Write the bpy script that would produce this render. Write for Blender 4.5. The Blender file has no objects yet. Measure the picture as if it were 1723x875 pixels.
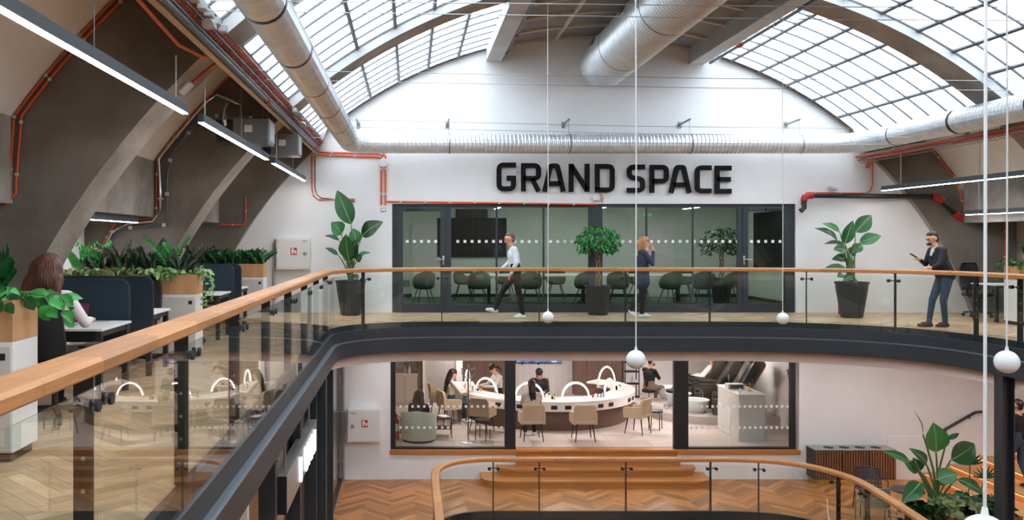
import bpy, bmesh, math, random
import numpy as np
from mathutils import Vector, Matrix
random.seed(7)
sc = bpy.context.scene
COL = sc.collection
F, VX, VY, H = 1450.0, 690.0, 405.0, 1.6       # focal length (px), vanishing point, eye height
# ------------------------------------------------------------------ camera, sky, exposure
cam_d = bpy.data.cameras.new('camera'); cam = bpy.data.objects.new('camera', cam_d); COL.objects.link(cam)
cam_d.sensor_width = 36.0; cam_d.lens = 36.0 * F / 1723.0
cam_d.shift_x = (861.5 - VX) / 1723.0; cam_d.shift_y = -(437.5 - VY) / 1723.0
cam_d.clip_start = 0.05; cam_d.clip_end = 300
cam.location = (0, 0, H); cam.rotation_euler = (math.pi / 2, 0, 0)
sc.camera = cam
wd = bpy.data.worlds.new('overcast_sky'); sc.world = wd; wd.use_nodes = True
bg = wd.node_tree.nodes['Background']; bg.inputs[0].default_value = (0.93, 0.97, 1.0, 1); bg.inputs[1].default_value = 6.3
vs = sc.view_settings
vs.view_transform = 'Standard'; vs.look = 'None'; vs.gamma = 1.0; vs.exposure = 0.62; vs.use_curve_mapping = False
try:
    sc.cycles.use_denoising = True
    sc.cycles.max_bounces = 10; sc.cycles.diffuse_bounces = 5; sc.cycles.glossy_bounces = 4
    sc.cycles.transparent_max_bounces = 24; sc.cycles.transmission_bounces = 6
    sc.cycles.sample_clamp_indirect = 6.0; sc.cycles.caustics_reflective = False; sc.cycles.caustics_refractive = False
except Exception: pass
# ------------------------------------------------------------------ materials
def lin(h):
    h = h.lstrip('#'); o = []
    for i in (0, 2, 4):
        c = int(h[i:i+2], 16) / 255.0
        o.append(c / 12.92 if c <= 0.04045 else ((c + 0.055) / 1.055) ** 2.4)
    return o
def scal(c, k): return (min(1, c[0]*k), min(1, c[1]*k), min(1, c[2]*k), 1)
MATS = {}
def M(name, col, rough=0.6, metal=0.0, var=0.0, scale=4.0, bump=0.0, bscale=60.0, spec=0.5, stretch=(1, 1, 1), emit=None, est=0.0, trans=0.0, detail=4.0, rnd=0.0, coord='Object'):
    m = bpy.data.materials.new(name); m.use_nodes = True; nt = m.node_tree; b = nt.nodes['Principled BSDF']
    c = lin(col) if isinstance(col, str) else list(col)
    b.inputs['Base Color'].default_value = (*c, 1); b.inputs['Roughness'].default_value = rough
    b.inputs['Metallic'].default_value = metal; b.inputs['Specular IOR Level'].default_value = spec
    if trans: b.inputs['Transmission Weight'].default_value = trans
    if emit:
        b.inputs['Emission Color'].default_value = (*lin(emit), 1); b.inputs['Emission Strength'].default_value = est
    if var or bump or rnd:
        tc = nt.nodes.new('ShaderNodeTexCoord'); mp = nt.nodes.new('ShaderNodeMapping'); mp.inputs['Scale'].default_value = stretch
        nt.links.new(tc.outputs[coord], mp.inputs['Vector'])
        vec = mp.outputs['Vector']
        oi = nt.nodes.new('ShaderNodeObjectInfo')
        if rnd:
            ad = nt.nodes.new('ShaderNodeVectorMath'); ad.operation = 'ADD'
            cb = nt.nodes.new('ShaderNodeMath'); cb.operation = 'MULTIPLY'; cb.inputs[1].default_value = 37.0
            nt.links.new(oi.outputs['Random'], cb.inputs[0])
            nt.links.new(vec, ad.inputs[0]); nt.links.new(cb.outputs[0], ad.inputs[1]); vec = ad.outputs[0]
    if var or rnd:
        n = nt.nodes.new('ShaderNodeTexNoise'); n.inputs['Scale'].default_value = scale; n.inputs['Detail'].default_value = detail
        n.inputs['Roughness'].default_value = 0.6
        nt.links.new(vec, n.inputs['Vector'])
        r = nt.nodes.new('ShaderNodeValToRGB')
        r.color_ramp.elements[0].position = 0.3; r.color_ramp.elements[0].color = scal(c, 1 - var)
        r.color_ramp.elements[1].position = 0.7; r.color_ramp.elements[1].color = scal(c, 1 + var)
        nt.links.new(n.outputs['Fac'], r.inputs['Fac']); out = r.outputs['Color']
        if rnd:
            mr = nt.nodes.new('ShaderNodeMapRange'); mr.inputs['To Min'].default_value = 1 - rnd; mr.inputs['To Max'].default_value = 1 + rnd
            nt.links.new(oi.outputs['Random'], mr.inputs['Value'])
            hs = nt.nodes.new('ShaderNodeHueSaturation'); nt.links.new(mr.outputs[0], hs.inputs['Value']); nt.links.new(out, hs.inputs['Color'])
            out = hs.outputs['Color']
        nt.links.new(out, b.inputs['Base Color'])
    if bump:
        n2 = nt.nodes.new('ShaderNodeTexNoise'); n2.inputs['Scale'].default_value = bscale; n2.inputs['Detail'].default_value = 5
        nt.links.new(vec, n2.inputs['Vector'])
        bp = nt.nodes.new('ShaderNodeBump'); bp.inputs['Strength'].default_value = bump; bp.inputs['Distance'].default_value = 0.02
        nt.links.new(n2.outputs['Fac'], bp.inputs['Height']); nt.links.new(bp.outputs['Normal'], b.inputs['Normal'])
    MATS[name] = m; return m
def glass(name, tint=(0.94, 0.97, 0.95), refl=0.035, rough=0.0, haze=0.0, hazecol=(0.9, 0.95, 1.0)):
    """a thin pane: clear transmission with Fresnel reflection, optional diffusing part"""
    m = bpy.data.materials.new(name); m.use_nodes = True; nt = m.node_tree
    for n in list(nt.nodes): nt.nodes.remove(n)
    o = nt.nodes.new('ShaderNodeOutputMaterial'); t = nt.nodes.new('ShaderNodeBsdfTransparent'); t.inputs[0].default_value = (*tint, 1)
    g = nt.nodes.new('ShaderNodeBsdfGlossy'); g.inputs['Roughness'].default_value = rough; g.inputs[0].default_value = (1, 1, 1, 1)
    lw = nt.nodes.new('ShaderNodeLayerWeight'); lw.inputs[0].default_value = 0.5
    pw = nt.nodes.new('ShaderNodeMath'); pw.operation = 'POWER'; pw.inputs[1].default_value = 5.0; nt.links.new(lw.outputs['Facing'], pw.inputs[0])
    f = nt.nodes.new('ShaderNodeMath'); f.operation = 'MULTIPLY_ADD'; f.inputs[1].default_value = 0.9; f.inputs[2].default_value = refl; nt.links.new(pw.outputs[0], f.inputs[0])
    mx = nt.nodes.new('ShaderNodeMixShader'); nt.links.new(f.outputs[0], mx.inputs[0])
    a = t.outputs[0]
    if haze:
        tl = nt.nodes.new('ShaderNodeBsdfTranslucent'); tl.inputs[0].default_value = (*hazecol, 1)
        mh = nt.nodes.new('ShaderNodeMixShader'); mh.inputs[0].default_value = haze
        nt.links.new(a, mh.inputs[1]); nt.links.new(tl.outputs[0], mh.inputs[2]); a = mh.outputs[0]
    nt.links.new(a, mx.inputs[1]); nt.links.new(g.outputs[0], mx.inputs[2]); nt.links.new(mx.outputs[0], o.inputs[0])
    MATS[name] = m; return m
M('white_wall', '#e9e9e9', 0.85, var=0.03, scale=1.2, bump=0.05, bscale=30)
M('skin_plaster', '#e9e3da', 0.85, var=0.05, scale=0.8, bump=0.05, bscale=20)
M('pink_plaster', '#e6d2c6', 0.85, var=0.03, scale=1.0)
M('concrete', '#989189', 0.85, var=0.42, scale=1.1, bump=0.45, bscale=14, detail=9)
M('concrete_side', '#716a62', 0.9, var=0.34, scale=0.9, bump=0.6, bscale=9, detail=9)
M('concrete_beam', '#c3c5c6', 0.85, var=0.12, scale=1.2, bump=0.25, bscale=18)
M('ceiling_board', '#8f8982', 0.8, var=0.05, scale=3)
M('batten', '#d6cfc4', 0.6)
M('steel_dark', '#272d33', 0.42, spec=0.6, var=0.06, scale=3)
M('steel_black', '#1f2226', 0.45)
M('steel_ledge', '#5a6066', 0.4, spec=0.6)
M('frame_dark', '#30363c', 0.5)
M('bar_grey', '#6a6e73', 0.5, metal=0.3)
M('chrome', '#c9cdd1', 0.18, metal=1.0)
M('steel_brushed', '#b9bbb9', 0.35, metal=0.9)
M('duct_metal', '#d9dee2', 0.36, metal=0.62, var=0.10, scale=6)
M('band_black', '#26282b', 0.6)
M('galv', '#8c9094', 0.45, metal=0.7, var=0.1, scale=8)
M('orange_pvc', '#e2571f', 0.5)
M('tan_steel', '#cdbfae', 0.6)
M('grey_box', '#b9bcbd', 0.55)
M('pipe_grey', '#61676c', 0.4, metal=0.4)
M('pipe_red', '#b3202a', 0.45)
M('red', '#c0232b', 0.5)
M('wood_rail', '#b57b48', 0.45, var=0.20, scale=5, stretch=(9, 0.4, 9), rnd=0.14, detail=8)
M('wood_oak', '#c39468', 0.5, var=0.14, scale=5, stretch=(1.5, 1.5, 0.25), detail=6)
M('wood_orange', '#b87a42', 0.42, var=0.12, scale=4, stretch=(0.4, 6, 6), detail=6, rnd=0.12)
M('wood_tier', '#c99a64', 0.5, var=0.1, scale=4, stretch=(4, 0.4, 4), rnd=0.1)
M('walnut', '#7c5339', 0.5, var=0.18, scale=6, stretch=(4, 4, 0.4), rnd=0.15)
M('walnut_light', '#8a6248', 0.5, var=0.12, scale=6, stretch=(4, 4, 0.4))
M('salon_wood', '#6b5145', 0.55, var=0.12, scale=5, stretch=(5, 5, 0.3))
M('brass', '#c9a25a', 0.35, metal=0.8)
M('white_lam', '#e3e2e0', 0.4)
M('grey_lam', '#c9c8c5', 0.5)
M('plinth', '#3b332d', 0.6)
M('felt_navy', '#263440', 0.95, var=0.08, scale=80, bump=0.2, bscale=200)
M('plastic_black', '#1b1c1e', 0.5)
M('mesh_black', '#202124', 0.8)
M('leather_black', '#17181a', 0.35)
M('chair_green', '#2b4a45', 0.6)
M('fabric_beige', '#bfa98f', 0.9, var=0.05, scale=60)
M('fabric_sage', '#b9bfae', 0.9, var=0.05, scale=40)
M('pot_charcoal', '#2f3439', 0.5, var=0.06, scale=5)
M('soil', '#2b211a', 0.95, var=0.3, scale=40)
M('leaf_a', '#2f6f35', 0.4, var=0.18, scale=5)
M('leaf_b', '#1f5a2c', 0.4, var=0.2, scale=6)
M('leaf_c', '#143f22', 0.35, var=0.2, scale=6)
M('leaf_bright', '#2f8a35', 0.45, var=0.2, scale=6)
M('leaf_light', '#8fb277', 0.5, var=0.25, scale=9)
M('leaf_dark', '#22301f', 0.4, var=0.2, scale=8)
M('leaf_purple', '#3a2b2c', 0.4, var=0.2, scale=8)
M('leaf_varieg', '#6d7a4a', 0.5, var=0.45, scale=18)
M('stem', '#4c6b3a', 0.6)
M('bark', '#8a7353', 0.8, var=0.2, scale=30)
M('letter_black', '#0d0d0d', 0.6, spec=0.2)
M('porcelain', '#eceae6', 0.3)
M('ball_white', '#dededb', 0.35)
M('cable_white', '#cfcfcc', 0.5)
M('wire', '#9a9ea1', 0.4, metal=0.6)
M('tile_beige', '#c9bbb1', 0.5, var=0.06, scale=2, rnd=0.05)
M('carpet_green', '#5c7062', 0.95, var=0.35, scale=5, bump=0.3, bscale=150)
M('salon_white', '#efecea', 0.6)
M('salon_grey', '#b8b0ab', 0.7)
M('counter_white', '#efe9e4', 0.35)
M('socket_dark', '#1f2123', 0.5)
M('clear_plastic', '#dde4e6', 0.2)
M('paper', '#efeeea', 0.7)
M('sage_paint', '#dde6dc', 0.7)
M('tv_black', '#0b0c0d', 0.45, spec=0.2)
M('lamp_white', '#ffffff', 0.5, emit='#fdfdff', est=26.0)
M('lamp_cool', '#ffffff', 0.5, emit='#f3f6ff', est=5.0)
M('lamp_arch', '#ffffff', 0.5, emit='#fffafa', est=2.6)
M('lamp_warm', '#ffffff', 0.5, emit='#ffb070', est=3.0)
M('lamp_body', '#4a5157', 0.5)
M('lamp_panel', '#ffffff', 0.5, emit='#fff4f0', est=24.0)
M('letter_glow', '#ffffff', 0.5, emit='#eef4ff', est=1.3)
M('sticker', '#e8eae8', 0.7)
M('skin_a', '#d9a386', 0.55); M('skin_b', '#cf9877', 0.55)
M('hair_brown', '#5a3120', 0.45, var=0.55, scale=30, stretch=(1, 1, 0.12), bump=0.6, bscale=60)
M('hair_black', '#17130f', 0.4, var=0.3, scale=14, stretch=(1, 1, 0.15))
M('hair_ginger', '#a8754f', 0.5, var=0.2, scale=14, stretch=(1, 1, 0.15))
M('hair_mid', '#6a4a38', 0.5, var=0.2, scale=14); M('hair_dark', '#2c1f17', 0.5, var=0.2, scale=14)
M('cloth_white', '#ded9d6', 0.85, var=0.05, scale=10); M('cloth_shirt', '#d7dbe4', 0.85, var=0.05, scale=8)
M('cloth_black', '#18191c', 0.85); M('cloth_suit', '#1d222b', 0.8, var=0.1, scale=20)
M('cloth_jeans', '#35475a', 0.85, var=0.12, scale=20); M('cloth_navy', '#2c3648', 0.85)
M('cloth_beige', '#cfc3b5', 0.9, var=0.06, scale=10); M('cloth_khaki', '#7d6a57', 0.9)
M('cloth_pink', '#dba7ab', 0.9); M('cloth_hood', '#34302e', 0.9); M('shoe_brown', '#4b2c2a', 0.45); M('shoe_white', '#e6e6e6', 0.6)
M('lips', '#b0605a', 0.5); M('eye', '#241a16', 0.4); M('jeans_light', '#7c97b2', 0.85)
glass('glass_clear'); glass('glass_room', tint=(0.90, 0.94, 0.91)); glass('glass_salon', tint=(0.92, 0.93, 0.92))
glass('skylight_pane', tint=(0.80, 0.83, 0.86), haze=0.35)
# ------------------------------------------------------------------ mesh helpers
def P(px, py, Y): return Vector(((px - VX) / F * Y, Y, H - (py - VY) / F * Y))
class MB:
    def __init__(s): s.v = []; s.f = []; s.mi = []; s.cur = 0
    def add(s, vs, fs):
        o = len(s.v); s.v += [tuple(v) for v in vs]; s.f += [tuple(i + o for i in f) for f in fs]; s.mi += [s.cur] * len(fs); return s
    def box(s, x0, x1, y0, y1, z0, z1, b=0.0):
        if x1 < x0: x0, x1 = x1, x0
        if y1 < y0: y0, y1 = y1, y0
        if z1 < z0: z0, z1 = z1, z0
        if b <= 0:
            return s.add([(x0,y0,z0),(x1,y0,z0),(x1,y1,z0),(x0,y1,z0),(x0,y0,z1),(x1,y0,z1),(x1,y1,z1),(x0,y1,z1)],
                         [(0,3,2,1),(4,5,6,7),(0,1,5,4),(1,2,6,5),(2,3,7,6),(3,0,4,7)])
        b = min(b, (x1-x0)/2.01, (y1-y0)/2.01, (z1-z0)/2.01)
        bm = bmesh.new(); bmesh.ops.create_cube(bm, size=1)
        for v in bm.verts: v.co = Vector(((x0+x1)/2 + v.co.x*(x1-x0), (y0+y1)/2 + v.co.y*(y1-y0), (z0+z1)/2 + v.co.z*(z1-z0)))
        bmesh.ops.bevel(bm, geom=bm.edges[:], offset=b, segments=2, affect='EDGES', profile=0.5)
        bm.verts.index_update()
        s.add([v.co[:] for v in bm.verts], [[v.index for v in f.verts] for f in bm.faces]); bm.free(); return s
    def obox(s, c, size, rot=None, b=0.0):
        t = MB(); t.box(-size[0]/2, size[0]/2, -size[1]/2, size[1]/2, -size[2]/2, size[2]/2, b)
        m = rot if rot is not None else Matrix.Identity(3); c = Vector(c)
        return s.add([c + m @ Vector(v) for v in t.v], t.f)
    def bar(s, a, b, w, h=None, up=(0, 0, 1)):
        a = Vector(a); b = Vector(b); d = b - a; L = d.length; d.normalize(); u = Vector(up)
        if abs(d.dot(u)) > 0.98: u = Vector((0, 1, 0))
        x = d.cross(u).normalized(); z = x.cross(d).normalized(); h = h or w
        return s.obox((a + b) / 2, (w, L, h), Matrix((x, d, z)).transposed())
    def tube(s, pts, r, seg=8, cap=True):
        pts = [Vector(p) for p in pts]; n = len(pts); rs = r if isinstance(r, (list, tuple)) else [r] * n
        T = []
        for i in range(n):
            t = pts[min(i+1, n-1)] - pts[max(i-1, 0)]
            T.append(t.normalized() if t.length > 1e-9 else Vector((0, 0, 1)))
        u = Vector((0, 0, 1)) if abs(T[0].z) < 0.9 else Vector((1, 0, 0))
        x = T[0].cross(u).normalized(); vs = []
        for i in range(n):
            x = (x - T[i] * x.dot(T[i])).normalized(); y = T[i].cross(x)
            for k in range(seg):
                a = 2 * math.pi * k / seg; vs.append(pts[i] + (x * math.cos(a) + y * math.sin(a)) * rs[i])
        fs = []
        for i in range(n - 1):
            for k in range(seg):
                a = i*seg + k; b2 = i*seg + (k+1) % seg; fs.append((a, b2, b2+seg, a+seg))
        if cap: fs.append(tuple(range(seg-1, -1, -1))); fs.append(tuple((n-1)*seg + k for k in range(seg)))
        return s.add(vs, fs)
    def cyl(s, c, r, h, seg=16, r2=None): c = Vector(c); return s.tube([c, c + Vector((0, 0, h))], [r, r if r2 is None else r2], seg)
    def lathe(s, prof, c=(0, 0, 0), seg=20, sx=1.0, sy=1.0):
        vs = []; fs = []; n = len(prof); c = Vector(c)
        for (r, z) in prof:
            for k in range(seg):
                a = 2*math.pi*k/seg; vs.append(c + Vector((r*sx*math.cos(a), r*sy*math.sin(a), z)))
        for i in range(n-1):
            for k in range(seg):
                a = i*seg+k; b2 = i*seg+(k+1) % seg; fs.append((a, b2, b2+seg, a+seg))
        fs.append(tuple(range(seg-1, -1, -1))); fs.append(tuple((n-1)*seg+k for k in range(seg)))
        return s.add(vs, fs)
    def ball(s, c, r, seg=16, rings=10, sc3=(1, 1, 1)):
        c = Vector(c); vs = [c + Vector((0, 0, -r*sc3[2]))]; fs = []
        for i in range(1, rings):
            p = -math.pi/2 + math.pi*i/rings
            for k in range(seg):
                a = 2*math.pi*k/seg; vs.append(c + Vector((r*sc3[0]*math.cos(p)*math.cos(a), r*sc3[1]*math.cos(p)*math.sin(a), r*sc3[2]*math.sin(p))))
        vs.append(c + Vector((0, 0, r*sc3[2])))
        for k in range(seg): fs.append((0, 1+(k+1) % seg, 1+k))
        for i in range(rings-2):
            for k in range(seg):
                a = 1+i*seg+k; b2 = 1+i*seg+(k+1) % seg; fs.append((a, b2, b2+seg, a+seg))
        o = 1+(rings-2)*seg; t = len(vs)-1
        for k in range(seg): fs.append((o+k, o+(k+1) % seg, t))
        return s.add(vs, fs)
    def prism(s, poly, z0, z1, M4=None):
        n = len(poly); vs = [Vector((x, y, z0)) for x, y in poly] + [Vector((x, y, z1)) for x, y in poly]
        if M4 is not None: vs = [M4 @ v for v in vs]
        return s.add(vs, [tuple(range(n-1, -1, -1)), tuple(range(n, 2*n))] + [(i, (i+1) % n, n+(i+1) % n, n+i) for i in range(n)])
    def sweep(s, pts, prof, cap=True, closed=False):
        """pts: list of (x,y,z,nx,ny) path points with outward normal; prof: closed polygon of (offset, up)"""
        n = len(prof); vs = []; fs = []
        for (x, y, z, nx, ny) in pts:
            for (o, u) in prof: vs.append((x + nx*o, y + ny*o, z + u))
        m = len(pts)
        for i in range(m - (0 if closed else 1)):
            j = (i+1) % m
            for k in range(n):
                fs.append((i*n+k, i*n+(k+1) % n, j*n+(k+1) % n, j*n+k))
        if cap and not closed: fs.append(tuple(range(n-1, -1, -1))); fs.append(tuple((m-1)*n+k for k in range(n)))
        return s.add(vs, fs)
    def quad(s, a, b, c, d): return s.add([a, b, c, d], [(0, 1, 2, 3)])
    def data(s, name, mat, smooth=False, fixn=True):
        me = bpy.data.meshes.new(name); me.from_pydata(s.v, [], s.f)
        ms = mat if isinstance(mat, (list, tuple)) else [mat]
        for m in ms: me.materials.append(MATS[m])
        if len(ms) > 1:
            for p, i in zip(me.polygons, s.mi): p.material_index = i
        if fixn:
            bm = bmesh.new(); bm.from_mesh(me); bmesh.ops.recalc_face_normals(bm, faces=bm.faces[:]); bm.to_mesh(me); bm.free()
        if smooth:
            for p in me.polygons: p.use_smooth = True
            try: me.set_sharp_from_angle(angle=math.radians(smooth if smooth > 1 else 40))
            except Exception: pass
        me.update(); return me
    def build(s, name, mat, parent=None, smooth=False, loc=None, rz=0.0, fixn=True):
        return link(name, s.data(name, mat, smooth, fixn), parent, loc, rz)
def link(name, me, parent=None, loc=None, rz=0.0):
    o = bpy.data.objects.new(name, me); COL.objects.link(o)
    if parent is not None: o.parent = parent
    if loc is not None: o.location = loc
    if rz: o.rotation_euler = (0, 0, rz)
    return o
def tag(o, label=None, cat=None, group=None, kind=None):
    if label: o['label'] = label
    if cat: o['category'] = cat
    if group: o['group'] = group
    if kind: o['kind'] = kind
    return o
def thing(name, label, cat, loc=(0, 0, 0), rz=0.0, group=None):
    o = bpy.data.objects.new(name, None); COL.objects.link(o); o.empty_display_size = 0.1
    o.location = loc; o.rotation_euler = (0, 0, rz); return tag(o, label, cat, group)
def struct(name, label=None, mb=None, mat=None, smooth=False):
    if mb is None: o = bpy.data.objects.new(name, None); COL.objects.link(o)
    else: o = mb.build(name, mat, None, smooth)
    o['kind'] = 'structure'; o['category'] = 'structure'
    if label: o['label'] = label
    return o
def dup(root, label=None, loc=None, rz=None, group=None):
    r = root.copy(); COL.objects.link(r)
    if loc is not None: r.location = loc
    if rz is not None: r.rotation_euler = (0, 0, rz)
    if label: r['label'] = label
    if group: r['group'] = group
    for ch in list(root.children):
        c = ch.copy(); COL.objects.link(c); c.parent = r
        for g in list(ch.children):
            d = g.copy(); COL.objects.link(d); d.parent = c
    return r
def smoothpath(pts, n=6):
    """Catmull-Rom through 2D points"""
    out = []; p = [Vector((a[0], a[1], 0)) for a in pts]; m = len(p)
    for i in range(m-1):
        p0 = p[max(i-1, 0)]; p1 = p[i]; p2 = p[i+1]; p3 = p[min(i+2, m-1)]
        for k in range(n):
            t = k/n
            q = 0.5*((2*p1) + (p2-p0)*t + (2*p0-5*p1+4*p2-p3)*t*t + (3*p1-p0-3*p2+p3)*t**3)
            out.append((q.x, q.y))
    out.append((p[-1].x, p[-1].y)); return out
class Path:
    """plan polyline with arc length and outward normals (void on the right-hand side of travel)"""
    def __init__(s, pts, closed=False):
        s.p = [Vector((a[0], a[1])) for a in pts]; s.s = [0.0]
        for a, b in zip(s.p, s.p[1:]): s.s.append(s.s[-1] + (b-a).length)
        s.L = s.s[-1]
        s.n = []
        for i in range(len(s.p)):
            t = s.p[min(i+1, len(s.p)-1)] - s.p[max(i-1, 0)]; t.normalize(); s.n.append(Vector((-t.y, t.x)))
    def at(s, d):
        d = max(0, min(s.L, d))
        for i in range(len(s.p)-1):
            if d <= s.s[i+1] + 1e-9:
                t = (d - s.s[i]) / max(1e-9, s.s[i+1]-s.s[i]); q = s.p[i].lerp(s.p[i+1], t); n = s.n[i].lerp(s.n[i+1], t).normalized(); return q, n
        return s.p[-1], s.n[-1]
    def span(s, a, b, z, step=0.25):
        ds = [a] + [x for x in s.s if a + 0.02 < x < b - 0.02] + [b]; o = []
        for d in ds:
            q, n = s.at(d); o.append((q.x, q.y, z, n.x, n.y))
        return o
    def at_px(s, px, d0=0.0):
        """arc length of the first point that projects to column px"""
        d = d0; prev = None
        while d <= s.L:
            q, n = s.at(d); c = VX + F*q.x/max(q.y, 0.1)
            if prev is not None and (prev-px)*(c-px) <= 0: return d
            prev = c; d += 0.02
        return s.L
# ================================================================== THE SETTING
CX, CZ = 3.97, -3.02            # vault axis
RI, RS, RG = 9.0, 10.08, 9.16   # rib intrados, plaster skin, skylight glazing
YW = 19.17                      # end wall
ZL, ZS = -3.715, -3.05          # lower floor, salon floor
rad = math.radians
def V3(r, deg, y): return (CX + r*math.sin(rad(deg)), y, CZ + r*math.cos(rad(deg)))
def arcband(mb, r0, r1, d0, d1, y0, y1, n=16):
    """solid slab of a ring sector r0..r1, angles d0..d1, y0..y1"""
    vs = []; fs = []
    for i in range(n+1):
        d = d0 + (d1-d0)*i/n
        vs += [V3(r0, d, y0), V3(r1, d, y0), V3(r1, d, y1), V3(r0, d, y1)]
    for i in range(n):
        a = i*4; b = a+4
        for k in range(4): fs.append((a+k, a+(k+1) % 4, b+(k+1) % 4, b+k))
    fs += [(0, 1, 2, 3), tuple(n*4+k for k in (3, 2, 1, 0))]
    return mb.add(vs, fs)
# ---- plaster skin of the vault, below the skylights
for side, sg in (('left', -1), ('right', 1)):
    mb = MB()
    for y0, y1 in ((-9, 19.3),): arcband(mb, RS, RS+0.25, sg*41.5, sg*54.3, y0, y1, 14)
    struct('ceiling_' + side, 'curved pale plaster vault skin on the %s side between the ribs' % side, mb, 'skin_plaster', 30)
# ---- concrete ribs
def rib(name, y0, y1, label, top=True):
    mb = MB(); n = 72; vs = []; fs = []; d = 70.6; mis = []
    prof = []
    for i in range(n+1):
        a = -d + 2*d*i/n
        inn = V3(RI if (top or abs(a) > 41) else RG+0.0, a, 0)
        ro = RS + 0.1 if abs(a) > 40 else RG + 0.25
        out = V3(ro, a, 0); ox, oz = out[0], out[2]
        if abs(a) > 53.5:
            s = -1 if a < 0 else 1; ox = CX + s*9.42; oz = max(0.0, inn[2])
            if abs(a) < 56.5: oz = 2.2
        prof.append((inn[0], max(inn[2], -0.02), ox, oz))
    for (ix, iz, ox, oz) in prof: vs += [(ix, y0, iz), (ox, y0, oz), (ox, y1, oz), (ix, y1, iz)]
    for i in range(n):
        a = i*4; b = a+4
        for k in range(4): fs.append((a+k, a+(k+1) % 4, b+(k+1) % 4, b+k)); mis.append(0 if k in (1, 3) else (2 if abs(-d + 2*d*(i+0.5)/n) < 40.5 else 1))  # rib faces toned: dark finish and shade below, skylight brightness above, set in colour
    fs += [(0, 1, 2, 3), tuple(n*4+k for k in (3, 2, 1, 0))]; mis += [0, 0]
    mb.add(vs, fs); mb.mi = mis
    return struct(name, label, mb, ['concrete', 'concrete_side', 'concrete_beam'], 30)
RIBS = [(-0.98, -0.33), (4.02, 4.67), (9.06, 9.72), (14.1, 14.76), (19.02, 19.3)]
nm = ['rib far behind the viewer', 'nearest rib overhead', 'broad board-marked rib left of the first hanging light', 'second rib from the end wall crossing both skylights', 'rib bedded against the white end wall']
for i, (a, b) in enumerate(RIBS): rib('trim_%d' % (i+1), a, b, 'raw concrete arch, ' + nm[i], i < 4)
# longitudinal wall beam between the ribs + recess wall behind it
for side, s in (('left', -1), ('right', 1)):
    mb = MB(); x = CX + s*8.15; x2 = CX + s*8.6
    mb.box(min(x, x2), max(x, x2), -9, 18.86, 1.99, 2.9)
    struct('trim_beam_' + side, 'raw concrete longitudinal beam above the recess on the %s' % side, mb, 'concrete')
    mb = MB(); xa = CX + s*9.3; xb = CX + s*9.5
    if s < 0: mb.box(xa, xb, -9, 19.3, -0.1, 2.9)
    else: mb.box(xa, xb, -9, 15.2, -0.1, 2.9); mb.box(xa, xb, 15.2, 19.3, 2.3, 2.9)
    struct('wall_' + side, 'white plaster wall in the recess on the %s' % side, mb, 'white_wall')
    mb = MB(); mb.box(min(x2, xb), max(x2, xb), -9, 19.3, 2.86, 2.95); struct('ceiling_recess_' + side, 'white recess ceiling on the %s' % side, mb, 'white_wall')
# room beyond the opening on the right
mb = MB(); mb.box(16.4, 16.5, 13, 20, -0.1, 3); mb.box(13.3, 16.5, 19.3, 19.4, -0.1, 3); mb.box(13.3, 16.5, 13, 20, 2.95, 3.05); mb.box(13.3, 16.5, 12.9, 13.0, -0.1, 3)
struct('wall_far_right', 'warm lit wall beyond the opening on the right', mb, 'pink_plaster')  # warmth of the light is put into the plaster colour
mb = MB(); mb.box(13.3, 16.5, 13, 19.4, -0.15, -0.004); struct('floor_far_right', 'floor beyond the opening on the right', mb, 'tile_beige')
# edge beams at the foot of each skylight
for side, s in (('left', -1), ('right', 1)):
    mb = MB(); arcband(mb, RI+0.06, RS+0.3, s*40.8, s*42.9, -9, 19.2, 2)
    struct('trim_eaves_' + side, 'concrete edge beam at the foot of the skylight on the %s' % side, mb, 'concrete')
# ---- ridge: two concrete beams and the boarded ceiling between them
DL, DR = -13.5, 15.3
for side, x in (('left', 1.86), ('right', 6.36)):
    z = CZ + math.sqrt(9.1**2 - (x-CX)**2)
    mb = MB(); mb.box(x-0.17, x+0.17, -9, 19.17, z-0.24, z+0.4)
    struct('trim_ridge_' + side, 'pale concrete ridge beam on the %s of the boarded ceiling' % side, mb, 'concrete_beam')
ceil = MB(); arcband(ceil, 9.2, 9.35, DL, DR, -9, 19.2, 8); ceil = struct('ceiling', 'brown-grey boarded ceiling along the ridge of the vault', ceil, 'ceiling_board', 30)
bd = [DL+0.8, -4.6, 6.4, DR-0.8]
for c in range(3):
    me = MB(); arcband(me, 9.155, 9.2, bd[c]+0.14, bd[c+1]-0.14, 0.03, 1.06, 5); me = me.data('ceiling_board', 'ceiling_board', 30)
    for k in range(14):
        o = link('ceiling_board', me, ceil); o.location = (0, 19.12 - 1.1*(k+1), 0)
for k in range(15):
    y = 19.12 - 1.1*k; m = MB(); arcband(m, 9.1, 9.16, DL+0.5, DR-0.5, y-0.03, y+0.03, 8); m.build('batten', 'batten', ceil)
for d in bd[1:3]:
    m = MB(); arcband(m, 9.105, 9.165, d-0.2, d+0.2, 3.5, 19.15, 1); m.build('batten', 'batten', ceil)
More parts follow.
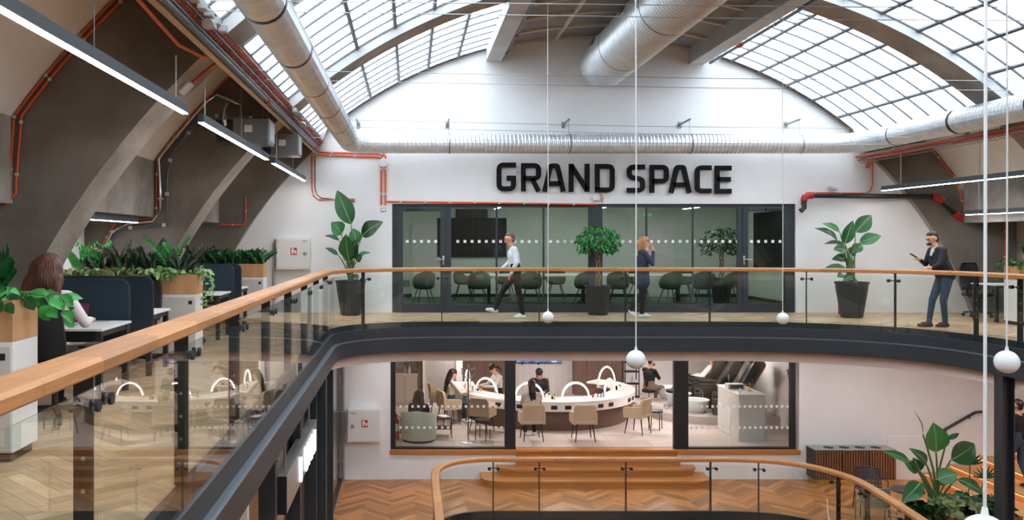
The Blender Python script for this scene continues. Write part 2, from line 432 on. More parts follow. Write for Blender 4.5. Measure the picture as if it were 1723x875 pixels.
# ---- skylights: panes and glazing bars
bays = [(4.67, 9.06), (9.72, 14.1), (14.76, 19.1)]
for wi, (side, d0, d1) in enumerate((('left', -40.8, DL-0.6), ('right', DR+0.6, 40.8))):
    w = struct('window_%d' % (wi+1), 'curved translucent skylight on the %s slope of the vault' % side)
    nl, nt_ = 6, 8
    for (a, b) in bays:
        st = (b-a)/nt_; dd = (d1-d0)/nl
        for j in range(nl):
            m = MB(); arcband(m, RG, RG+0.012, d0+dd*j+0.12, d0+dd*(j+1)-0.12, 0.015, st-0.015, 3); me = m.data('pane', 'skylight_pane', 30)
            for i in range(nt_): link('pane', me, w, (0, a+st*i, 0))
        for j in range(nl+1):
            m = MB(); arcband(m, RG-0.035, RG+0.04, d0+dd*j-0.17, d0+dd*j+0.17, a, b, 1); m.build('glazing_bar', 'bar_grey', w)
        for i in range(nt_+1):
            m = MB(); y = a+st*i; arcband(m, RG-0.02, RG+0.03, d0, d1, y-0.016, y+0.016, 14); m.build('glazing_bar', 'bar_grey', w)
    m = MB(); arcband(m, RG, RG+0.012, d0, d1, -9, 4.0, 12); tag(m.build('pane_field', 'skylight_pane', w), kind='stuff')
# ---- end wall (gable): white plaster around both glazed fronts
gx0, gx1, gz = -0.40, 8.58, 2.42
poly = [(CX-9.4, gz), (CX+9.4, gz)] + [(V3(9.75, d, 0)[0], V3(9.75, d, 0)[2]) for d in range(54, -55, -3)]
XZ = Matrix(((1, 0, 0, 0), (0, 0, 1, 0), (0, 1, 0, 0), (0, 0, 0, 1)))
mb = MB(); mb.prism(poly, YW, YW+0.3, XZ)
mb.box(CX-9.4, gx0, YW, YW+0.3, -0.32, gz); mb.box(gx1, CX+9.4, YW, YW+0.3, -0.32, gz)
mb.box(gx0, gx1, YW+0.25, YW+0.3, -0.7, -0.02)
struct('wall_back', 'white plaster gable wall carrying the big black lettering', mb, 'white_wall')
mb = MB(); mb.box(-6.5, 15.5, -9.3, -9.0, ZL-3.6, 7.0); struct('wall_front', 'plain concrete wall closing the hall behind the viewer', mb, 'concrete_side')
sx0, sx1 = -0.436, 8.66
mb = MB(); mb.box(-6.5, sx0, YW, YW+0.3, ZL, -0.32); mb.box(sx1, 15.5, YW, YW+0.3, ZL, -0.32); mb.box(sx0, sx1, YW, YW+0.3, -0.95, -0.32)
mb.box(sx0, 2.36, YW+0.02, YW+0.3, ZL, ZS-0.02); mb.box(5.95, sx1, YW+0.02, YW+0.3, ZL, ZS-0.02)
struct('wall_back_lower', 'white plaster wall of the lower hall around the salon front', mb, 'white_wall')
# ---- upper floor edge path (glass line); void lies to the right of travel
gl = [(-1.42, -3.0), (-1.42, 15.0)] + smoothpath([(-1.42, 15.0), (-1.36, 15.7), (-1.0, 16.33), (-0.4, 16.74), (0.4, 16.92), (1.4, 16.95)], 4)[1:] + [(6.2, 16.92)] + \
     smoothpath([(6.2, 16.92), (7.3, 16.75), (8.3, 16.35), (9.0, 15.75), (9.42, 14.95), (9.58, 14.0), (9.6, 13.0)], 4)[1:] + [(9.6, -3.0)]
UP = Path(gl)
def outer(q, n):
    if q.y < 15.0 and q.x < 2: return (-6.0, q.y)
    if q.y < 13.01 and q.x > 5: return (14.0, q.y)
    if q.x < 1.4: t = (q.x+1.42)/2.82; return (-6.0 + t*7.4, 19.2) if q.y > 15.05 else (-6, 15)
    if q.x < 6.21: return (q.x, 19.2)
    return None
# slab: strips between the edge and the far boundary (top 6 mm below the plank surface)
mb = MB()
pts = UP.span(0, UP.L, 0)
E = [Vector((x + nx*0.06, y + ny*0.06)) for (x, y, z, nx, ny) in pts]
O = []
for (x, y, z, nx, ny), e in zip(pts, E):
    if x < -1.41 and y <= 15.0: O.append(Vector((-6.0, y)))
    elif x < 1.4 and y > 15: O.append(Vector((-6.0 + (x+1.42)/2.82*7.4, 19.2)))
    elif x <= 6.21 and y > 15: O.append(Vector((x, 19.2)))
    elif y > 13.0 and x > 6.2:
        t = (x-6.2)/3.4; O.append(Vector((6.2 + t*8.0, 19.2)))
    else: O.append(Vector((14.2, y)))
n = len(E)
for zt, flip in ((-0.012, 0), (-0.30, 1)):
    for i in range(n-1):
        a, b, c, d = E[i], E[i+1], O[i+1], O[i]
        mb.add([(a.x, a.y, zt), (b.x, b.y, zt), (c.x, c.y, zt), (d.x, d.y, zt)], [(0, 1, 2, 3)])
mb.add([(-6, 15, -0.012), (-6, 19.2, -0.012), (E[0].x, 15, -0.012)], [(0, 1, 2)])
mb.add([(14.2, 13, -0.012), (14.2, 19.2, -0.012), (9.66, 13, -0.012)], [(0, 1, 2)])
mb.add([(-6, 15, -0.30), (-6, 19.2, -0.30), (E[0].x, 15, -0.30)], [(0, 1, 2)])
mb.add([(14.2, 13, -0.30), (14.2, 19.2, -0.30), (9.66, 13, -0.30)], [(0, 1, 2)])
for i in range(n-1):
    a, b = E[i], E[i+1]; mb.quad((a.x, a.y, -0.012), (b.x, b.y, -0.012), (b.x, b.y, -0.30), (a.x, a.y, -0.30))
mb.box(-6, 14.2, -9, -3.0, -0.3, -0.012)
M('floor_base', '#bb9872', 0.6)
floor = struct('floor', 'oak herringbone floor of the upper gallery', mb, 'floor_base')
# ---- herringbone planks
def plank_mat(name, base, v, attr):
    m = bpy.data.materials.new(name); m.use_nodes = True; nt = m.node_tree; b = nt.nodes['Principled BSDF']; c = lin(base)
    uv = nt.nodes.new('ShaderNodeUVMap'); mp = nt.nodes.new('ShaderNodeMapping'); mp.inputs['Scale'].default_value = (2.2, 26, 1)
    if attr: src = nt.nodes.new('ShaderNodeAttribute'); src.attribute_name = 'rnd'; ro = src.outputs['Fac']
    else: src = nt.nodes.new('ShaderNodeObjectInfo'); ro = src.outputs['Random']
    ml = nt.nodes.new('ShaderNodeMath'); ml.operation = 'MULTIPLY'; ml.inputs[1].default_value = 53; nt.links.new(ro, ml.inputs[0])
    ad = nt.nodes.new('ShaderNodeVectorMath'); ad.operation = 'ADD'; nt.links.new(uv.outputs[0], ad.inputs[0]); nt.links.new(ml.outputs[0], ad.inputs[1])
    nt.links.new(ad.outputs[0], mp.inputs[0])
    n = nt.nodes.new('ShaderNodeTexNoise'); n.inputs['Scale'].default_value = 1.6; n.inputs['Detail'].default_value = 6; nt.links.new(mp.outputs[0], n.inputs['Vector'])
    r = nt.nodes.new('ShaderNodeValToRGB'); r.color_ramp.elements[0].position = 0.32; r.color_ramp.elements[1].position = 0.68
    r.color_ramp.elements[0].color = scal(c, 0.84); r.color_ramp.elements[1].color = scal(c, 1.12); nt.links.new(n.outputs['Fac'], r.inputs[0])
    mr = nt.nodes.new('ShaderNodeMapRange'); mr.inputs['To Min'].default_value = 1-v; mr.inputs['To Max'].default_value = 1+v*0.8; nt.links.new(ro, mr.inputs['Value'])
    hs = nt.nodes.new('ShaderNodeHueSaturation'); nt.links.new(mr.outputs[0], hs.inputs['Value']); nt.links.new(r.outputs[0], hs.inputs['Color'])
    nt.links.new(hs.outputs[0], b.inputs['Base Color']); b.inputs['Roughness'].default_value = 0.38
    MATS[name] = m
plank_mat('plank_upper', '#cba985', 0.30, False); plank_mat('plank_upper_f', '#cba985', 0.30, True)
plank_mat('plank_lower', '#b97c49', 0.42, False); plank_mat('plank_lower_f', '#b97c49', 0.42, True)
def herringbone(parent, z, test, bbox, mat, L=0.72, W=0.12, key=None, kmax=300, planes=None):
    g = 0.0015; nn = round(L/W); c45 = math.cos(math.pi/4)
    def verts(h): return [(-L/2+g, -W/2+g, -0.011), (L/2-g, -W/2+g, -0.011), (L/2-g, W/2-g, -0.011), (-L/2+g, W/2-g, -0.011), (-L/2+g, -W/2+g, 0), (L/2-g, -W/2+g, 0), (L/2-g, W/2-g, 0), (-L/2+g, W/2-g, 0)]
    FS = [(4, 5, 6, 7), (0, 1, 5, 4), (1, 2, 6, 5), (2, 3, 7, 6), (3, 0, 4, 7)]
    def mesh(name, items, m, polys=()):
        me = bpy.data.meshes.new(name); vs = []; fs = []; rn = []; uvs = []
        for (pl, X, Y, a, rv) in polys:
            o = len(vs); k = len(pl); ca, sa = math.cos(a), math.sin(a); lc = [((x-X)*ca+(y-Y)*sa, -(x-X)*sa+(y-Y)*ca) for x, y in pl]
            vs += [(x, y, 0) for x, y in pl] + [(x, y, -0.011) for x, y in pl]
            fs.append(tuple(range(o, o+k))); rn.append(rv); uvs += lc
            for i in range(k):
                j = (i+1) % k; fs.append((o+j, o+i, o+k+i, o+k+j)); rn.append(rv); uvs += [lc[j], lc[i], lc[i], lc[j]]
        for (x, y, a, rv) in items:
            o = len(vs); ca, sa = math.cos(a), math.sin(a)
            for v in verts(0): vs.append((x+v[0]*ca-v[1]*sa, y+v[0]*sa+v[1]*ca, v[2]))
            for f in FS:
                fs.append(tuple(o+i for i in f)); rn.append(rv)
                for i in f: uvs.append((verts(0)[i][0], verts(0)[i][1]))
        me.from_pydata(vs, [], fs); me.materials.append(MATS[m])
        u = me.uv_layers.new(name='UVMap')
        for i, q in enumerate(uvs): u.data[i].uv = q
        if len(items) > 1:
            at = me.attributes.new('rnd', 'FLOAT', 'FACE')
            for i, q in enumerate(rn): at.data[i].value = q
        me.update(); return me
    items = []; cut = []
    x0, x1, y0, y1 = bbox; ext = int((max(x1-x0, y1-y0)*1.5)/W)+4; cx, cy = (x0+x1)/2, (y0+y1)/2
    for bb in range(-ext//nn-1, ext//nn+2):
        for aa in range(-ext, ext):
            ox, oy = aa+bb*nn, aa-bb*nn
            for kind in (0, 1):
                if kind == 0: u, v, ang = ox+nn/2, oy+0.5, 0
                else: u, v, ang = ox+0.5, oy+1+nn/2, math.pi/2
                u *= W; v *= W; X = cx + (u-v)*c45; Y = cy + (u+v)*c45
                if not (x0-L < X < x1+L and y0-L < Y < y1+L): continue
                a = ang + math.pi/4; dx, dy = math.cos(a)*L/2, math.sin(a)*L/2; ex, ey = -math.sin(a)*W/2, math.cos(a)*W/2
                if all(test(X+sx*dx+sy*ex, Y+sx*dy+sy*ey) for sx in (-1, 1) for sy in (-1, 1)): items.append((X, Y, a, random.random()))
                elif planes is not None and planes(X, Y):
                    pl = [(X+sx*(dx-g)+sy*(ex-g*0), Y+sx*(dy-g*0)+sy*ey) for sx, sy in ((-1, -1), (1, -1), (1, 1), (-1, 1))]
                    for (nx, ny, c) in planes(X, Y):
                        out = []
                        for (p, q) in zip(pl, pl[1:]+pl[:1]):
                            fp = nx*p[0]+ny*p[1]-c; fq = nx*q[0]+ny*q[1]-c
                            if fp <= 0: out.append(p)
                            if fp*fq < 0: t = fp/(fp-fq); out.append((p[0]+t*(q[0]-p[0]), p[1]+t*(q[1]-p[1])))
                        pl = out
                        if len(pl) < 3: break
                    if len(pl) >= 3: cut.append((pl, X, Y, a, random.random()))
    items.sort(key=key)
    me = mesh('plank', [(0, 0, 0, 0)], mat)
    for (X, Y, a, rv) in items[:kmax]: link('plank', me, parent, (X, Y, z), a)
    if items[kmax:]:
        o = link('plank_field', mesh('plank_field', items[kmax:], mat + '_f', cut), parent, (0, 0, z)); o['kind'] = 'stuff'
    return len(items)
EP = [(e.x, e.y) for e in E]
def up_ok(x, y):
    if y > YW or y < 2.5 or x < -5.3 or x > 13.2: return False
    if y < 15.0: return x < -1.485 or x > 9.67
    if x < 1.4:
        if y > 17.0: return True
        for (a, b), (c, d) in zip(EP, EP[1:]):
            if a <= x <= c and b > 14.5: return y > b + (d-b)*(x-a)/max(1e-6, c-a)
        return x < -1.48
    if x < 6.2: return y > 17.0
    if y > 17.0 or x > 9.67: return True
    for (a, b), (c, d) in zip(EP, EP[1:]):
        if a <= x <= c and b > 12 and a > 5: return y > max(b, d)+0.0 if c-a < 1e-6 else y > b + (d-b)*(x-a)/(c-a)
    return False
herringbone(floor, 0.0, up_ok, (-5.3, 13.2, 2.5, 19.2), 'plank_upper', key=lambda t: (0 if (t[0] < -1.4 and t[0] > -4.4 and t[1] > 3.6) else 1, t[1]),
    planes=lambda x, y: None if (y < 2.6 or x < -5.2 or x > 13 or y > 19.6 or 15.0 < y < 16.6) else ([(0, 1, YW)] + ([(1, 0, -1.482)] if (y < 15 and x < 0) else [(-1, 0, -9.665)] if (y < 12.9 and x > 8.5) else [(0, -1, -16.99)] if (1.4 < x < 6.2 and y > 16) else [(0, 1, YW)] if y > 18.5 else [(1, 0, -99)])))
# ---- steel edge: fascia, ledge, beam + plaster bulkhead and the ceiling of the lower hall
def upspan(z=0): return UP.span(0, UP.L, z)
mb = MB(); mb.sweep(upspan(), [(0.045, 0.004), (0.105, 0.004), (0.105, -0.30), (0.045, -0.30)], cap=True); struct('trim_6', 'dark steel fascia under the upper balustrade', mb, 'steel_dark', 30)
mb = MB(); mb.sweep(upspan(), [(-0.02, -0.10), (0.045, -0.10), (0.045, -0.285), (-0.02, -0.285)]); struct('trim_7', 'dark steel channel web along the gallery edge', mb, 'steel_dark', 30)
mb = MB(); mb.sweep(upspan(), [(-0.10, -0.285), (0.2, -0.285), (0.2, -0.30), (-0.10, -0.30)]); struct('trim_8', 'steel ledge line along the gallery beam', mb, 'steel_ledge', 30)
mb = MB(); mb.sweep(upspan(), [(-0.095, -0.30), (0.2, -0.30), (0.2, -0.567), (-0.095, -0.567)]); struct('trim_9', 'dark steel ring beam below the gallery edge', mb, 'steel_dark', 30)
mb = MB(); mb.sweep(upspan(), [(0.14, -0.55), (0.5, -0.55), (0.5, -0.78), (0.14, -0.78)]); struct('trim_10', 'pinkish plaster bulkhead below the ring beam', mb, 'pink_plaster', 30)  # pink of the bounced light is painted into the plaster
mb = MB()
E2 = [Vector((x + nx*0.14, y + ny*0.14)) for (x, y, z, nx, ny) in pts]
for i in range(n-1):
    a, b, c, d = E2[i], E2[i+1], O[i+1], O[i]
    if O[i].y > 18.9 and O[i+1].y > 18.9 or E2[i].y < 15.1:
        mb.add([(a.x, a.y, -0.775), (b.x, b.y, -0.775), (c.x, c.y, -0.775), (d.x, d.y, -0.775)], [(0, 1, 2, 3)])
mb.add([(-6, 15, -0.775), (-6, 19.2, -0.775), (-1.5, 15, -0.775)], [(0, 1, 2)]); mb.add([(14.2, 13, -0.775), (14.2, 19.2, -0.775), (9.7, 13, -0.775)], [(0, 1, 2)])
struct('ceiling_lower', 'white ceiling of the lower hall below the gallery', mb, 'white_wall')
# ---- lower hall floor with an oval opening
lo = [(0.50, 0.0), (0.50, 15.4)] + smoothpath([(0.50, 15.4), (0.56, 16.1), (0.86, 16.58), (1.35, 16.8), (1.9, 16.82)], 4)[1:] + [(6.2, 16.82)] + \
     smoothpath([(6.2, 16.82), (6.95, 16.7), (7.55, 16.3), (7.88, 15.6), (7.92, 14.9), (7.8, 13.4)], 4)[1:] + [(7.3, 9.0), (6.9, 0.0)]
LP = Path(lo)
ptl = LP.span(0, LP.L, 0); E3 = [Vector((x+nx*0.05, y+ny*0.05)) for (x, y, z, nx, ny) in ptl]
def loO(e):
    if e.x < 0.75 and e.y < 16.2: return Vector((-6.5, e.y))
    if e.y > 16.5: return Vector((e.x, 19.3)) if 1.3 < e.x < 6.3 else (Vector((-6.5 if e.x < 1.3 else 15.5, 19.3)))
    return Vector((15.5, e.y))
mb = MB()
for i in range(len(E3)-1):
    a, b = E3[i], E3[i+1]; mb.quad((a.x, a.y, ZL-0.012), (b.x, b.y, ZL-0.012), (b.x, b.y, ZL-0.4), (a.x, a.y, ZL-0.4))
for i in range(len(E3)-1):
    a, b = E3[i], E3[i+1]
    for cx_, lo_ in (((-6.5, 16.87), True), ((15.5, 16.87), False)):
        if a.y > 13.3 and ((a.x < 1.9) if lo_ else (a.x > 6.1)):
            mb.add([(a.x, a.y, ZL-0.0022), (b.x, b.y, ZL-0.0022), (cx_[0], cx_[1], ZL-0.0022)], [(0, 1, 2)])
mb.box(-6.5, 15.5, 16.87, 19.3, ZL-0.03, ZL-0.0022); mb.box(-6.5, 0.44, 0, 15.5, ZL-0.03, ZL-0.0025); mb.box(8.0, 15.5, 0, 15.2, ZL-0.03, ZL-0.0025)
mb.box(-6.5, 0.0, 15.5, 16.9, ZL-0.03, ZL-0.0025); mb.box(8.0, 15.5, 15.2, 16.9, ZL-0.03, ZL-0.0025)
M('floor_base_lo', '#a06f42', 0.6)
floor_lo = struct('floor_lower', 'orange oak herringbone floor of the lower hall', mb, 'floor_base_lo')
def lo_ok(x, y):
    if y > YW or y < 9 or x < -1.5 or x > 13: return False
    if y > 16.95: return True
    if x < 0.40 or x > 8.05: return True
    for (e, f) in zip(E3, E3[1:]):
        if min(e.y, f.y) <= y <= max(e.y, f.y) and e.y != f.y:
            xc = e.x + (f.x-e.x)*(y-e.y)/(f.y-e.y)
            if (e.x < 4 and x < xc) or (e.x > 4 and x > xc): return True
    return False
herringbone(floor_lo, ZL, lo_ok, (-1.5, 13, 9, 19.2), 'plank_lower', key=lambda t: (0 if t[1] > 15.6 else 1, -t[1]),
    planes=lambda x, y: None if (y < 9.5 or x < -2.2 or x > 13 or y > 19.6) else ([(0, 1, YW)] + ([(-1, 0, 1.54)] if (x < -1.0) else [(1, 0, 0.44)] if (y < 15 and x < 3) else [(0, -1, -16.89)] if (1.6 < x < 6.2 and y < 17.6 and y > 16) else [(0, 1, YW)] if y > 18.5 else [(1, 0, -99)])))
mb = MB(); mb.sweep(ptl, [(0.04, ZL+0.02), (0.09, ZL+0.02), (0.09, ZL-0.45), (0.04, ZL-0.45)]); struct('trim_11', 'dark steel edge of the oval floor opening in the lower hall', mb, 'steel_dark', 30)
mb = MB(); mb.box(-6.5, 15.5, -9, 19.4, ZL-3.7, ZL-3.6); struct('floor_basement', 'dim floor of the level below the oval opening', mb, 'floor_base_lo')
mb = MB(); mb.box(-6.5, -6.4, -9, 19.4, ZL-3.6, -0.3); mb.box(15.5, 15.6, -9, 19.4, ZL-3.6, -0.3); mb.box(-6.5, 15.6, 19.5, 19.6, ZL-3.6, ZL-0.1); struct('wall_lower_sides', 'plain walls of the lower levels', mb, 'white_wall')
# ================================================================== balustrades
def staves(parent, path, a, b, z, prof, step, mat='wood_rail'):
    d = a
    while d < b - 0.05:
        e = min(b, d + step*random.uniform(0.7, 1.3))
        q, nrm = path.at((d+e)/2); sp = path.span(d, e-0.002, z)
        m = MB(); m.sweep([(x-q.x, y-q.y, zz-z, nx, ny) for (x, y, zz, nx, ny) in sp], prof); m.build('rail_stave', mat, parent, 40, (q.x, q.y, z)); d = e
def balustrade(name, label, path, zf, post_d, a, b, rail_w=0.2, z_top=1.07, ztube=-0.11, seg_step=0.75, glass_off=0.0):
    t = thing(name, label, 'balustrade', (path.at((a+b)/2)[0].x, path.at((a+b)/2)[0].y, zf))
    off = Vector(t.location)
    hr = thing('handrail', None, None, (0, 0, 0)); hr.parent = t; hr.location = -off
    w = rail_w; c = 0.018; h = 0.075
    prof = [(-0.02+c, 0), (-0.02, -c), (-0.02, -h+c*0.6), (-0.02+c*0.6, -h), (w-0.02-c*0.6, -h), (w-0.02, -h+c*0.6), (w-0.02, -c), (w-0.02-c, 0)]
    staves(hr, path, a, b, zf+z_top, prof, seg_step)
    for d in post_d:
        q, nrm = path.at(d); tx = Vector((nrm.y, -nrm.x))
        po = bpy.data.objects.new('post', None)
        m = MB(); ang = math.atan2(nrm.y, nrm.x)
        m.box(0.035, 0.125, -0.008, 0.008, -0.10, z_top-0.07); m.box(0.035, 0.10, -0.03, 0.03, z_top-0.082, z_top-0.074)
        po = m.build('post', 'steel_black', t, False); po.location = Vector((q.x, q.y, zf)) - off; po.rotation_euler = (0, 0, ang)
        for zz in (0.86, 0.12):
            m = MB(); 
            for s in (-1, 1):
                m.tube([(0.07, 0, zz), (0.05, s*0.055, zz), (0.012, s*0.085, zz)], 0.009, 6)
                m.tube([(0.028, s*0.085, zz), (0.008, s*0.085, zz)], 0.03, 14); m.tube([(-0.008, s*0.085, zz), (-0.026, s*0.085, zz)], 0.03, 14)
            if zz > 0.5: m.build('glass_clamp', 'steel_black', po, 40)
        m = MB()
        for zz in (0.3, 0.45, 0.6): m.tube([(0.08, -0.0095, zz), (0.08, 0.0095, zz)], 0.011, 8)
        tag(m.build('rivets', 'steel_brushed', po, 40), kind='stuff')
    ds = [a] + list(post_d) + [b]
    for d0, d1 in zip(ds, ds[1:]):
        if d1 - d0 < 0.15: continue
        sp = path.span(d0+0.012, d1-0.012, 0); q = path.at((d0+d1)/2)[0]
        m = MB(); m.sweep([(x-q.x, y-q.y, 0, nx, ny) for (x, y, zz, nx, ny) in sp], [(-0.006, ztube), (0.006, ztube), (0.006, z_top-0.13), (-0.006, z_top-0.13)])
        m.build('glass_pane', 'glass_clear', t, 30, Vector((q.x, q.y, zf)) - off)
    return t
post_d = [3.0 + y for y in (0.6, 2.28, 3.96, 5.65, 7.35, 8.95, 10.57, 12.2, 13.75, 15.2)]
post_d += [UP.at_px(px, 18.0) for px in (615, 743, 908, 1053, 1196, 1356, 1503, 1635, 1708)]
dl = post_d[-1]
post_d += [dl + 1.6*k for k in range(1, 7)]
balustrade('balustrade', 'upper balustrade of clear glass panes with broad oak handrail around the gallery void', UP, 0.0, post_d, 1.5, UP.L-1.0, rail_w=0.22)
lpd = [LP.at_px(px, 15.0) for px in (829, 908, 1053, 1197, 1276)] 
lq = LP.at_px(1404, lpd[-1]+0.1); lpd += [lq, lq+0.75]
lpd = [14.0, 12.5] + lpd; lpd.sort(); lpd += [lpd[-1]+1.4]
balustrade('balustrade', 'lower balustrade with curved oak handrail around the oval floor opening', LP, ZL, lpd, 8.0, lpd[-1]+3.0, rail_w=0.15)
# ================================================================== OVERHEAD: ducts, trays, lights, wires
def corrugated(mb, pts, r, seg=20, pitch=0.085, amp=0.010):
    pts = [Vector(p) for p in pts]; out = []; rs = []; acc = 0.0
    for a, b in zip(pts, pts[1:]):
        L = (b-a).length; k = max(1, int(L/(pitch/4)))
        for i in range(k):
            out.append(a.lerp(b, i/k)); ph = ((acc + L*i/k) % pitch)/pitch; rs.append(r + (amp if ph > 0.7 else 0.0))
        acc += L
    out.append(pts[-1]); rs.append(r); return mb.tube(out, rs, seg)
def bend(c, a0, a1, r, z, n=8): return [(c[0]+r*math.cos(rad(a0+(a1-a0)*i/n)), c[1]+r*math.sin(rad(a0+(a1-a0)*i/n)), z) for i in range(n+1)]
du = thing('ventilation_duct', 'long galvanised spiral duct looping below the skylights and along the gable', 'duct', (4.1, 18.5, 3.68))
dz = 3.68
path = [(-1.27, 1.0, dz)] + bend((-0.67, 17.9), 180, 90, 0.6, dz) + bend((8.95, 17.9), 90, 0, 0.6, dz) + [(9.55, 1.0, dz)]
org = Vector((4.1, 18.5, 3.68))
m = MB(); corrugated(m, [Vector(p)-org for p in path], 0.205); m.build('duct_tube', 'duct_metal', du, 14)
for x, s in ((-1.27, -1), (9.55, 1)):
    for y in (3.6, 5.5, 7.4, 9.3, 11.2, 13.1, 15.0, 16.9):
        m = MB(); m.tube([Vector((x, y, dz))-org, Vector((x, y+0.03, dz))-org], 0.219, 24, cap=False); m.tube([Vector((x, y+0.03, dz))-org, Vector((x, y, dz))-org], 0.21, 24, cap=False)
        m.build('clamp_band', 'band_black', du, 30)
for px in (600, 755, 957, 1160, 1345):
    x = P(px, 0, 18.5).x
    m = MB(); m.tube([Vector((x, 18.5, dz))-org, Vector((x+0.025, 18.5, dz))-org], 0.217, 24, cap=False); m.build('clamp_band', 'galv', du, 30)
    m = MB(); m.bar(Vector((x, 18.5, dz+0.2))-org, Vector((x, 18.5, dz+0.52))-org, 0.008); m.bar(Vector((x, 18.45, dz+0.52))-org, Vector((x, YW, dz+0.5))-org, 0.035); m.box(x-0.04-org.x, x+0.04-org.x, YW-0.015-org.y, YW-org.y, dz+0.42-org.z, dz+0.56-org.z)
    m.build('wall_bracket', 'galv', du)
bd_ = thing('ventilation_duct', 'huge galvanised spiral duct running along the ridge into the gable wall', 'duct', (4.3, 10, 5.52))
m = MB(); corrugated(m, [(0, -9, 0), (0, 9.2, 0)], 0.515, 36, 0.115, 0.016); m.build('duct_tube', 'duct_metal', bd_, 14)
for y in (3.8, 7.5, 11.0, 14.2, 17.2):
    m = MB(); m.tube([(0, y-10, 0), (0, y-9.96, 0)], 0.536, 36, cap=False); m.build('clamp_band', 'band_black', bd_, 30)
for y in (8.9, 12.6, 15.4, 17.9):
    m = MB(); a = rad(158); rot = Matrix.Rotation(-(a-math.pi/2)+math.pi/2*0, 3, 'Y')
    c = Vector((0.535*math.cos(a), y-10, 0.535*math.sin(a))); rx = Matrix.Rotation(-a, 3, 'Y')
    m.obox(c, (0.03, 0.42, 0.2), rx); g = m.build('air_grille', 'grey_box', bd_)
    m = MB()
    for k in range(-3, 4): m.obox(c + rx @ Vector((0.018, 0, k*0.024)), (0.006, 0.36, 0.012), rx)
    tag(m.build('grille_slats', 'band_black', g), kind='stuff')
for y in (5.6, 9.8, 13.0, 16.2):
    m = MB(); m.bar((0.0, y-10, 0.5), (0.0, y-10, 0.72), 0.012); m.build('hanger_rod', 'galv', bd_)
# ---- service runs at the foot of each skylight
def tray_run(side, s, dzz):
    def X(deg, r): p = V3(r, s*deg, 0); return p[0], p[2]+dzz
    x, z = X(42.6, 8.95)
    m = MB(); m.box(x-0.035, x+0.035, 3.0, 19.15, z-0.03, z+0.05); tag(m.build('tan_channel', 'tan_steel', loc=(0, 0, 0)), 'tan painted steel channel under the eaves of the %s skylight' % side, 'channel')
    for k, (deg, r, rr) in enumerate(((42.25, 8.90, 0.032), (41.98, 8.93, 0.02))):
        x, z = X(deg, r); m = MB(); m.tube([(x, 3.0, z), (x, 19.0, z)], rr, 12); o = m.build('pipe', 'pipe_grey', None, 40)
        tag(o, ('thick' if k == 0 else 'thin') + ' grey service pipe running under the %s skylight edge' % side, 'pipe')
        m = MB()
        for y in (6.9, 10.6, 14.5, 17.7): m.tube([(x, y, z), (x, y+0.03, z)], rr+0.008, 12)
        tag(m.build('pipe_clip', 'chrome', o, 40), kind='stuff')
        if k == 0:
            m = MB()
            for y in (12.1, 18.2): m.tube([(x, y, z), (x, y+0.10, z)], rr+0.014, 12)
            tag(m.build('pipe_coupling', 'pipe_red', o, 40), kind='stuff')
    for k, (deg, r) in enumerate(((41.72, 8.97), (41.15, 8.99))):
        x, z = X(deg, r); z -= (0.20 if s > 0 else 0); t = thing('cable_tray', ('lower' if k == 0 else 'upper') + ' wire cable tray with orange conduits along the %s skylight' % side, 'cable tray', (x, 11, z))
        m = MB()
        for q in (-0.042, 0.042): m.bar((q*0.75, -8, q*0.66*(-s)), (q*0.75, 8.1, q*0.66*(-s)), 0.008)
        yy = -8.0
        while yy < 8.1: m.bar((-0.042*0.75, yy, 0.042*0.66*s), (0.042*0.75, yy, -0.042*0.66*s), 0.006); yy += 0.11
        tag(m.build('tray_wires', 'galv', t), kind='stuff')
        for j in range(2+k):
            m = MB(); q = -0.022+0.022*j; pts = []
            yy = -8.0; ph = random.random()*6
            while yy <= 8.1: pts.append((q*0.75+0.006*math.sin(yy*1.7+ph), yy, q*0.66*(-s)+0.022+0.005*math.sin(yy*2.3+ph))); yy += 0.35
            m.tube(pts, 0.0105, 6); m.build('orange_conduit', 'orange_pvc', t, 40)
    x, z = X(40.9, 8.95)
    for k, y in enumerate((7.3, 7.55, 7.85, 8.1, 8.4, 8.7, 14.1, 14.4, 14.7)):
        m = MB(); m.box(-0.04, 0.04, -0.06, 0.06, -0.035, 0.035, 0.006); tag(m.build('junction_box', 'grey_box', None, False, (x, y, z-0.01)), 'small grey junction box on the %s cable tray, %s from the viewer' % (side, ['first', 'second', 'third', 'fourth', 'fifth', 'sixth', 'seventh', 'eighth', 'ninth'][k]), 'junction box', 'junction boxes on the %s tray' % side)
    x, z = X(41.3, 8.9)
    for k, y in enumerate((8.15, 15.3)):
        o = thing('alarm_sounder', 'round grey sounder on an arm under the %s tray, %s' % (side, 'nearer one' if k == 0 else 'farther one'), 'sounder', (x, y, z))
        m = MB(); m.tube([(0, 0, 0), (0, -0.05, -0.03)], 0.055, 16); m.build('sounder_body', 'grey_box', o, 40)
        m = MB(); m.box(-0.03, 0.03, 0, 0.22, -0.02, 0.03); m.build('arm', 'grey_box', o)
tray_run('left', -1, 0.0); tray_run('right', 1, -0.13)
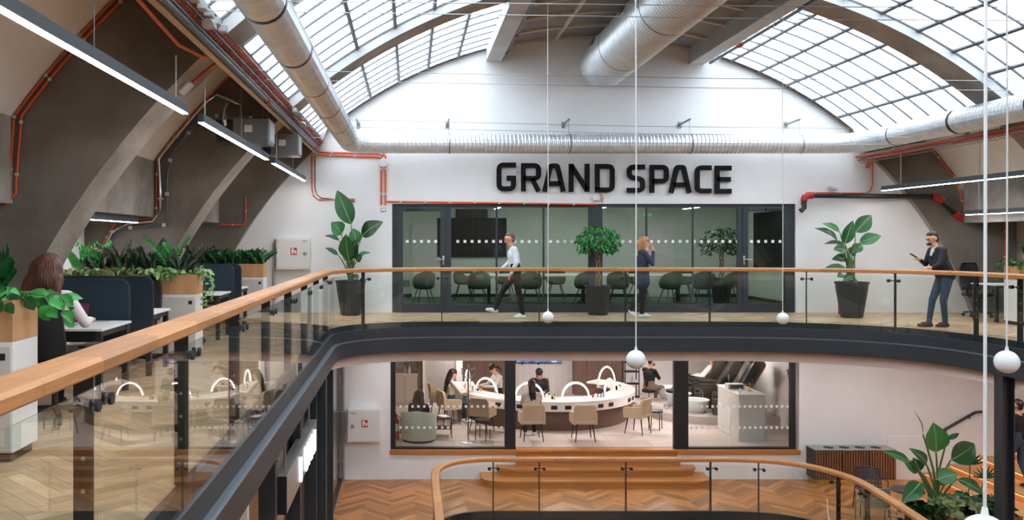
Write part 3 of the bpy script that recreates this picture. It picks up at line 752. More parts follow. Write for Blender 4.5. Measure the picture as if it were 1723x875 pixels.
# ---- linear hanging lights
def lin_light(label, x, y0, y1, z, hang, group='linear pendant lights', ceil_z=None):
    t = thing('linear_light', label, 'light', (x, (y0+y1)/2, z), 0, group); h = (y1-y0)/2
    m = MB(); m.box(-0.035, 0.035, -h, h, 0.008, 0.10, 0.004); m.build('housing', 'lamp_body', t)
    m = MB(); m.box(-0.029, 0.029, -h+0.01, h-0.01, 0.0, 0.0075); m.build('diffuser', 'lamp_white', t)
    for i, (yy, zt) in enumerate(hang):
        m = MB(); m.tube([(0, yy-(y0+y1)/2, 0.10), (0, yy-(y0+y1)/2, zt-z)], 0.0035 if i else 0.008, 6); m.build('suspension_wire', 'wire' if i else 'cable_white', t)
def vz(x, r=RS): return CZ + math.sqrt(r*r - (x-CX)**2)
lin_light('nearest long linear light hanging over the woman at the desk', -2.31, 4.25, 8.86, 2.9, [(8.5, vz(-2.31, 9.0)), (6.3, vz(-2.31)), (4.6, vz(-2.31))])
lin_light('middle linear light hanging between the two concrete ribs', -2.31, 9.5, 13.9, 2.9, [(9.7, vz(-2.31)), (11.8, vz(-2.31)), (13.5, vz(-2.31))])
lin_light('farthest linear light on the left, near the end wall', -2.31, 14.55, 18.8, 2.9, [(14.9, vz(-2.31)), (17.0, vz(-2.31)), (18.5, vz(-2.31))])
lin_light('long linear light hanging on the right above the suited man', 10.25, 12.0, 18.7, 2.68, [(18.0, vz(10.25)), (15.5, vz(10.25)), (13, vz(10.25))])
lin_light('short linear light under the concrete beam on the right', 11.75, 14.6, 18.2, 2.14, [(17.8, vz(11.75)), (15.5, vz(11.75))])
lin_light('slim strip light under the concrete beam on the left', -4.32, 10.4, 13.6, 1.88, [(10.8, 1.99), (13.2, 1.99)])
# ---- ventilation boxes and cables on the left ribs
def acbox(label, c, sx, sy, sz):
    t = thing('fan_coil_unit', label, 'ventilation unit', c)
    m = MB(); m.box(-sx/2, sx/2, -sy/2, sy/2, -sz/2, sz/2, 0.01); m.build('casing', 'galv', t)
    m = MB(); m.box(sx/2, sx/2+0.012, -sy/2+0.03, sy/2-0.03, -sz/2+0.04, sz/2-0.04); m.build('filter_panel', 'grey_box', t)
    m = MB(); m.box(-sx/2-0.26, -sx/2, -sy/2+0.02, sy/2-0.02, -sz/2+0.02, sz/2-0.02, 0.01); m.build('fan_section', 'plastic_black', t)
    m = MB(); m.box(-0.1, 0.02, -sy/2-0.004, -sy/2, -0.02, 0.09); m.build('rating_label', 'paper', t)
    m = MB()
    for q in (-0.8, 0.8): m.bar((q*sx/2, 0, sz/2), (q*sx/2, 0, sz/2+0.35), 0.01)
    m.build('hanger_rod', 'galv', t)
    m = MB(); m.tube([(-sx/2-0.12, -sy/2+0.1, sz/2-0.15), (-sx/2-0.12, -sy/2-0.03, sz/2-0.02), (-sx/2-0.12, -sy/2+0.05, sz/2+0.12), (-sx/2-0.12, 0, sz/2+0.25)], 0.035, 10); m.build('flex_hose', 'chrome', t, 40)
acbox('larger ventilation box hung in front of the second rib', (-2.42, 13.35, 3.27), 0.55, 0.5, 0.38)
acbox('smaller ventilation box hung behind the second rib', (-2.2, 15.3, 3.28), 0.48, 0.45, 0.38)
def conduit(label, pts, r, mat, cat='conduit', clips=True, clipmat='grey_box'):
    m = MB(); c = Vector(pts[0]); m.tube([Vector(p)-c for p in pts], r, 8); o = m.build('conduit', mat, None, 40, c); tag(o, label, cat)
    if clips:
        m = MB(); acc = 0.3; L = 0.0
        for a, b in zip(pts, pts[1:]):
            a = Vector(a); b = Vector(b); l = (b-a).length
            while acc < L + l:
                q = a.lerp(b, (acc-L)/l); m.obox(q-c, (r*2.5, r*2.5, r*2.5) if r < 0.028 else (r*2.3, r*2.3, 0.03)); acc += 0.55 if r < 0.028 else 1.1
            L += l
        if m.f: tag(m.build('clips', clipmat, o), kind='stuff')
    return o
def ribpts(y, r, d0, d1, n=9): return [V3(r, d0+(d1-d0)*i/n, y) for i in range(n+1)]
conduit('outer orange conduit following the broad concrete rib by the woman', ribpts(9.03, RS-0.03, -42.8, -53.9) + [(-4.19, 9.03, 2.3), (-4.19, 9.03, 2.1), (-4.3, 9.03, 2.0)], 0.012, 'orange_pvc')
conduit('inner orange conduit following the broad concrete rib by the woman', ribpts(9.03, RS-0.09, -42.8, -53.6) + [(-4.13, 9.03, 2.2), (-4.13, 9.03, 2.1), (-4.25, 9.03, 1.96)], 0.012, 'orange_pvc')
conduit('orange cable sagging below the tan channel near the first rib', [V3(8.9, -42.9, 6.0), V3(8.92, -43.3, 7.2), V3(8.95, -43.6, 8.2), V3(8.95, -43.2, 8.9), V3(8.97, -42.8, 9.2)], 0.016, 'orange_pvc', clips=False)
conduit('short orange conduit on the underside of the first rib', [V3(8.985, -42.5, 9.55), V3(8.985, -43.8, 9.5), V3(8.985, -45.0, 9.45)], 0.013, 'orange_pvc', clips=False)
m = MB(); m.obox((0, 0, 0), (0.16, 0.2, 0.03), Matrix.Rotation(rad(-45.6), 3, 'Y'), 0.004); tag(m.build('access_box', 'grey_lam', None, False, V3(8.98, -45.6, 9.4)), 'flat white box on the underside of the first concrete rib', 'junction box')
m = MB(); m.obox((0, 0, 0), (0.22, 0.26, 0.03), Matrix.Rotation(rad(-45.4), 3, 'Y'), 0.004); tag(m.build('access_box', 'grey_lam', None, False, V3(8.98, -45.4, 14.4)), 'flat white box on the underside of the second concrete rib', 'junction box')
conduit('silver cable bundle following the second rib down to the planters', [V3(RS-0.5, -44.5, 14.05), V3(RS-0.1, -45.5, 14.05)] + ribpts(14.05, RS-0.06, -46.5, -53.6, 6) + [(-4.07, 14.05, 2.4), (-4.07, 14.05, 2.08), (-4.2, 14.05, 1.92), (-4.6, 14.05, 1.88), (-4.85, 14.05, 1.75), (-5.05, 14.05, 1.35)], 0.03, 'chrome')
conduit('grey pipe stepping down the second rib', [V3(9.1, -43.5, 14.04), V3(9.75, -47.0, 14.04)] + ribpts(14.04, RS-0.18, -49, -52.6, 3) + [(-3.96, 14.04, 2.6), (-3.96, 14.04, 1.86), (-4.7, 14.04, 1.80), (-4.95, 14.04, 1.5)], 0.022, 'pipe_grey')
conduit('orange conduit over the top of the second rib', [(-5.1, 14.06, 1.4), (-4.8, 14.06, 1.9), (-4.14, 14.06, 1.98), (-4.14, 14.06, 2.5)] + ribpts(14.06, RS-0.02, -53.5, -43, 8), 0.014, 'orange_pvc')
conduit('orange conduit bent along the rib beside the hose cabinet', [(-3.62, 18.98, 2.55), (-3.62, 18.98, 2.02), (-3.68, 18.98, 1.95), (-4.2, 18.98, 1.95)], 0.016, 'orange_pvc')
conduit('orange conduit on the right end rib', [V3(RS-0.05, d, 18.99) for d in (42, 45, 48, 51, 53.5)] + [(12.2, 18.97, 2.3), (12.5, 18.97, 2.15)], 0.014, 'orange_pvc')
conduit('vertical orange conduit beside the lit opening on the right', [(13.1, 18.98, 2.1), (13.1, 18.98, 0.9)], 0.014, 'orange_pvc')
# ---- tension wires across the hall
for i, (y, zl, zr) in enumerate(((7.6, 3.72, 3.66), (7.9, 3.71, 3.6), (10.9, 3.76, 3.6), (11.4, 3.73, 3.57), (15.2, 3.75, 3.55), (15.9, 3.72, 3.5), (16.7, 3.6, 3.46))):
    m = MB(); m.tube([(-6.0, 0, zl-3.6), (0, 0, (zl+zr)/2-3.63), (6.0, 0, zr-3.6)], 0.0045, 5); tag(m.build('tension_wire', 'wire', None, False, (CX, y, 3.6)), 'thin steel tension wire across the hall, number %s from the front' % ['one', 'two', 'three', 'four', 'five', 'six', 'seven'][i], 'wire', 'tension wires')
# ---- white ball pendants on long cords
for px, py, Y, lab in ((922, 534, 14.5, 'small white ball pendant left, in front of the walking man\'s railing'), (1070, 605, 9.06, 'white ball pendant hanging lowest in the centre below the ring beam'),
                       (1317, 536, 14.5, 'small white ball pendant before the right end of the glass front'), (1694, 609, 7.6, 'white ball pendant at the right beside the steel column'),
                       (1657, 905, 3.8, 'nearest white ball pendant cut off at the lower right')):
    c = P(px, py, Y); t = thing('ball_pendant', lab, 'pendant lamp', c, 0, 'white ball pendants')
    m = MB(); m.ball((0, 0, 0), 0.1, 28, 16); m.build('globe', 'ball_white', t, 60)
    m = MB(); m.tube([(0, 0, 0.09), (0, 0, 0.135)], [0.018, 0.011], 12); m.build('cap', 'ball_white', t, 40)
    zt = CZ + math.sqrt(9.12**2 - (c.x-CX)**2) - c.z
    m = MB(); m.tube([(0, 0, 0.13), (0.004, 0, zt*0.4), (-0.003, 0, zt*0.7), (0, 0, zt)], 0.007, 8); m.build('cord', 'cable_white', t, 40)
# ---- ridge pipes
for k, x in enumerate((2.12, 6.62)):
    z = CZ + math.sqrt(9.1**2 - (x-CX)**2) - 0.16
    m = MB(); m.tube([(0, -8, 0), (0, 9.0, 0)], 0.035, 12); o = m.build('pipe', 'pipe_grey', None, 40, (x, 10, z)); tag(o, 'grey sprinkler pipe along the %s ridge beam' % ('left' if k == 0 else 'right'), 'pipe')
    m = MB()
    for y in (2.5, 7.2): m.tube([(0, y, 0), (0, y+0.16, 0)], 0.052, 12)
    tag(m.build('pipe_coupling', 'pipe_red', o, 40), kind='stuff')
    m = MB()
    for y in (-4, -1, 3.5, 5.6, 8.6): m.bar((0, y, 0), (0, y, 0.2), 0.012); m.tube([(0, y, 0), (0, y+0.03, 0)], 0.045, 12)
    tag(m.build('pipe_hanger', 'chrome', o), kind='stuff')
# ================================================================== ON THE GABLE
def roundpoly(pts, rr):
    out = [Vector((pts[0][0], pts[0][1]))]
    for i in range(1, len(pts)-1):
        a, b, c = Vector(pts[i-1][:2]), Vector(pts[i][:2]), Vector(pts[i+1][:2]); r = rr if len(pts[i]) < 3 else pts[i][2]
        if r <= 0: out.append(b); continue
        u = (a-b).normalized(); w = (c-b).normalized(); r2 = min(r, (a-b).length*0.49, (c-b).length*0.49)
        for k in range(5):
            t = k/4; out.append((b+u*r2)*(1-t)**2 + b*2*t*(1-t) + (b+w*r2)*t*t)
    out.append(Vector((pts[-1][0], pts[-1][1]))); return out
def stroke(mb, pts, t, depth, M4):
    n = len(pts); L = []; R = []
    for i in range(n):
        d0 = (pts[i]-pts[i-1]).normalized() if i else None; d1 = (pts[i+1]-pts[i]).normalized() if i < n-1 else None
        d = (d0 or d1) if (d0 is None or d1 is None) else (d0+d1).normalized()
        nn = Vector((-d.y, d.x)); k = 1.0 if (d0 is None or d1 is None) else 1/max(0.35, nn.dot(Vector((-d0.y, d0.x))))
        L.append(pts[i]+nn*t/2*k); R.append(pts[i]-nn*t/2*k)
    for i in range(n-1):
        mb.prism([tuple(R[i]), tuple(R[i+1]), tuple(L[i+1]), tuple(L[i])], 0, depth, M4)
T = 0.17
def glyph(ch, w):
    a = T/2; h = 1-a; s = []
    if ch == 'G': s = [[(w, h), (a, h), (a, a), (w-a, a), (w-a, 0.46, 0), (w*0.52, 0.46)]]
    if ch == 'R': s = [[(a, 0), (a, h, 0), (w-a, h), (w-a, 0.46), (a, 0.46)], [(w*0.55, 0.46), (w-a, 0)]]
    if ch == 'A': s = [[(a, 0), (w*0.36, h, 0.05), (w*0.64, h, 0.05), (w-a, 0)], [(w*0.22, 0.29), (w*0.78, 0.29)]]
    if ch == 'N': s = [[(a, 0), (a, 1)], [(a*1.15, 0.93), (w-a*1.15, 0.07)], [(w-a, 0), (w-a, 1)]]
    if ch == 'D': s = [[(a, a), (a, h, 0), (w-a, h), (w-a, a), (0, a)]]
    if ch == 'S': s = [[(w, h), (a, h), (a, 0.54), (w-a, 0.48), (w-a, a), (0, a)]]
    if ch == 'P': s = [[(a, 0), (a, h, 0), (w-a, h), (w-a, 0.42), (a, 0.42)]]
    if ch == 'C': s = [[(w, h), (a, h), (a, a), (w, a)]]
    if ch == 'E': s = [[(w, h), (a, h, 0), (a, a, 0), (w, a)], [(a, 0.51), (w*0.95, 0.51)]]
    return s
sg = thing('wall_sign', 'big black raised letters GRAND SPACE on the white gable', 'sign', (P(1032, 0, YW).x, YW, P(0, 300, YW).z))
kw = F/YW
for ch, x0, x1, ty, by in (('G', 835, 867.5, 274, 322), ('R', 876, 909.5, 275, 322.3), ('A', 911.5, 951, 275.5, 322.8), ('N', 956, 991, 276, 323.3), ('D', 1000, 1033, 276.5, 323.8),
                           ('S', 1053.5, 1084, 277.3, 324.3), ('P', 1091.5, 1124, 277.8, 324.8), ('A', 1123.5, 1162.5, 278, 325), ('C', 1167.5, 1195.5, 278.8, 325.5), ('E', 1201, 1229, 279.2, 326)):
    h = (by-ty)/kw; w = (x1-x0)/kw; m = MB(); M4 = Matrix(((h, 0, 0, 0), (0, 0, -1, 0), (0, h, 0, 0), (0, 0, 0, 1)))
    for s in glyph(ch, w/h): stroke(m, roundpoly(s, 0.16), T, 0.05, M4)
    o = m.build('letter', 'letter_black', sg); o.location = P(x0, by, YW) - Vector(sg.location) + Vector((0, -0.035, 0))
def hose_cabinet(label, x0, y0, x1, y1, Y, lock_right):
    Y -= 0.003
    a = P(x0, y1, Y); b = P(x1, y0, Y); t = thing('fire_hose_cabinet', label, 'cabinet', (a.x, Y, a.z), 0, 'white fire hose cabinets'); w = b.x-a.x; h = b.z-a.z
    m = MB(); m.box(0, w, -0.2, 0, 0, h, 0.006); m.build('body', 'white_lam', t)
    m = MB(); m.box(0.03, w-0.03, -0.212, -0.2, 0.03, h-0.03, 0.004); d = m.build('door', 'white_lam', t)
    m = MB(); m.box(w*0.43, w*0.62, -0.214, -0.212, h*0.46, h*0.68); m.build('pictogram', 'red', d)
    m = MB(); m.box(w*0.46, w*0.53, -0.216, -0.214, h*0.56, h*0.66); m.box(w*0.46, w*0.51, -0.216, -0.214, h*0.49, h*0.57); m.box(w*0.54, w*0.6, -0.216, -0.214, h*0.5, h*0.6); m.build('pictogram_hose', 'paper', d)
    m = MB(); lx = w*0.85 if lock_right else w*0.15; m.tube([(lx, -0.212, h*0.5), (lx, -0.226, h*0.5)], 0.04, 16); m.build('lock', 'steel_brushed', d, 40)
    m = MB(); m.box(w*(0.78 if lock_right else 0.08), w*(0.92 if lock_right else 0.26), -0.2135, -0.212, h*0.86, h*0.92); m.build('small_label', 'grey_box', d)
hose_cabinet('white hose cabinet on the upper gable wall above the gallery floor', 467, 400, 523, 453, YW-0.0, True)
hose_cabinet('white hose cabinet on the lower wall left of the salon front', 586, 686, 640, 741, YW-0.0, False)
a = P(462, 404, YW-0.06); conduit('steel riser pipe left of the upper hose cabinet', [P(470, 404, YW-0.05), P(463, 405, YW-0.05), P(461, 410, YW-0.05), (P(461, 0, YW-0.05).x, YW-0.05, 0.0)], 0.03, 'steel_brushed', 'pipe', True, 'galv')
for px, ln in ((577, 'right'), (570, 'left')):
    q = P(px, 0, YW-0.06).x; conduit('tall steel riser pipe beside the lower hose cabinet, %s one' % ln, [(q, YW-0.08, -0.78), (q, YW-0.08, ZL)], 0.035, 'galv', 'pipe', True, 'steel_brushed')
m = MB(); c = P(645, 274, YW); m.tube([(0, 0, 0), (0, -0.05, 0)], [0.11, 0.095], 24); tag(m.build('wifi_access_point', 'white_lam', None, 40, c), 'round white disc device on the gable below the duct', 'smoke detector')
for k, px in enumerate((641.5, 648.5)):
    q = P(px, 0, YW-0.02).x
    conduit('%s orange riser conduit below the round white disc' % ('left' if k == 0 else 'right'), [(q, YW-0.025, P(0, 262, YW).z), (q, YW-0.025, P(0, 345, YW).z)], 0.02, 'orange_pvc')
m = MB(); c = P(645, 353, YW-0.01); m.box(-0.055, 0.055, -0.006, 0, -0.035, 0.035); o = m.build('notice_plate', 'red', None, False, c); tag(o, 'tiny red-bordered notice below the orange riser', 'sign')
m = MB(); m.box(-0.046, 0.046, -0.009, -0.006, -0.026, 0.026); m.build('notice_face', 'paper', o)
conduit('orange conduit along the top of the gallery glass front', [P(651, 339, YW-0.02), P(1005, 344.0, YW-0.02)], 0.018, 'orange_pvc')
conduit('upper orange conduit running left of the duct elbow', [P(536, 256, YW-0.03), P(648, 259, YW-0.03)], 0.018, 'orange_pvc')
conduit('lower orange conduit running left of the duct elbow', [P(533, 261, YW-0.03), P(640, 264, YW-0.03)], 0.016, 'orange_pvc')
conduit('orange conduit curving down the gable above the left plant', [P(525, 262, YW-0.02), P(525, 318, YW-0.02), P(528, 330, YW-0.02), P(536, 336, YW-0.02), P(597, 335, YW-0.02)], 0.014, 'orange_pvc')
conduit('dark cable curving down the gable above the left plant', [P(530, 262, YW-0.02), P(530, 316, YW-0.02), P(533, 327, YW-0.02), P(540, 333, YW-0.02), P(597, 339, YW-0.02)], 0.010, 'band_black')
m = MB(); c = P(1003, 333, YW); m.box(-0.07, 0.07, -0.07, 0, -0.06, 0.05, 0.005); o = m.build('sensor_box', 'white_lam', None, False, c); tag(o, 'small white box with orange cable under the letter D', 'junction box')
m = MB(); m.tube([(0.07, -0.03, 0.06), (0.1, -0.03, 0.075), (0.125, -0.03, 0.05), (0.125, -0.03, -0.1)], 0.010, 6); m.build('orange_cable', 'orange_pvc', o)
# black sprinkler pipe with red elbows on the right
Yp = YW-0.21
pp = thing('sprinkler_pipe', 'black sprinkler pipe with red elbows on the right of the gable', 'pipe', P(1353, 340, Yp)); o0 = Vector(pp.location)
def L_(px, py, Y=Yp): return P(px, py, Y) - o0
m = MB(); m.tube([L_(1364, 329), L_(1574, 331), L_(1613, 364), L_(1623, 367), L_(1723, 367)], 0.055, 14); m.tube([L_(1353, 338), L_(1353, 350), L_(1347, 355)], 0.055, 14); m.build('pipe_run', 'steel_black', pp, 40)
m = MB(); m.tube([L_(1353, 338), L_(1354, 332), L_(1359, 329.5), L_(1367, 329)], 0.075, 14); m.build('elbow', 'pipe_red', pp, 40)
m = MB(); m.tube([L_(1568, 331), L_(1577, 332), L_(1585, 339)], 0.08, 14); m.build('elbow', 'pipe_red', pp, 40)
m = MB(); m.tube([L_(1606, 358), L_(1613, 364), L_(1621, 367)], 0.08, 14); m.build('elbow', 'pipe_red', pp, 40)
m = MB(); m.tube([L_(1710, 367), L_(1723, 362)], 0.085, 14); m.build('elbow', 'pipe_red', pp, 40)
conduit('orange conduit above the black sprinkler pipe', [P(1468, 268, YW-0.03), P(1468, 312, YW-0.03), P(1464, 322, YW-0.03), P(1456, 325, YW-0.03), P(1358, 324, YW-0.03), P(1350, 330, YW-0.03), P(1348, 345, YW-0.03)], 0.014, 'orange_pvc')
conduit('coil of spare orange cable hanging at the right duct elbow', [P(1465, 265, YW-0.1), P(1459, 275, YW-0.1), P(1457, 283, YW-0.1), P(1461, 282, YW-0.1), P(1465, 272, YW-0.1)], 0.018, 'orange_pvc', clips=False)
m = MB(); m.obox((0, -0.08, 0), (0.2, 0.09, 0.07), Matrix.Rotation(rad(15), 3, 'Y'), 0.01); o = m.build('security_camera', 'grey_lam', None, False, P(1398, 317, YW)); tag(o, 'small grey security camera above the black pipe', 'camera')
m = MB(); m.box(-0.02, 0.02, -0.08, 0, -0.06, 0.0); m.build('camera_mount', 'grey_lam', o)
# ================================================================== GLAZED FRONT OF THE MEETING ROOM
YG = YW + 0.10
def fx(px): return P(px, 0, YG).x
def fz(py): return P(0, py, YG).z
w3 = struct('window_3', 'anthracite framed glass front of the meeting room on the gallery')
def frame(parent, x0, x1, y0, y1, d0=-0.05, d1=0.05, name='frame_member', mat='frame_dark', Yc=None):
    Yc = YG if Yc is None else Yc
    a = P(x0, y1, Yc); b = P(x1, y0, Yc); m = MB(); m.box(a.x, b.x, Yc+d0, Yc+d1, a.z, b.z, 0.004); return m.build(name, mat, parent)
B0 = VY + H*F/YG
for (x0, x1, y0, y1) in ((659.5, 676, 340, B0), (676, 1322, 340, 349), (1322, 1339, 340, B0), (742, 759, 349, B0), (990, 1013, 349, B0), (1240, 1256, 349, B0), (759, 990, 512, B0), (1013, 1240, 512, B0)):
    frame(w3, x0, x1, y0, y1)
for x in (835.5, 914.5, 1087.5, 1165.5): frame(w3, x-1.6, x+1.6, 349, 512, -0.02, 0.02, 'mullion')
for (x0, x1) in ((759, 834), (837, 913), (916, 990), (1013, 1086), (1089, 1164), (1167, 1240)):
    a = P(x0, 512, YG); b = P(x1, 349, YG); m = MB(); m.box(a.x, b.x, YG-0.006, YG+0.006, a.z, b.z); m.build('glass_pane', 'glass_room', w3)
m = MB()
for px in list(range(768, 990, 12)) + list(range(1022, 1240, 12)):
    a = P(px, 408.6, YG-0.008); m.box(a.x, a.x+0.062, YG-0.0085, YG-0.007, a.z, a.z+0.062)
tag(m.build('manifestation_squares', 'sticker', w3), kind='stuff')
def glass_door(n, x0, x1, hinge_left, label):
    d = struct('door_%d' % n, label); a = P(x0, B0-0.4, YG); b = P(x1, 350, YG); g0 = P(x0+9 if not hinge_left else x0+9, 511, YG); g1 = P(x1-9, 355, YG)
    for (u0, u1, v0, v1) in ((x0, x0+9, 350, B0-0.5), (x1-9, x1, 350, B0-0.5), (x0+9, x1-9, 350, 355.5), (x0+9, x1-9, 510, B0-0.5)): frame(d, u0, u1, v0, v1, -0.07, 0.03, 'door_frame')
    m = MB(); m.box(g0.x, g1.x, YG-0.03, YG-0.018, g0.z, g1.z); m.build('glass_pane', 'glass_room', d)
    hx = (x1-4) if hinge_left else (x0+4); s = -1 if hinge_left else 1; c = P(hx, 438, YG-0.07)
    m = MB(); m.box(c.x-0.022, c.x+0.022, c.y-0.012, c.y, c.z-0.1, c.z+0.1, 0.004); m.tube([c+Vector((0, -0.01, 0.02)), c+Vector((0, -0.06, 0.02)), c+Vector((s*0.03, -0.065, 0.02)), c+Vector((s*0.15, -0.065, 0.02))], 0.011, 8); m.build('door_handle', 'steel_brushed', d, 40)
    cl = P(x0+16 if hinge_left else x1-40, 352, YG-0.07); m = MB(); m.box(cl.x, cl.x+0.32, cl.y-0.05, cl.y, cl.z-0.035, cl.z+0.03, 0.006); m.build('door_closer', 'plastic_black', d)
    hq = P(x0-2 if hinge_left else x1+2, 0, YG-0.05)
    for py in (366, 382, 505):
        m = MB(); z = fz(py); m.box(hq.x-0.03, hq.x+0.03, YG-0.085, YG-0.05, z-0.05, z+0.05, 0.005); m.build('hinge', 'frame_dark', d)
    m = MB()
    for px in range(int(x0+14), int(x1-12), 12):
        q = P(px, 408.6, YG-0.03); m.box(q.x, q.x+0.062, YG-0.033, YG-0.031, q.z, q.z+0.062)
    tag(m.build('manifestation_squares', 'sticker', d), kind='stuff')
glass_door(1, 669, 750, True, 'glazed dark framed door at the left end of the meeting room front')
glass_door(2, 1248, 1328, False, 'glazed dark framed door at the right end of the meeting room front')
# ---- the room behind
mb = MB(); mb.box(-0.9, 9.3, YW+0.3, 24.6, -0.32, 0.0); struct('floor_meeting_room', 'green patterned carpet of the meeting room', mb, 'carpet_green')
mb = MB(); mb.box(-0.9, 9.3, YW+0.3, 24.6, 2.72, 2.8); struct('ceiling_meeting_room', 'pale ceiling of the meeting room', mb, 'white_wall')
mb = MB(); mb.box(-0.9, 9.3, 24.5, 24.6, 0, 2.75); mb.box(-1.0, -0.9, YW+0.3, 24.6, 0, 2.75); mb.box(9.3, 9.4, YW+0.3, 24.6, 0, 2.75)
struct('wall_meeting_room', 'pale sage walls of the meeting room', mb, 'sage_paint')
mb = MB(); mb.box(-0.9, 9.3, 24.48, 24.5, 0, 0.09); mb.box(9.27, 9.3, YW+0.3, 24.5, 0, 0.09); struct('baseboard_meeting_room', 'dark baseboard of the meeting room', mb, 'steel_black')
for n, (x0, x1, hx) in enumerate(((0.12, 1.0, 0.9), (6.55, 7.45, 6.65))):
    d = struct('door_%d' % (n+3), 'white flush door in the %s part of the meeting room back wall' % ('left' if n == 0 else 'right'))
    m = MB(); m.box(x0, x1, 24.44, 24.48, 0.005, 2.1, 0.004); m.build('door_leaf', 'white_lam', d)
    m = MB(); m.box(x0-0.07, x0, 24.42, 24.5, 0, 2.17); m.box(x1, x1+0.07, 24.42, 24.5, 0, 2.17); m.box(x0, x1, 24.42, 24.5, 2.1, 2.17); m.build('door_frame', 'sage_paint', d)
    m = MB(); m.box(hx-0.025, hx+0.025, 24.425, 24.44, 0.95, 1.2, 0.004); s = -1 if n == 0 else 1; m.tube([(hx, 24.43, 1.08), (hx, 24.38, 1.08), (hx+s*0.14, 24.38, 1.08)], 0.012, 8); m.build('door_handle', 'steel_black', d)
t = thing('television', 'large black wall screen in the meeting room', 'television', (1.75, 24.5, 1.14))
m = MB(); m.box(-0.98, 0.98, -0.09, -0.03, 0, 1.1, 0.01); m.build('screen_panel', 'tv_black', t); m = MB(); m.box(-0.45, 0.45, -0.1, 0, 1.11, 1.35, 0.01); m.build('camera_bar', 'plastic_black', t); m = MB(); m.box(-0.3, 0.3, -0.03, 0, 0.4, 0.8); m.build('wall_mount', 'plastic_black', t)
t = thing('radiator', 'dark slatted grille low on the meeting room back wall', 'grille', (-0.3, 24.5, 0.25)); m = MB(); m.box(-0.5, 0.3, -0.03, 0, 0, 0.26); m.build('grille_body', 'sage_paint', t)
m = MB()
for k in range(16): m.box(-0.47+k*0.048, -0.445+k*0.048, -0.036, -0.03, 0.03, 0.23)
tag(m.build('grille_slats', 'plastic_black', t), kind='stuff')
m = MB(); m.box(-0.02, 0, -1.1, 1.1, 0, 1.5, 0.008); tag(m.build('display_board', 'tv_black', None, False, (9.298, 22.2, 0.85)), 'large dark board on the right wall of the meeting room', 'board')
t = thing('conference_table', 'long white meeting table on dark legs behind the glass front', 'table', (4.4, 21.9, 0))
m = MB(); m.box(-3.0, 3.0, -0.6, 0.6, 0.71, 0.74, 0.006); m.build('table_top', 'white_lam', t)
for x in (-2.4, 0, 2.4):
    m = MB(); m.box(x-0.05, x+0.05, -0.45, 0.45, 0.0, 0.05, 0.005); m.box(x-0.04, x+0.04, -0.06, 0.06, 0.05, 0.71); m.box(x-0.05, x+0.05, -0.45, 0.45, 0.67, 0.71); m.build('leg', 'steel_black', t)
# shell chair
def shell_chair(label, x, y, rz, group='green shell chairs around the meeting table'):
    t = thing('shell_chair', label, 'chair', (x, y, 0), rz, group)
    m = MB(); n = 13; vs = []; fs = []
    # bucket: rings from the seat centre outwards then up to the rim (higher at the back)
    rings = [(0.0, 0.43), (0.12, 0.43), (0.2, 0.445), (0.245, 0.50), (0.265, 0.60), (0.275, 0.70)]
    seg = 28
    for inner in (0, 1):
        for i, (r, z) in enumerate(rings):
            for k in range(seg):
                a = 2*math.pi*k/seg; b = (1-math.sin(a))/2   # 1 at the back (-y)
                front = 1 - b
                zz = z if i < 3 else 0.445 + (z-0.445)*(0.12 + 1.0*min(1, b*1.35)) + (0.13*b**3 if i == 5 else 0)
                rr = r*(1.0 if i < 3 else 0.96 + 0.06*b) - inner*0.012
                vs.append((rr*1.02*math.cos(a), rr*math.sin(a), zz + inner*0.012))
    R = len(rings)
    for i in range(R-1):
        for k in range(seg):
            a = i*seg+k; b = i*seg+(k+1) % seg; fs.append((a, b, b+seg, a+seg)); o = R*seg; fs.append((o+a, o+a+seg, o+b+seg, o+b))
    for k in range(seg):
        a = (R-1)*seg+k; b = (R-1)*seg+(k+1) % seg; fs.append((a, b, b+R*seg, a+R*seg))
    m.add(vs, fs); m.build('seat_shell', 'chair_green', t, 60, fixn=False)
    for sx in (-1, 1):
        for sy in (-1, 1):
            m = MB(); m.tube([(sx*0.12, sy*0.12, 0.43), (sx*0.24, sy*0.24, 0.0)], [0.013, 0.009], 8); m.build('leg', 'steel_black', t, 40)
    return t
first = shell_chair('green shell chair near side of the meeting table, beside the left door', P(693+20, 0, 20.7).x, 20.7, 0.3)
labs = ['leftmost in front of the screen', 'just right of the walking man', 'behind the ficus pot', 'behind the walking woman', 'right of the walking woman', 'between table and right door', 'rightmost by the right door']
for k, (px, y, rz) in enumerate(((805, 20.75, 0.1), (893, 20.8, -0.1), (985, 20.8, 0.15), (1040, 20.75, -0.2), (1128, 20.7, 0.2), (1183, 20.8, -0.1), (1222, 21.3, 0.9))):
    dup(first, 'green shell chair at the meeting table, near side, ' + labs[k], (P(px, 0, y).x, y, 0), rz)
for k, (px, rz) in enumerate(((780, 3.0), (850, 3.3), (935, 3.1), (1075, 3.2), (1150, 3.0))):
    dup(first, 'green shell chair at the far side of the meeting table, number %s from the screen' % ['one', 'two', 'three', 'four', 'five'][k], (P(px, 0, 23.0).x, 23.0, 0), rz)
lin_light('linear light in the meeting room above the screen', 2.3, 20.3, 23.3, 2.45, [(20.8, 2.72), (22.8, 2.72)])
lin_light('linear light in the middle of the meeting room', 5.0, 20.3, 23.3, 2.45, [(20.8, 2.72), (22.8, 2.72)])
lin_light('linear light at the right of the meeting room', 7.4, 20.3, 23.3, 2.45, [(20.8, 2.72), (22.8, 2.72)])
lin_light('short linear light behind the left meeting room door', 0.35, 21.0, 22.4, 2.5, [(21.2, 2.72), (22.2, 2.72)])
t = thing('exit_sign', 'small green exit sign high on the meeting room back wall', 'sign', (6.75, 24.5, 2.28)); m = MB(); m.box(-0.14, 0.14, -0.03, 0, 0, 0.12); m.build('sign_box', 'paper', t)
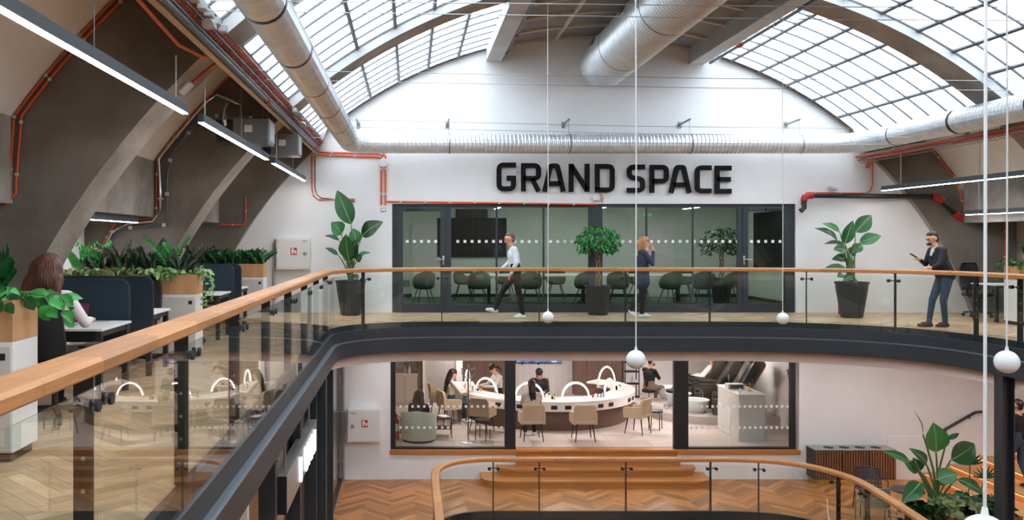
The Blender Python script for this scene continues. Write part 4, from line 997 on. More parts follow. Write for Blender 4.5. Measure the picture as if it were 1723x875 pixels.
M('exit_green', '#2e9a62', 0.5, emit='#3fbf7f', est=0.6)
m = MB(); m.box(-0.12, -0.04, -0.034, -0.03, 0.02, 0.1); m.box(0.0, 0.08, -0.034, -0.03, 0.045, 0.075); m.prism([(0.08, 0.025), (0.125, 0.06), (0.08, 0.095)], 0, 0.004, Matrix(((1, 0, 0, 0), (0, 0, -1, -0.03), (0, 1, 0, 0), (0, 0, 0, 1)))); m.build('sign_mark', 'exit_green', t)
# ================================================================== LEFT OFFICE
def planter(label, x0, x1, y0, y1, ztop=1.15, zsplit=0.87, doors=3, right_end=True):
    t = thing('planter_cabinet', label, 'cabinet', ((x0+x1)/2, (y0+y1)/2, 0), 0, 'planter cabinets'); w = (x1-x0)/2; d = (y1-y0)/2
    m = MB(); m.box(-w+0.03, w-0.03, -d+0.03, d-0.03, 0, 0.07); m.build('plinth', 'plinth', t)
    m = MB(); m.box(-w, w, -d, d, 0.07, zsplit, 0.004); m.build('cabinet_body', 'white_lam', t)
    dw = 2*w/doors
    for k in range(doors):
        m = MB(); m.box(-w+k*dw+0.006, -w+(k+1)*dw-0.006, -d-0.018, -d-0.001, 0.085, zsplit-0.03, 0.003); dd = m.build('cabinet_door', 'grey_lam', t)
        m = MB(); hx = -w+k*dw+(dw-0.07 if k % 2 == 0 else 0.07); m.box(hx-0.025, hx+0.025, -d-0.021, -d-0.018, zsplit-0.13, zsplit-0.08); m.build('handle', 'plastic_black', dd)
    # trough: four boards
    for (a, b, c, e) in ((-w, w, -d, -d+0.02), (-w, w, d-0.02, d), (-w, -w+0.02, -d+0.02, d-0.02), (w-0.02, w, -d+0.02, d-0.02)):
        m = MB(); m.box(a, b, c, e, zsplit, ztop); m.build('trough_board', 'wood_oak', t)
    m = MB(); m.box(-w+0.02, w-0.02, -d+0.02, d-0.02, zsplit+0.05, ztop-0.03); m.build('soil', 'soil', t)
    return t
PLA = planter('nearest planter cabinet, oak trough on white doors left of the woman', -4.9, -2.86, 6.2, 6.62, 1.17)
PLB = planter('second planter cabinet behind the dark desk screens', -4.6, -2.9, 11.66, 12.06, 1.14)
PLC = planter('farthest planter cabinet on the left near the end wall', -4.5, -2.9, 17.05, 17.45, 1.14)
PLR = planter('planter cabinet with trailing plant at the right edge of the gallery', 11.45, 12.95, 16.2, 16.62, 1.12, 0.85, 2)
def desk(label, x0, x1, y0, y1, group='white office desks'):
    t = thing('office_desk', label, 'desk', ((x0+x1)/2, (y0+y1)/2, 0), 0, group); w = (x1-x0)/2; d = (y1-y0)/2
    m = MB(); m.box(-w, w, -d, d, 0.715, 0.74, 0.004); m.build('desk_top', 'white_lam', t)
    for sx in (-1, 1):
        for sy in (-1, 1):
            m = MB(); x = sx*(w-0.05); y = sy*(d-0.05); m.box(x-0.03, x+0.03, y-0.03, y+0.03, 0.0, 0.715, 0.003); m.build('leg', 'steel_black', t)
        m = MB(); m.box(sx*(w-0.05)-0.02, sx*(w-0.05)+0.02, -d+0.08, d-0.08, 0.655, 0.71); m.build('side_rail', 'steel_black', t)
    m = MB(); m.box(-w+0.08, w-0.08, -0.02, 0.02, 0.655, 0.71); m.build('cross_rail', 'steel_black', t)
    m = MB(); m.box(w-0.35, w-0.2, d-0.14, d-0.06, 0.7405, 0.745, 0.001); m.build('cable_flap', 'grey_box', t)
    return t
desk('nearest white office desk where the woman works', -4.7, -3.0, 8.4, 9.28)
desk('white office desk behind the second dark screen', -4.7, -3.05, 10.18, 10.98)
desk('white office desk beyond the middle planter', -4.5, -3.05, 13.85, 14.7)
desk('white office desk in front of the farthest planter', -4.5, -3.05, 15.45, 16.25)
def screen(label, x0, x1, y, z0=0.5, z1=1.17):
    t = thing('desk_screen', label, 'desk screen', ((x0+x1)/2, y, z0), 0, 'navy felt desk screens'); w = (x1-x0)/2; h = z1-z0; r = 0.09
    pl = [(-w, 0), (w, 0)] + [(w-r+r*math.cos(rad(a)), h-r+r*math.sin(rad(a))) for a in range(0, 91, 15)] + [(-w+r+r*math.cos(rad(a)), h-r+r*math.sin(rad(a))) for a in range(90, 181, 15)]
    m = MB(); m.prism(pl, -0.018, 0.018, Matrix(((1, 0, 0, 0), (0, 0, 1, 0), (0, 1, 0, 0), (0, 0, 0, 1)))); m.build('felt_panel', 'felt_navy', t, 30)
    m = MB(); e = 0.004
    ring = [(-w-e, 0)] + [(-w+r+(r+e)*math.cos(rad(a)), h-r+(r+e)*math.sin(rad(a))) for a in range(180, 89, -15)] + [(w-r+(r+e)*math.cos(rad(a)), h-r+(r+e)*math.sin(rad(a))) for a in range(90, -1, -15)] + [(w+e, 0)]
    m.tube([(x, 0, z) for x, z in ring], 0.017, 6); m.build('edge_piping', 'felt_navy', t, 40)
    m = MB()
    for x in (-w*0.7, w*0.7): m.box(x-0.03, x+0.03, -0.05, 0.05, 0.13, 0.2)
    m.build('clamp', 'steel_black', t)
screen('navy felt screen nearest, behind the woman\'s laptop', -4.75, -3.06, 9.36)
screen('second navy felt screen, just behind the nearest', -4.75, -3.03, 10.12)
screen('third navy felt screen beyond the middle planter', -4.5, -3.04, 14.80)
screen('fourth navy felt screen, before the far planter', -4.5, -3.03, 15.40)
def office_chair(label, x, y, rz, group='black office chairs', z=0.0, hb=1.02):
    t = thing('office_chair', label, 'chair', (x, y, z), rz, group)
    m = MB(); m.box(-0.25, 0.25, -0.24, 0.25, 0.43, 0.50, 0.03); m.build('seat', 'plastic_black', t, 40)
    # curved mesh back
    m = MB(); n = 8; vs = []; fs = []
    for i in range(n+1):
        u = i/n; zz = 0.56 + (hb-0.56)*u; w = 0.23 - 0.02*u if u < 0.85 else 0.23-0.02*u-0.05*(u-0.85)/0.15
        for j in range(7):
            a = -1+2*j/6; yy = -0.27 - 0.07*u + 0.05*a*a - 0.03*math.sin(u*3.1); vs.append((a*w, yy, zz))
    for i in range(n):
        for j in range(6): q = i*7+j; fs.append((q, q+1, q+8, q+7))
    b = len(vs); vs += [(x_, y_-0.012, z_) for x_, y_, z_ in vs]
    fs += [tuple(q+b for q in reversed(f)) for f in fs]
    m.add(vs, fs); bk = m.build('backrest', 'mesh_black', t, 60, fixn=False)
    ed = [vs[i*7] for i in range(n+1)] + [vs[n*7+j] for j in range(1, 6)] + [vs[i*7+6] for i in range(n, -1, -1)]
    m = MB(); m.tube(ed + [ed[0]], 0.016, 6); m.build('back_frame', 'plastic_black', bk, 40)
    m = MB(); m.tube([(0, -0.05, 0.40), (0, -0.3, 0.42), (0, -0.37, 0.6), (0, -0.37, 0.78)], 0.028, 8); m.build('back_support', 'plastic_black', t, 40)
    for s in (-1, 1):
        m = MB(); m.tube([(s*0.24, 0, 0.43), (s*0.31, 0, 0.47), (s*0.31, 0, 0.64)], 0.018, 8); m.box(s*0.31-0.045, s*0.31+0.045, -0.12, 0.16, 0.64, 0.675, 0.015); m.build('armrest', 'plastic_black', t, 40)
    m = MB(); m.cyl((0, 0, 0.1), 0.028, 0.33, 12); m.box(-0.1, 0.1, -0.12, 0.1, 0.39, 0.43, 0.01); m.build('gas_column', 'plastic_black', t, 40)
    for k in range(5):
        a = 2*math.pi*k/5+0.3; c, s = math.cos(a), math.sin(a)
        m = MB(); m.bar((0.02*c, 0.02*s, 0.11), (0.3*c, 0.3*s, 0.08), 0.04, 0.03); sp = m.build('base_spoke', 'plastic_black', t)
        m = MB(); m.tube([(0.3*c-0.02*s, 0.3*s+0.02*c, 0.032), (0.3*c+0.02*s, 0.3*s-0.02*c, 0.032)], 0.032, 12); m.build('caster', 'plastic_black', sp, 40)
    return t
OC = office_chair('black office chair the woman sits on', -3.14, 7.62, -0.1, z=0.02, hb=1.12)
dup(OC, 'empty black office chair at the desk behind the second screen', (-3.6, 11.25, 0), 2.9)
dup(OC, 'empty black office chair turned aside beyond the middle planter', (-3.45, 13.3, 0), 0.5)
dup(OC, 'empty black office chair before the far planter', (-3.5, 16.6, 0), 3.4)
dup(OC, 'black office chair at the white desk on the right of the gallery', (12.0, 18.15, 0), 3.3)
desk('small white desk beside the planter on the right of the gallery', 11.45, 12.9, 16.85, 17.6)
# laptop
t = thing('laptop', 'open laptop with red and blue picture in front of the woman', 'laptop', (-3.5, 8.95, 0.741), -0.1)
m = MB(); m.box(-0.16, 0.16, -0.22, 0.0, 0, 0.012, 0.003); m.build('keyboard_deck', 'grey_box', t)
m = MB(); m.obox((0, 0.035, 0.11), (0.32, 0.01, 0.22), Matrix.Rotation(rad(-16), 3, 'X')); m.build('lid', 'plastic_black', t)
M('screen_art', '#7a3f6a', 0.3, var=0.9, scale=6)
m = MB(); m.obox((0, 0.028, 0.11), (0.30, 0.004, 0.20), Matrix.Rotation(rad(-16), 3, 'X')); m.build('display', 'screen_art', t)
# ================================================================== SALON FRONT AND ROOM
YS = YW + 0.12
w4 = struct('window_4', 'black framed glass front of the salon in the lower hall')
ZB = VY + (H-ZS)*F/YS
for (x0, x1, y0, y1) in ((657, 665.5, 594, ZB), (849, 867, 594, ZB+1), (1133, 1157, 594, ZB+1), (1329, 1337, 594, ZB), (665.5, 849, ZB-2.6, ZB), (1157, 1329, ZB-2.6, ZB)):
    frame(w4, x0, x1, y0, y1, -0.06, 0.06, 'frame_member', 'steel_black', YS)
for (x0, x1) in ((665.5, 749.5), (750.5, 849), (1157, 1225.5), (1226.5, 1329)):
    a = P(x0, ZB-2.6, YS); b = P(x1, 594, YS); m = MB(); m.box(a.x, b.x, YS-0.006, YS+0.006, a.z, b.z); m.build('glass_pane', 'glass_salon', w4)
for row, py in enumerate((686, 721.5)):
    m = MB()
    for px in list(range(672, 846, 10)) + list(range(1161, 1327, 9)):
        a = P(px, py, YS-0.008); m.box(a.x, a.x+0.055, YS-0.0085, YS-0.007, a.z, a.z+0.055)
    tag(m.build('manifestation_squares', 'sticker', w4), kind='stuff')
m = MB(); m.box(sx0-0.02, 2.37, YW-0.03, YW+0.2, ZS-0.10, ZS-0.005, 0.006); struct('trim_12', 'oak sill under the left salon glass', m, 'wood_orange')
m = MB(); m.box(5.94, sx1+0.02, YW-0.03, YW+0.2, ZS-0.10, ZS-0.005, 0.006); struct('trim_13', 'oak sill under the right salon glass', m, 'wood_orange')
# wide timber steps with rounded ends
st = thing('entrance_steps', 'wide orange oak steps with rounded ends leading up to the salon', 'steps', (P(1005, 0, 18.8).x, 18.8, ZL))
oX = st.location.x
def stepslab(x0, x1, yf, z0, z1, r):
    pl = []
    if r > 0:
        for a in range(180, 271, 15): pl.append((x0+r+r*math.cos(rad(a)), yf+r*0.55+r*0.55*math.sin(rad(a))))
        for a in range(270, 361, 15): pl.append((x1-r+r*math.cos(rad(a)), yf+r*0.55+r*0.55*math.sin(rad(a))))
    else: pl = [(x0, yf), (x1, yf)]
    pl += [(x1, YW+(0.1 if r <= 0 else 0.015)), (x0, YW+(0.1 if r <= 0 else 0.015))]
    return [(x-oX, y-18.8) for x, y in pl]
rise = (ZS-ZL)/4
for k, (p0, p1, yf, r) in enumerate(((812, 1203, 18.42, 0.5), (838, 1177, 18.74, 0.5), (868, 1147, 19.0, 0.0))):
    x0 = P(p0, 0, yf).x; x1 = P(p1, 0, yf).x; pl = stepslab(x0, x1, yf, 0, 0, r)
    m = MB(); m.prism([(x*0.99, y+0.03 if y < YW-18.8-0.05 else y) for x, y in pl], rise*k, rise*(k+1)-0.045); m.build('riser', 'wood_orange', st, 30)
    n_ = 5
    # tread split into boards along the width
    xs = [x0-oX + (x1-x0)*q for q in (0, 0.19, 0.36, 0.55, 0.78, 1.0)]
    for i in range(5):
        def clip(poly, xa, xb):
            for (sgn, xc) in ((1, xa), (-1, xb)):
                out = []
                for (p, q) in zip(poly, poly[1:]+poly[:1]):
                    pi = sgn*(p[0]-xc) >= -1e-9; qi = sgn*(q[0]-xc) >= -1e-9
                    if pi: out.append(p)
                    if pi != qi: t = (xc-p[0])/(q[0]-p[0]); out.append((xc, p[1]+t*(q[1]-p[1])))
                poly = out
            return poly
        c = clip(pl, xs[i]+0.001, xs[i+1]-0.001)
        if len(c) > 2: m = MB(); m.prism(c, rise*(k+1)-0.045, rise*(k+1)); m.build('tread_board', 'wood_orange', st)
m = MB(); m.box(2.37-oX, 5.94-oX, YW+0.02-18.8, YW+0.25-18.8, ZS-ZL-0.17, ZS-ZL-0.05); m.build('riser', 'wood_orange', st)
for i, (xa, xb) in enumerate(((2.37, 3.2), (3.2, 4.4), (4.4, 5.2), (5.2, 5.94))):
    m = MB(); m.box(xa-oX+0.001, xb-oX-0.001, YW-0.02-18.8, YW+0.25-18.8, ZS-ZL-0.05, ZS-ZL-0.002); m.build('tread_board', 'wood_orange', st)
# room shell
fs_ = MB(); fs_.box(-3, 12, YW+0.25, 27, ZS-0.3, ZS-0.014); fsal = struct('floor_salon', 'beige tiled floor of the salon', fs_, 'salon_grey')
me = MB(); me.box(0.003, 0.897, 0.003, 0.597, -0.013, 0); me = me.data('tile', 'tile_beige')
for i in range(-1, 13):
    for j in range(12): link('tile', me, fsal, (-0.8+i*0.9, YW+0.27+j*0.6, ZS))
mb = MB(); mb.box(-3, 12, YW+0.28, 27, -0.95, -0.9); struct('ceiling_salon', 'white ceiling of the salon', mb, 'salon_white')
mb = MB(); mb.box(-3, 12, 26.4, 26.6, ZS, -0.9); mb.box(-3.1, -3, YW+0.28, 27, ZS, -0.9); mb.box(11.9, 12, YW+0.28, 27, ZS, -0.9); mb.box(9.35, 9.5, YW+0.28, 24.5, ZS, -0.9)
struct('wall_salon', 'pale walls of the salon', mb, 'salon_white')
for k, (x, y) in enumerate(((1.5, 21.2), (4.0, 21.2), (6.5, 21.2), (1.5, 24.2), (4.0, 24.2), (6.8, 24.2), (8.3, 22.6))):  # unseen panel lights, added to brighten the salon
    t = thing('ceiling_panel_light', 'square flat ceiling light of the salon, %s' % ['front left', 'front middle', 'front right', 'back left', 'back middle', 'back right', 'above the black loungers'][k], 'light', (x, y, -0.95), 0, 'salon ceiling lights')
    m = MB(); m.box(-0.32, 0.32, -0.32, 0.32, -0.03, 0); m.build('housing', 'white_lam', t); m = MB(); m.box(-0.29, 0.29, -0.29, 0.29, -0.036, -0.03); m.build('diffuser', 'lamp_panel', t)
def wallpanels(name, label, x0, x1, y, z0, z1, n, mat, depth=0.04):
    s = struct(name, label); w = (x1-x0)/n
    for k in range(n):
        m = MB(); m.box(x0+k*w+0.004, x0+(k+1)*w-0.004, y-depth, y, z0, z1); m.build('wall_panel', mat, s)
wallpanels('trim_14', 'brown wood panelling left of the white ribbed salon wall', 1.5, 2.95, 26.39, ZS, -0.92, 4, 'salon_wood', 0.45)
wallpanels('trim_15', 'brown wood panelling right of the white ribbed salon wall', 4.95, 6.45, 26.39, ZS, -0.92, 4, 'salon_wood', 0.45)
s = struct('trim_16', 'white ribbed wall behind the television in the salon'); m = MB()
for k in range(50): m.box(2.98+k*0.04, 3.0+k*0.04, 26.33, 26.38, ZS, -0.92)
tag(m.build('rib_slats', 'salon_white', s), kind='stuff'); m = MB(); m.box(2.97, 4.95, 26.38, 26.4, ZS, -0.92); m.build('backing', 'salon_grey', s)
def art_mat():
    m = bpy.data.materials.new('tv_picture'); m.use_nodes = True; nt = m.node_tree; b = nt.nodes['Principled BSDF']
    tc = nt.nodes.new('ShaderNodeTexCoord'); n = nt.nodes.new('ShaderNodeTexNoise'); n.inputs['Scale'].default_value = 3.2; n.inputs['Detail'].default_value = 3
    nt.links.new(tc.outputs['Object'], n.inputs[0]); r = nt.nodes.new('ShaderNodeValToRGB'); e = r.color_ramp.elements
    e[0].position = 0.3; e[0].color = (*lin('#20284a'), 1); e[1].position = 0.7; e[1].color = (*lin('#c9b6dc'), 1)
    for p, c in ((0.42, '#5a4a90'), (0.5, '#4aa6d8'), (0.57, '#3050a8'), (0.63, '#8a6ab0')): q = e.new(p); q.color = (*lin(c), 1)
    nt.links.new(n.outputs[0], r.inputs[0]); nt.links.new(r.outputs[0], b.inputs['Emission Color']); b.inputs['Emission Strength'].default_value = 0.8; b.inputs['Base Color'].default_value = (0, 0, 0, 1)
    MATS['tv_picture'] = m
art_mat()
t = thing('television', 'wall television showing a blue and purple picture in the salon', 'television', (3.92, 26.32, -2.14)); m = MB(); m.box(-0.7, 0.7, -0.06, 0, 0, 0.8, 0.008); m.build('case', 'tv_black', t)
m = MB(); m.box(-0.68, 0.68, -0.064, -0.06, 0.025, 0.78); m.build('screen', 'tv_picture', t)
m = MB()
for x in (-0.5, 0.0): m.prism([(x-0.03, 0), (x+0.03, 0), (x, -0.05)], -0.02, 0.02, Matrix(((1, 0, 0, 0), (0, 0, 1, -0.03), (0, 1, 0, 0), (0, 0, 0, 1))))
m.build('bracket_tip', 'tv_black', t)
# left cabinets and door
t = thing('wall_cabinet', 'tall beige cabinet with ledge at the far left of the salon', 'cabinet', (-0.12, 24.6, ZS)); m = MB(); m.box(-0.75, 0.33, -0.3, 0.3, 0, 0.86, 0.004); m.build('base', 'cloth_beige', t)
for k in range(3): m = MB(); m.box(-0.74+k*0.357, -0.39+k*0.357, -0.318, -0.301, 0.06, 0.85, 0.003); m.build('cabinet_door', 'cloth_beige', t)
m = MB(); m.box(-0.76, 0.35, -0.33, 0.3, 0.86, 0.9, 0.004); m.build('ledge', 'counter_white', t); m = MB(); m.box(-0.76, 0.35, 0.28, 0.3, 0.9, 2.1); m.build('mirror', 'chrome', t)
m = MB(); m.box(0.35, 0.42, -0.33, 0.3, 0, 2.1); m.build('side_panel', 'salon_wood', t)
for k, x in enumerate((-0.05, 0.08)):
    m = MB(); m.lathe([(0.04, 0), (0.045, 0.12), (0.015, 0.16), (0.015, 0.22)], (0, 0, 0), 12); tag(m.build('spray_bottle', 'cloth_pink' if k == 0 else 'paper', None, 40, (x-0.1, 24.45, ZS+0.9)), ('pink' if k == 0 else 'white') + ' bottle on the ledge at the far left of the salon', 'bottle')
d = struct('door_5', 'pale grey door in the back left of the salon'); m = MB(); m.box(0.42, 1.32, 24.7, 24.75, ZS, -0.95); m.build('door_leaf', 'salon_grey', d)
m = MB(); m.box(0.36, 0.42, 24.62, 24.78, ZS, -0.95); m.box(1.32, 1.5, 24.62, 26.4, ZS, -0.95); m.build('door_frame', 'salon_white', d)
m = MB(); m.box(1.0, 1.26, 24.685, 24.7, ZS+0.15, ZS+0.62); m.build('vent_grille', 'white_lam', d)
# ---- horseshoe counter
cp = smoothpath([(1.12, 23.9), (1.15, 23.2), (1.25, 22.5), (1.55, 21.9), (2.05, 21.38), (2.75, 21.0), (3.5, 20.87), (4.3, 20.95), (5.0, 21.3), (5.55, 21.85), (5.88, 22.5), (5.95, 23.2), (5.75, 23.9), (5.3, 24.35)], 5)
CP = Path(cp); cspan = CP.span(0, CP.L, 0); cc = Vector((3.5, 22.0, ZS))
t = thing('nail_counter', 'white horseshoe nail counter with brown wood front in the salon', 'counter', cc)
def csw(prof): return [(x-cc.x, y-cc.y, 0, -nx, -ny) for (x, y, z, nx, ny) in cspan], prof
# path runs left->front->right: outward (towards the viewer) is on the right-hand side, so inward offsets are positive along +n
csp = [(x-cc.x, y-cc.y, 0, nx, ny) for (x, y, z, nx, ny) in cspan]
m = MB(); m.sweep(csp, [(0, 0.70), (0, 0.745), (0.62, 0.745), (0.62, 0.70)]); m.build('counter_top', 'counter_white', t, 30)
m = MB(); m.sweep(csp, [(0.01, 0.50), (0.01, 0.70), (0.05, 0.70), (0.05, 0.50)]); ap = m.build('apron', 'counter_white', t, 30)
m = MB(); m.sweep(csp, [(0.2, 0.0), (0.2, 0.50), (0.5, 0.50), (0.5, 0.0)]); m.build('wood_front', 'salon_wood', t, 30)
for fpx in (782, 803, 838, 873, 932, 955, 1011, 1028, 1059, 1065):
    dd = CP.at_px(fpx, 1.5); q, nn = CP.at(dd); m = MB(); m.box(-0.006, 0.012, -0.075, 0.075, 0.56, 0.65)
    o = m.build('socket_panel', 'socket_dark', t); o.location = (q.x-cc.x, q.y-cc.y, 0); o.rotation_euler = (0, 0, math.atan2(nn.y, nn.x))
def arch_lamp(label, x, y, rz, w=0.34, h=0.36):
    t = thing('arch_lamp', label, 'lamp', (x, y, ZS+0.746), rz, 'glowing arch lamps on the nail counter')
    pts = [(w*math.cos(rad(a)), 0, h*math.sin(rad(a))+0.02) for a in range(0, 181, 10)]
    m = MB(); m.tube([(p[0]*1.03, 0.012, p[2]*1.03) for p in pts], 0.022, 8); m.build('lamp_arm', 'white_lam', t, 60)
    m = MB(); m.tube([(p[0]*0.99, -0.006, p[2]*0.99) for p in pts[1:-1]], 0.016, 8); m.build('light_strip', 'lamp_arch', t, 60)
    m = MB(); m.box(-w-0.05, w+0.05, -0.11, 0.13, 0, 0.02, 0.006); m.build('base_plate', 'counter_white', t)
arch_lamp('arch lamp on the left wing of the nail counter behind the coat stand', 1.95, 22.05, -0.75)
arch_lamp('arch lamp behind the seated woman with long fading hair', 2.95, 21.35, -0.2)
arch_lamp('arch lamp in the middle of the nail counter before the empty chair', 4.1, 21.35, 0.12)
arch_lamp('arch lamp at the right front bend of the nail counter', 5.08, 21.95, 0.75, 0.22)
arch_lamp('tall arch lamp far back on the right wing of the nail counter', 5.35, 23.45, 0.3, 0.25, 0.45)
arch_lamp('arch lamp at the far left end of the nail counter by the technician', 1.55, 23.2, -1.4, 0.25, 0.4)
bc = ['white_lam', 'cloth_pink', 'red', 'leaf_light', 'clear_plastic', 'tv_black', 'brass', 'jeans_light']
bl = [(2.5, 21.55, 1), (2.57, 21.5, 0), (2.45, 21.45, 3), (2.62, 21.55, 0), (3.42, 21.2, 0), (3.5, 21.22, 5), (3.55, 21.17, 6), (3.36, 21.3, 4), (4.55, 21.45, 2), (4.62, 21.42, 0), (4.68, 21.5, 7), (4.75, 21.45, 3), (4.83, 21.52, 7), (1.75, 22.3, 5), (1.82, 22.25, 6), (1.7, 22.2, 0), (1.62, 22.35, 3), (5.45, 22.4, 0), (5.5, 22.5, 4), (5.4, 22.55, 5), (5.55, 22.8, 6), (1.45, 22.7, 1)]
nb = {0: 'white', 1: 'pink', 2: 'red', 3: 'pale green', 4: 'clear', 5: 'black', 6: 'amber', 7: 'light blue'}
bm_ = {}
for i, (x, y, c) in enumerate(bl):
    h = 0.10 + 0.07*((i*7) % 5)/4; sp = 'left' if x < 2.2 else 'front left' if x < 3 else 'front middle' if x < 4 else 'front right' if x < 5 else 'right'
    m = MB(); m.lathe([(0.026, 0), (0.028, h*0.6), (0.012, h*0.72)], (0, 0, 0), 10); o = m.build('bottle', bc[c], None, 40, (x, y, ZS+0.746))
    tag(o, 'small %s bottle among the jars on the %s of the nail counter' % (nb[c], sp), 'bottle', 'bottles on the nail counter')
    m = MB(); m.cyl((0, 0, h*0.72), 0.013, h*0.28, 10); m.build('cap', 'tv_black' if c != 5 else 'white_lam', o, 40)
# ---- salon armchairs
def arm_chair(label, x, y, rz):
    t = thing('upholstered_chair', label, 'chair', (x, y, ZS), rz, 'beige armchairs at the nail counter')
    m = MB(); m.box(-0.24, 0.24, -0.22, 0.26, 0.40, 0.50, 0.035); m.build('seat', 'fabric_beige', t, 40)
    m = MB(); n = 6; vs = []; fs = []
    prof = [(0.40, 0.255, -0.20), (0.5, 0.262, -0.225), (0.62, 0.262, -0.245), (0.74, 0.258, -0.265), (0.82, 0.245, -0.28), (0.86, 0.21, -0.287)]
    for zz, w, y0 in prof:
        for j in range(7): a = -1+2*j/6; vs.append((a*w, y0+0.035*a*a, zz))
    for zz, w, y0 in prof:
        for j in range(7): a = -1+2*j/6; vs.append((a*(w-0.004), y0+0.06+0.035*a*a, zz))
    N = len(prof)*7
    for i in range(len(prof)-1):
        for j in range(6): q = i*7+j; fs += [(q, q+1, q+8, q+7), (N+q, N+q+7, N+q+8, N+q+1)]
    for j in range(6): q = (len(prof)-1)*7+j; fs += [(q, q+1, N+q+1, N+q), (j, N+j, N+j+1, j+1)]
    for i in range(len(prof)-1): q = i*7; fs += [(q, q+7, N+q+7, N+q), (q+6, N+q+6, N+q+13, q+13)]
    m.add(vs, fs); m.build('backrest', 'fabric_beige', t, 50)
    for s in (-1, 1):
        m = MB(); m.prism([(-0.22, 0.40), (0.24, 0.40), (0.26, 0.58), (0.24, 0.64), (0.05, 0.655), (-0.24, 0.68)], s*0.25-0.03, s*0.25+0.03, Matrix(((0, 0, 1, 0), (1, 0, 0, 0), (0, 1, 0, 0), (0, 0, 0, 1)))); m.build('armrest', 'fabric_beige', t, 40)
        for sy in (-1, 1):
            m = MB(); m.tube([(s*0.18, sy*0.17, 0.40), (s*0.23, sy*0.23, 0.0)], [0.018, 0.011], 8); m.build('leg', 'steel_black', t, 40)
    return t
AC = arm_chair('beige armchair under the woman with long fading hair at the counter', 2.84, 20.12, 0.06)
dup(AC, 'empty beige armchair in the front middle of the nail counter', (4.04, 20.1, ZS), 0.02)
dup(AC, 'empty beige armchair turned at the right bend of the nail counter', (5.5, 20.8, ZS), 0.85)
dup(AC, 'empty beige armchair behind the black stool and coat stand', (1.75, 20.95, ZS), -0.5)
dup(AC, 'beige armchair of the long-haired woman on the left', (0.98, 21.9, ZS), -1.25)
dup(AC, 'beige armchair farthest back on the left of the counter', (0.75, 23.0, ZS), -1.5)
def stool(label, x, y):
    t = thing('round_stool', label, 'stool', (x, y, ZS), 0.3, 'black round stools'); m = MB(); m.lathe([(0.17, 0.43), (0.18, 0.45), (0.17, 0.475), (0.1, 0.48)], (0, 0, 0), 20); m.build('seat', 'leather_black', t, 40)
    for k in range(4):
        a = math.pi/2*k; c, s = math.cos(a), math.sin(a); m = MB(); m.tube([(0.05*c, 0.05*s, 0.425), (0.15*c, 0.15*s, 0.42), (0.175*c, 0.175*s, 0.38), (0.185*c, 0.185*s, 0)], 0.011, 8); m.build('leg', 'steel_black', t, 40)
stool('black round stool in front of the coat stand chair', 1.70, 20.15); stool('black round stool standing alone at the right of the counter', 6.05, 21.25)
# coat stand
t = thing('coat_stand', 'chrome coat stand behind the left salon glass', 'coat stand', (1.34, 19.85, ZS)); m = MB(); m.lathe([(0.19, 0), (0.19, 0.012), (0.05, 0.03), (0.02, 0.04)], (0, 0, 0), 24); m.build('base', 'steel_brushed', t, 40)
m = MB(); m.cyl((0, 0, 0.03), 0.02, 1.7, 12); m.ball((0, 0, 1.75), 0.028, 12, 8); m.build('pole', 'chrome', t, 40)
m = MB(); m.tube([(0.11*math.cos(rad(a)), 0.11*math.sin(rad(a)), 0.52) for a in range(0, 361, 20)], 0.009, 6); m.build('umbrella_ring', 'chrome', t, 40)
for k in range(5):
    a = 2*math.pi*k/5+0.2; c, s = math.cos(a), math.sin(a); m = MB(); m.tube([(0.02*c, 0.02*s, 1.5), (0.07*c, 0.07*s, 1.49), (0.14*c, 0.14*s, 1.56), (0.165*c, 0.165*s, 1.66), (0.15*c, 0.15*s, 1.69)], 0.010, 6); m.ball((0.15*c, 0.15*s, 1.7), 0.018, 8, 6)
    m.tube([(0.02*c, 0.02*s, 1.02), (0.07*c, 0.07*s, 1.0), (0.09*c, 0.09*s, 1.03)], 0.008, 6); m.build('hook', 'chrome', t, 40)
# sage tub armchair
t = thing('tub_armchair', 'pale sage tub armchair seen from behind at the left salon glass', 'armchair', (0.2, 20.1, ZS), -0.15)
m = MB(); vs = []; fs = []; n = 16
for i in range(n+1):
    a = rad(170 + 200*i/n); c, s = math.cos(a), math.sin(a); hz = 0.74 - 0.10*abs(i-n/2)/(n/2)
    for (r, z) in ((0.40, 0.05), (0.42, 0.1), (0.42, hz-0.03), (0.40, hz), (0.35, hz), (0.33, hz-0.03), (0.33, 0.05)): vs.append((r*c, r*s*0.95, z))
for i in range(n):
    for k in range(7): q = i*7; fs.append((q+k, q+(k+1) % 7, q+7+(k+1) % 7, q+7+k))
fs += [tuple(range(7)), tuple(n*7+k for k in range(6, -1, -1))]
m.add(vs, fs); m.build('shell', 'fabric_sage', t, 50); m = MB(); m.lathe([(0.33, 0.12), (0.34, 0.4), (0.3, 0.43)], (0, 0.02, 0), 24); m.build('cushion', 'fabric_sage', t, 40); m = MB(); m.lathe([(0.37, 0), (0.37, 0.05)], (0, 0, 0), 24); m.build('plinth', 'steel_black', t, 40)
t = thing('side_table', 'small black wire side table with magazines beside the sage armchair', 'table', (0.78, 20.5, ZS)); m = MB(); m.box(-0.22, 0.22, -0.22, 0.22, 0.44, 0.46, 0.004); m.build('table_top', 'steel_black', t); m = MB(); m.box(-0.2, 0.2, -0.2, 0.2, 0.2, 0.21); m.build('shelf', 'steel_black', t)
for sx in (-1, 1):
    for sy in (-1, 1): m = MB(); m.box(sx*0.2-0.008, sx*0.2+0.008, sy*0.2-0.008, sy*0.2+0.008, 0, 0.44); m.build('leg', 'steel_black', t)
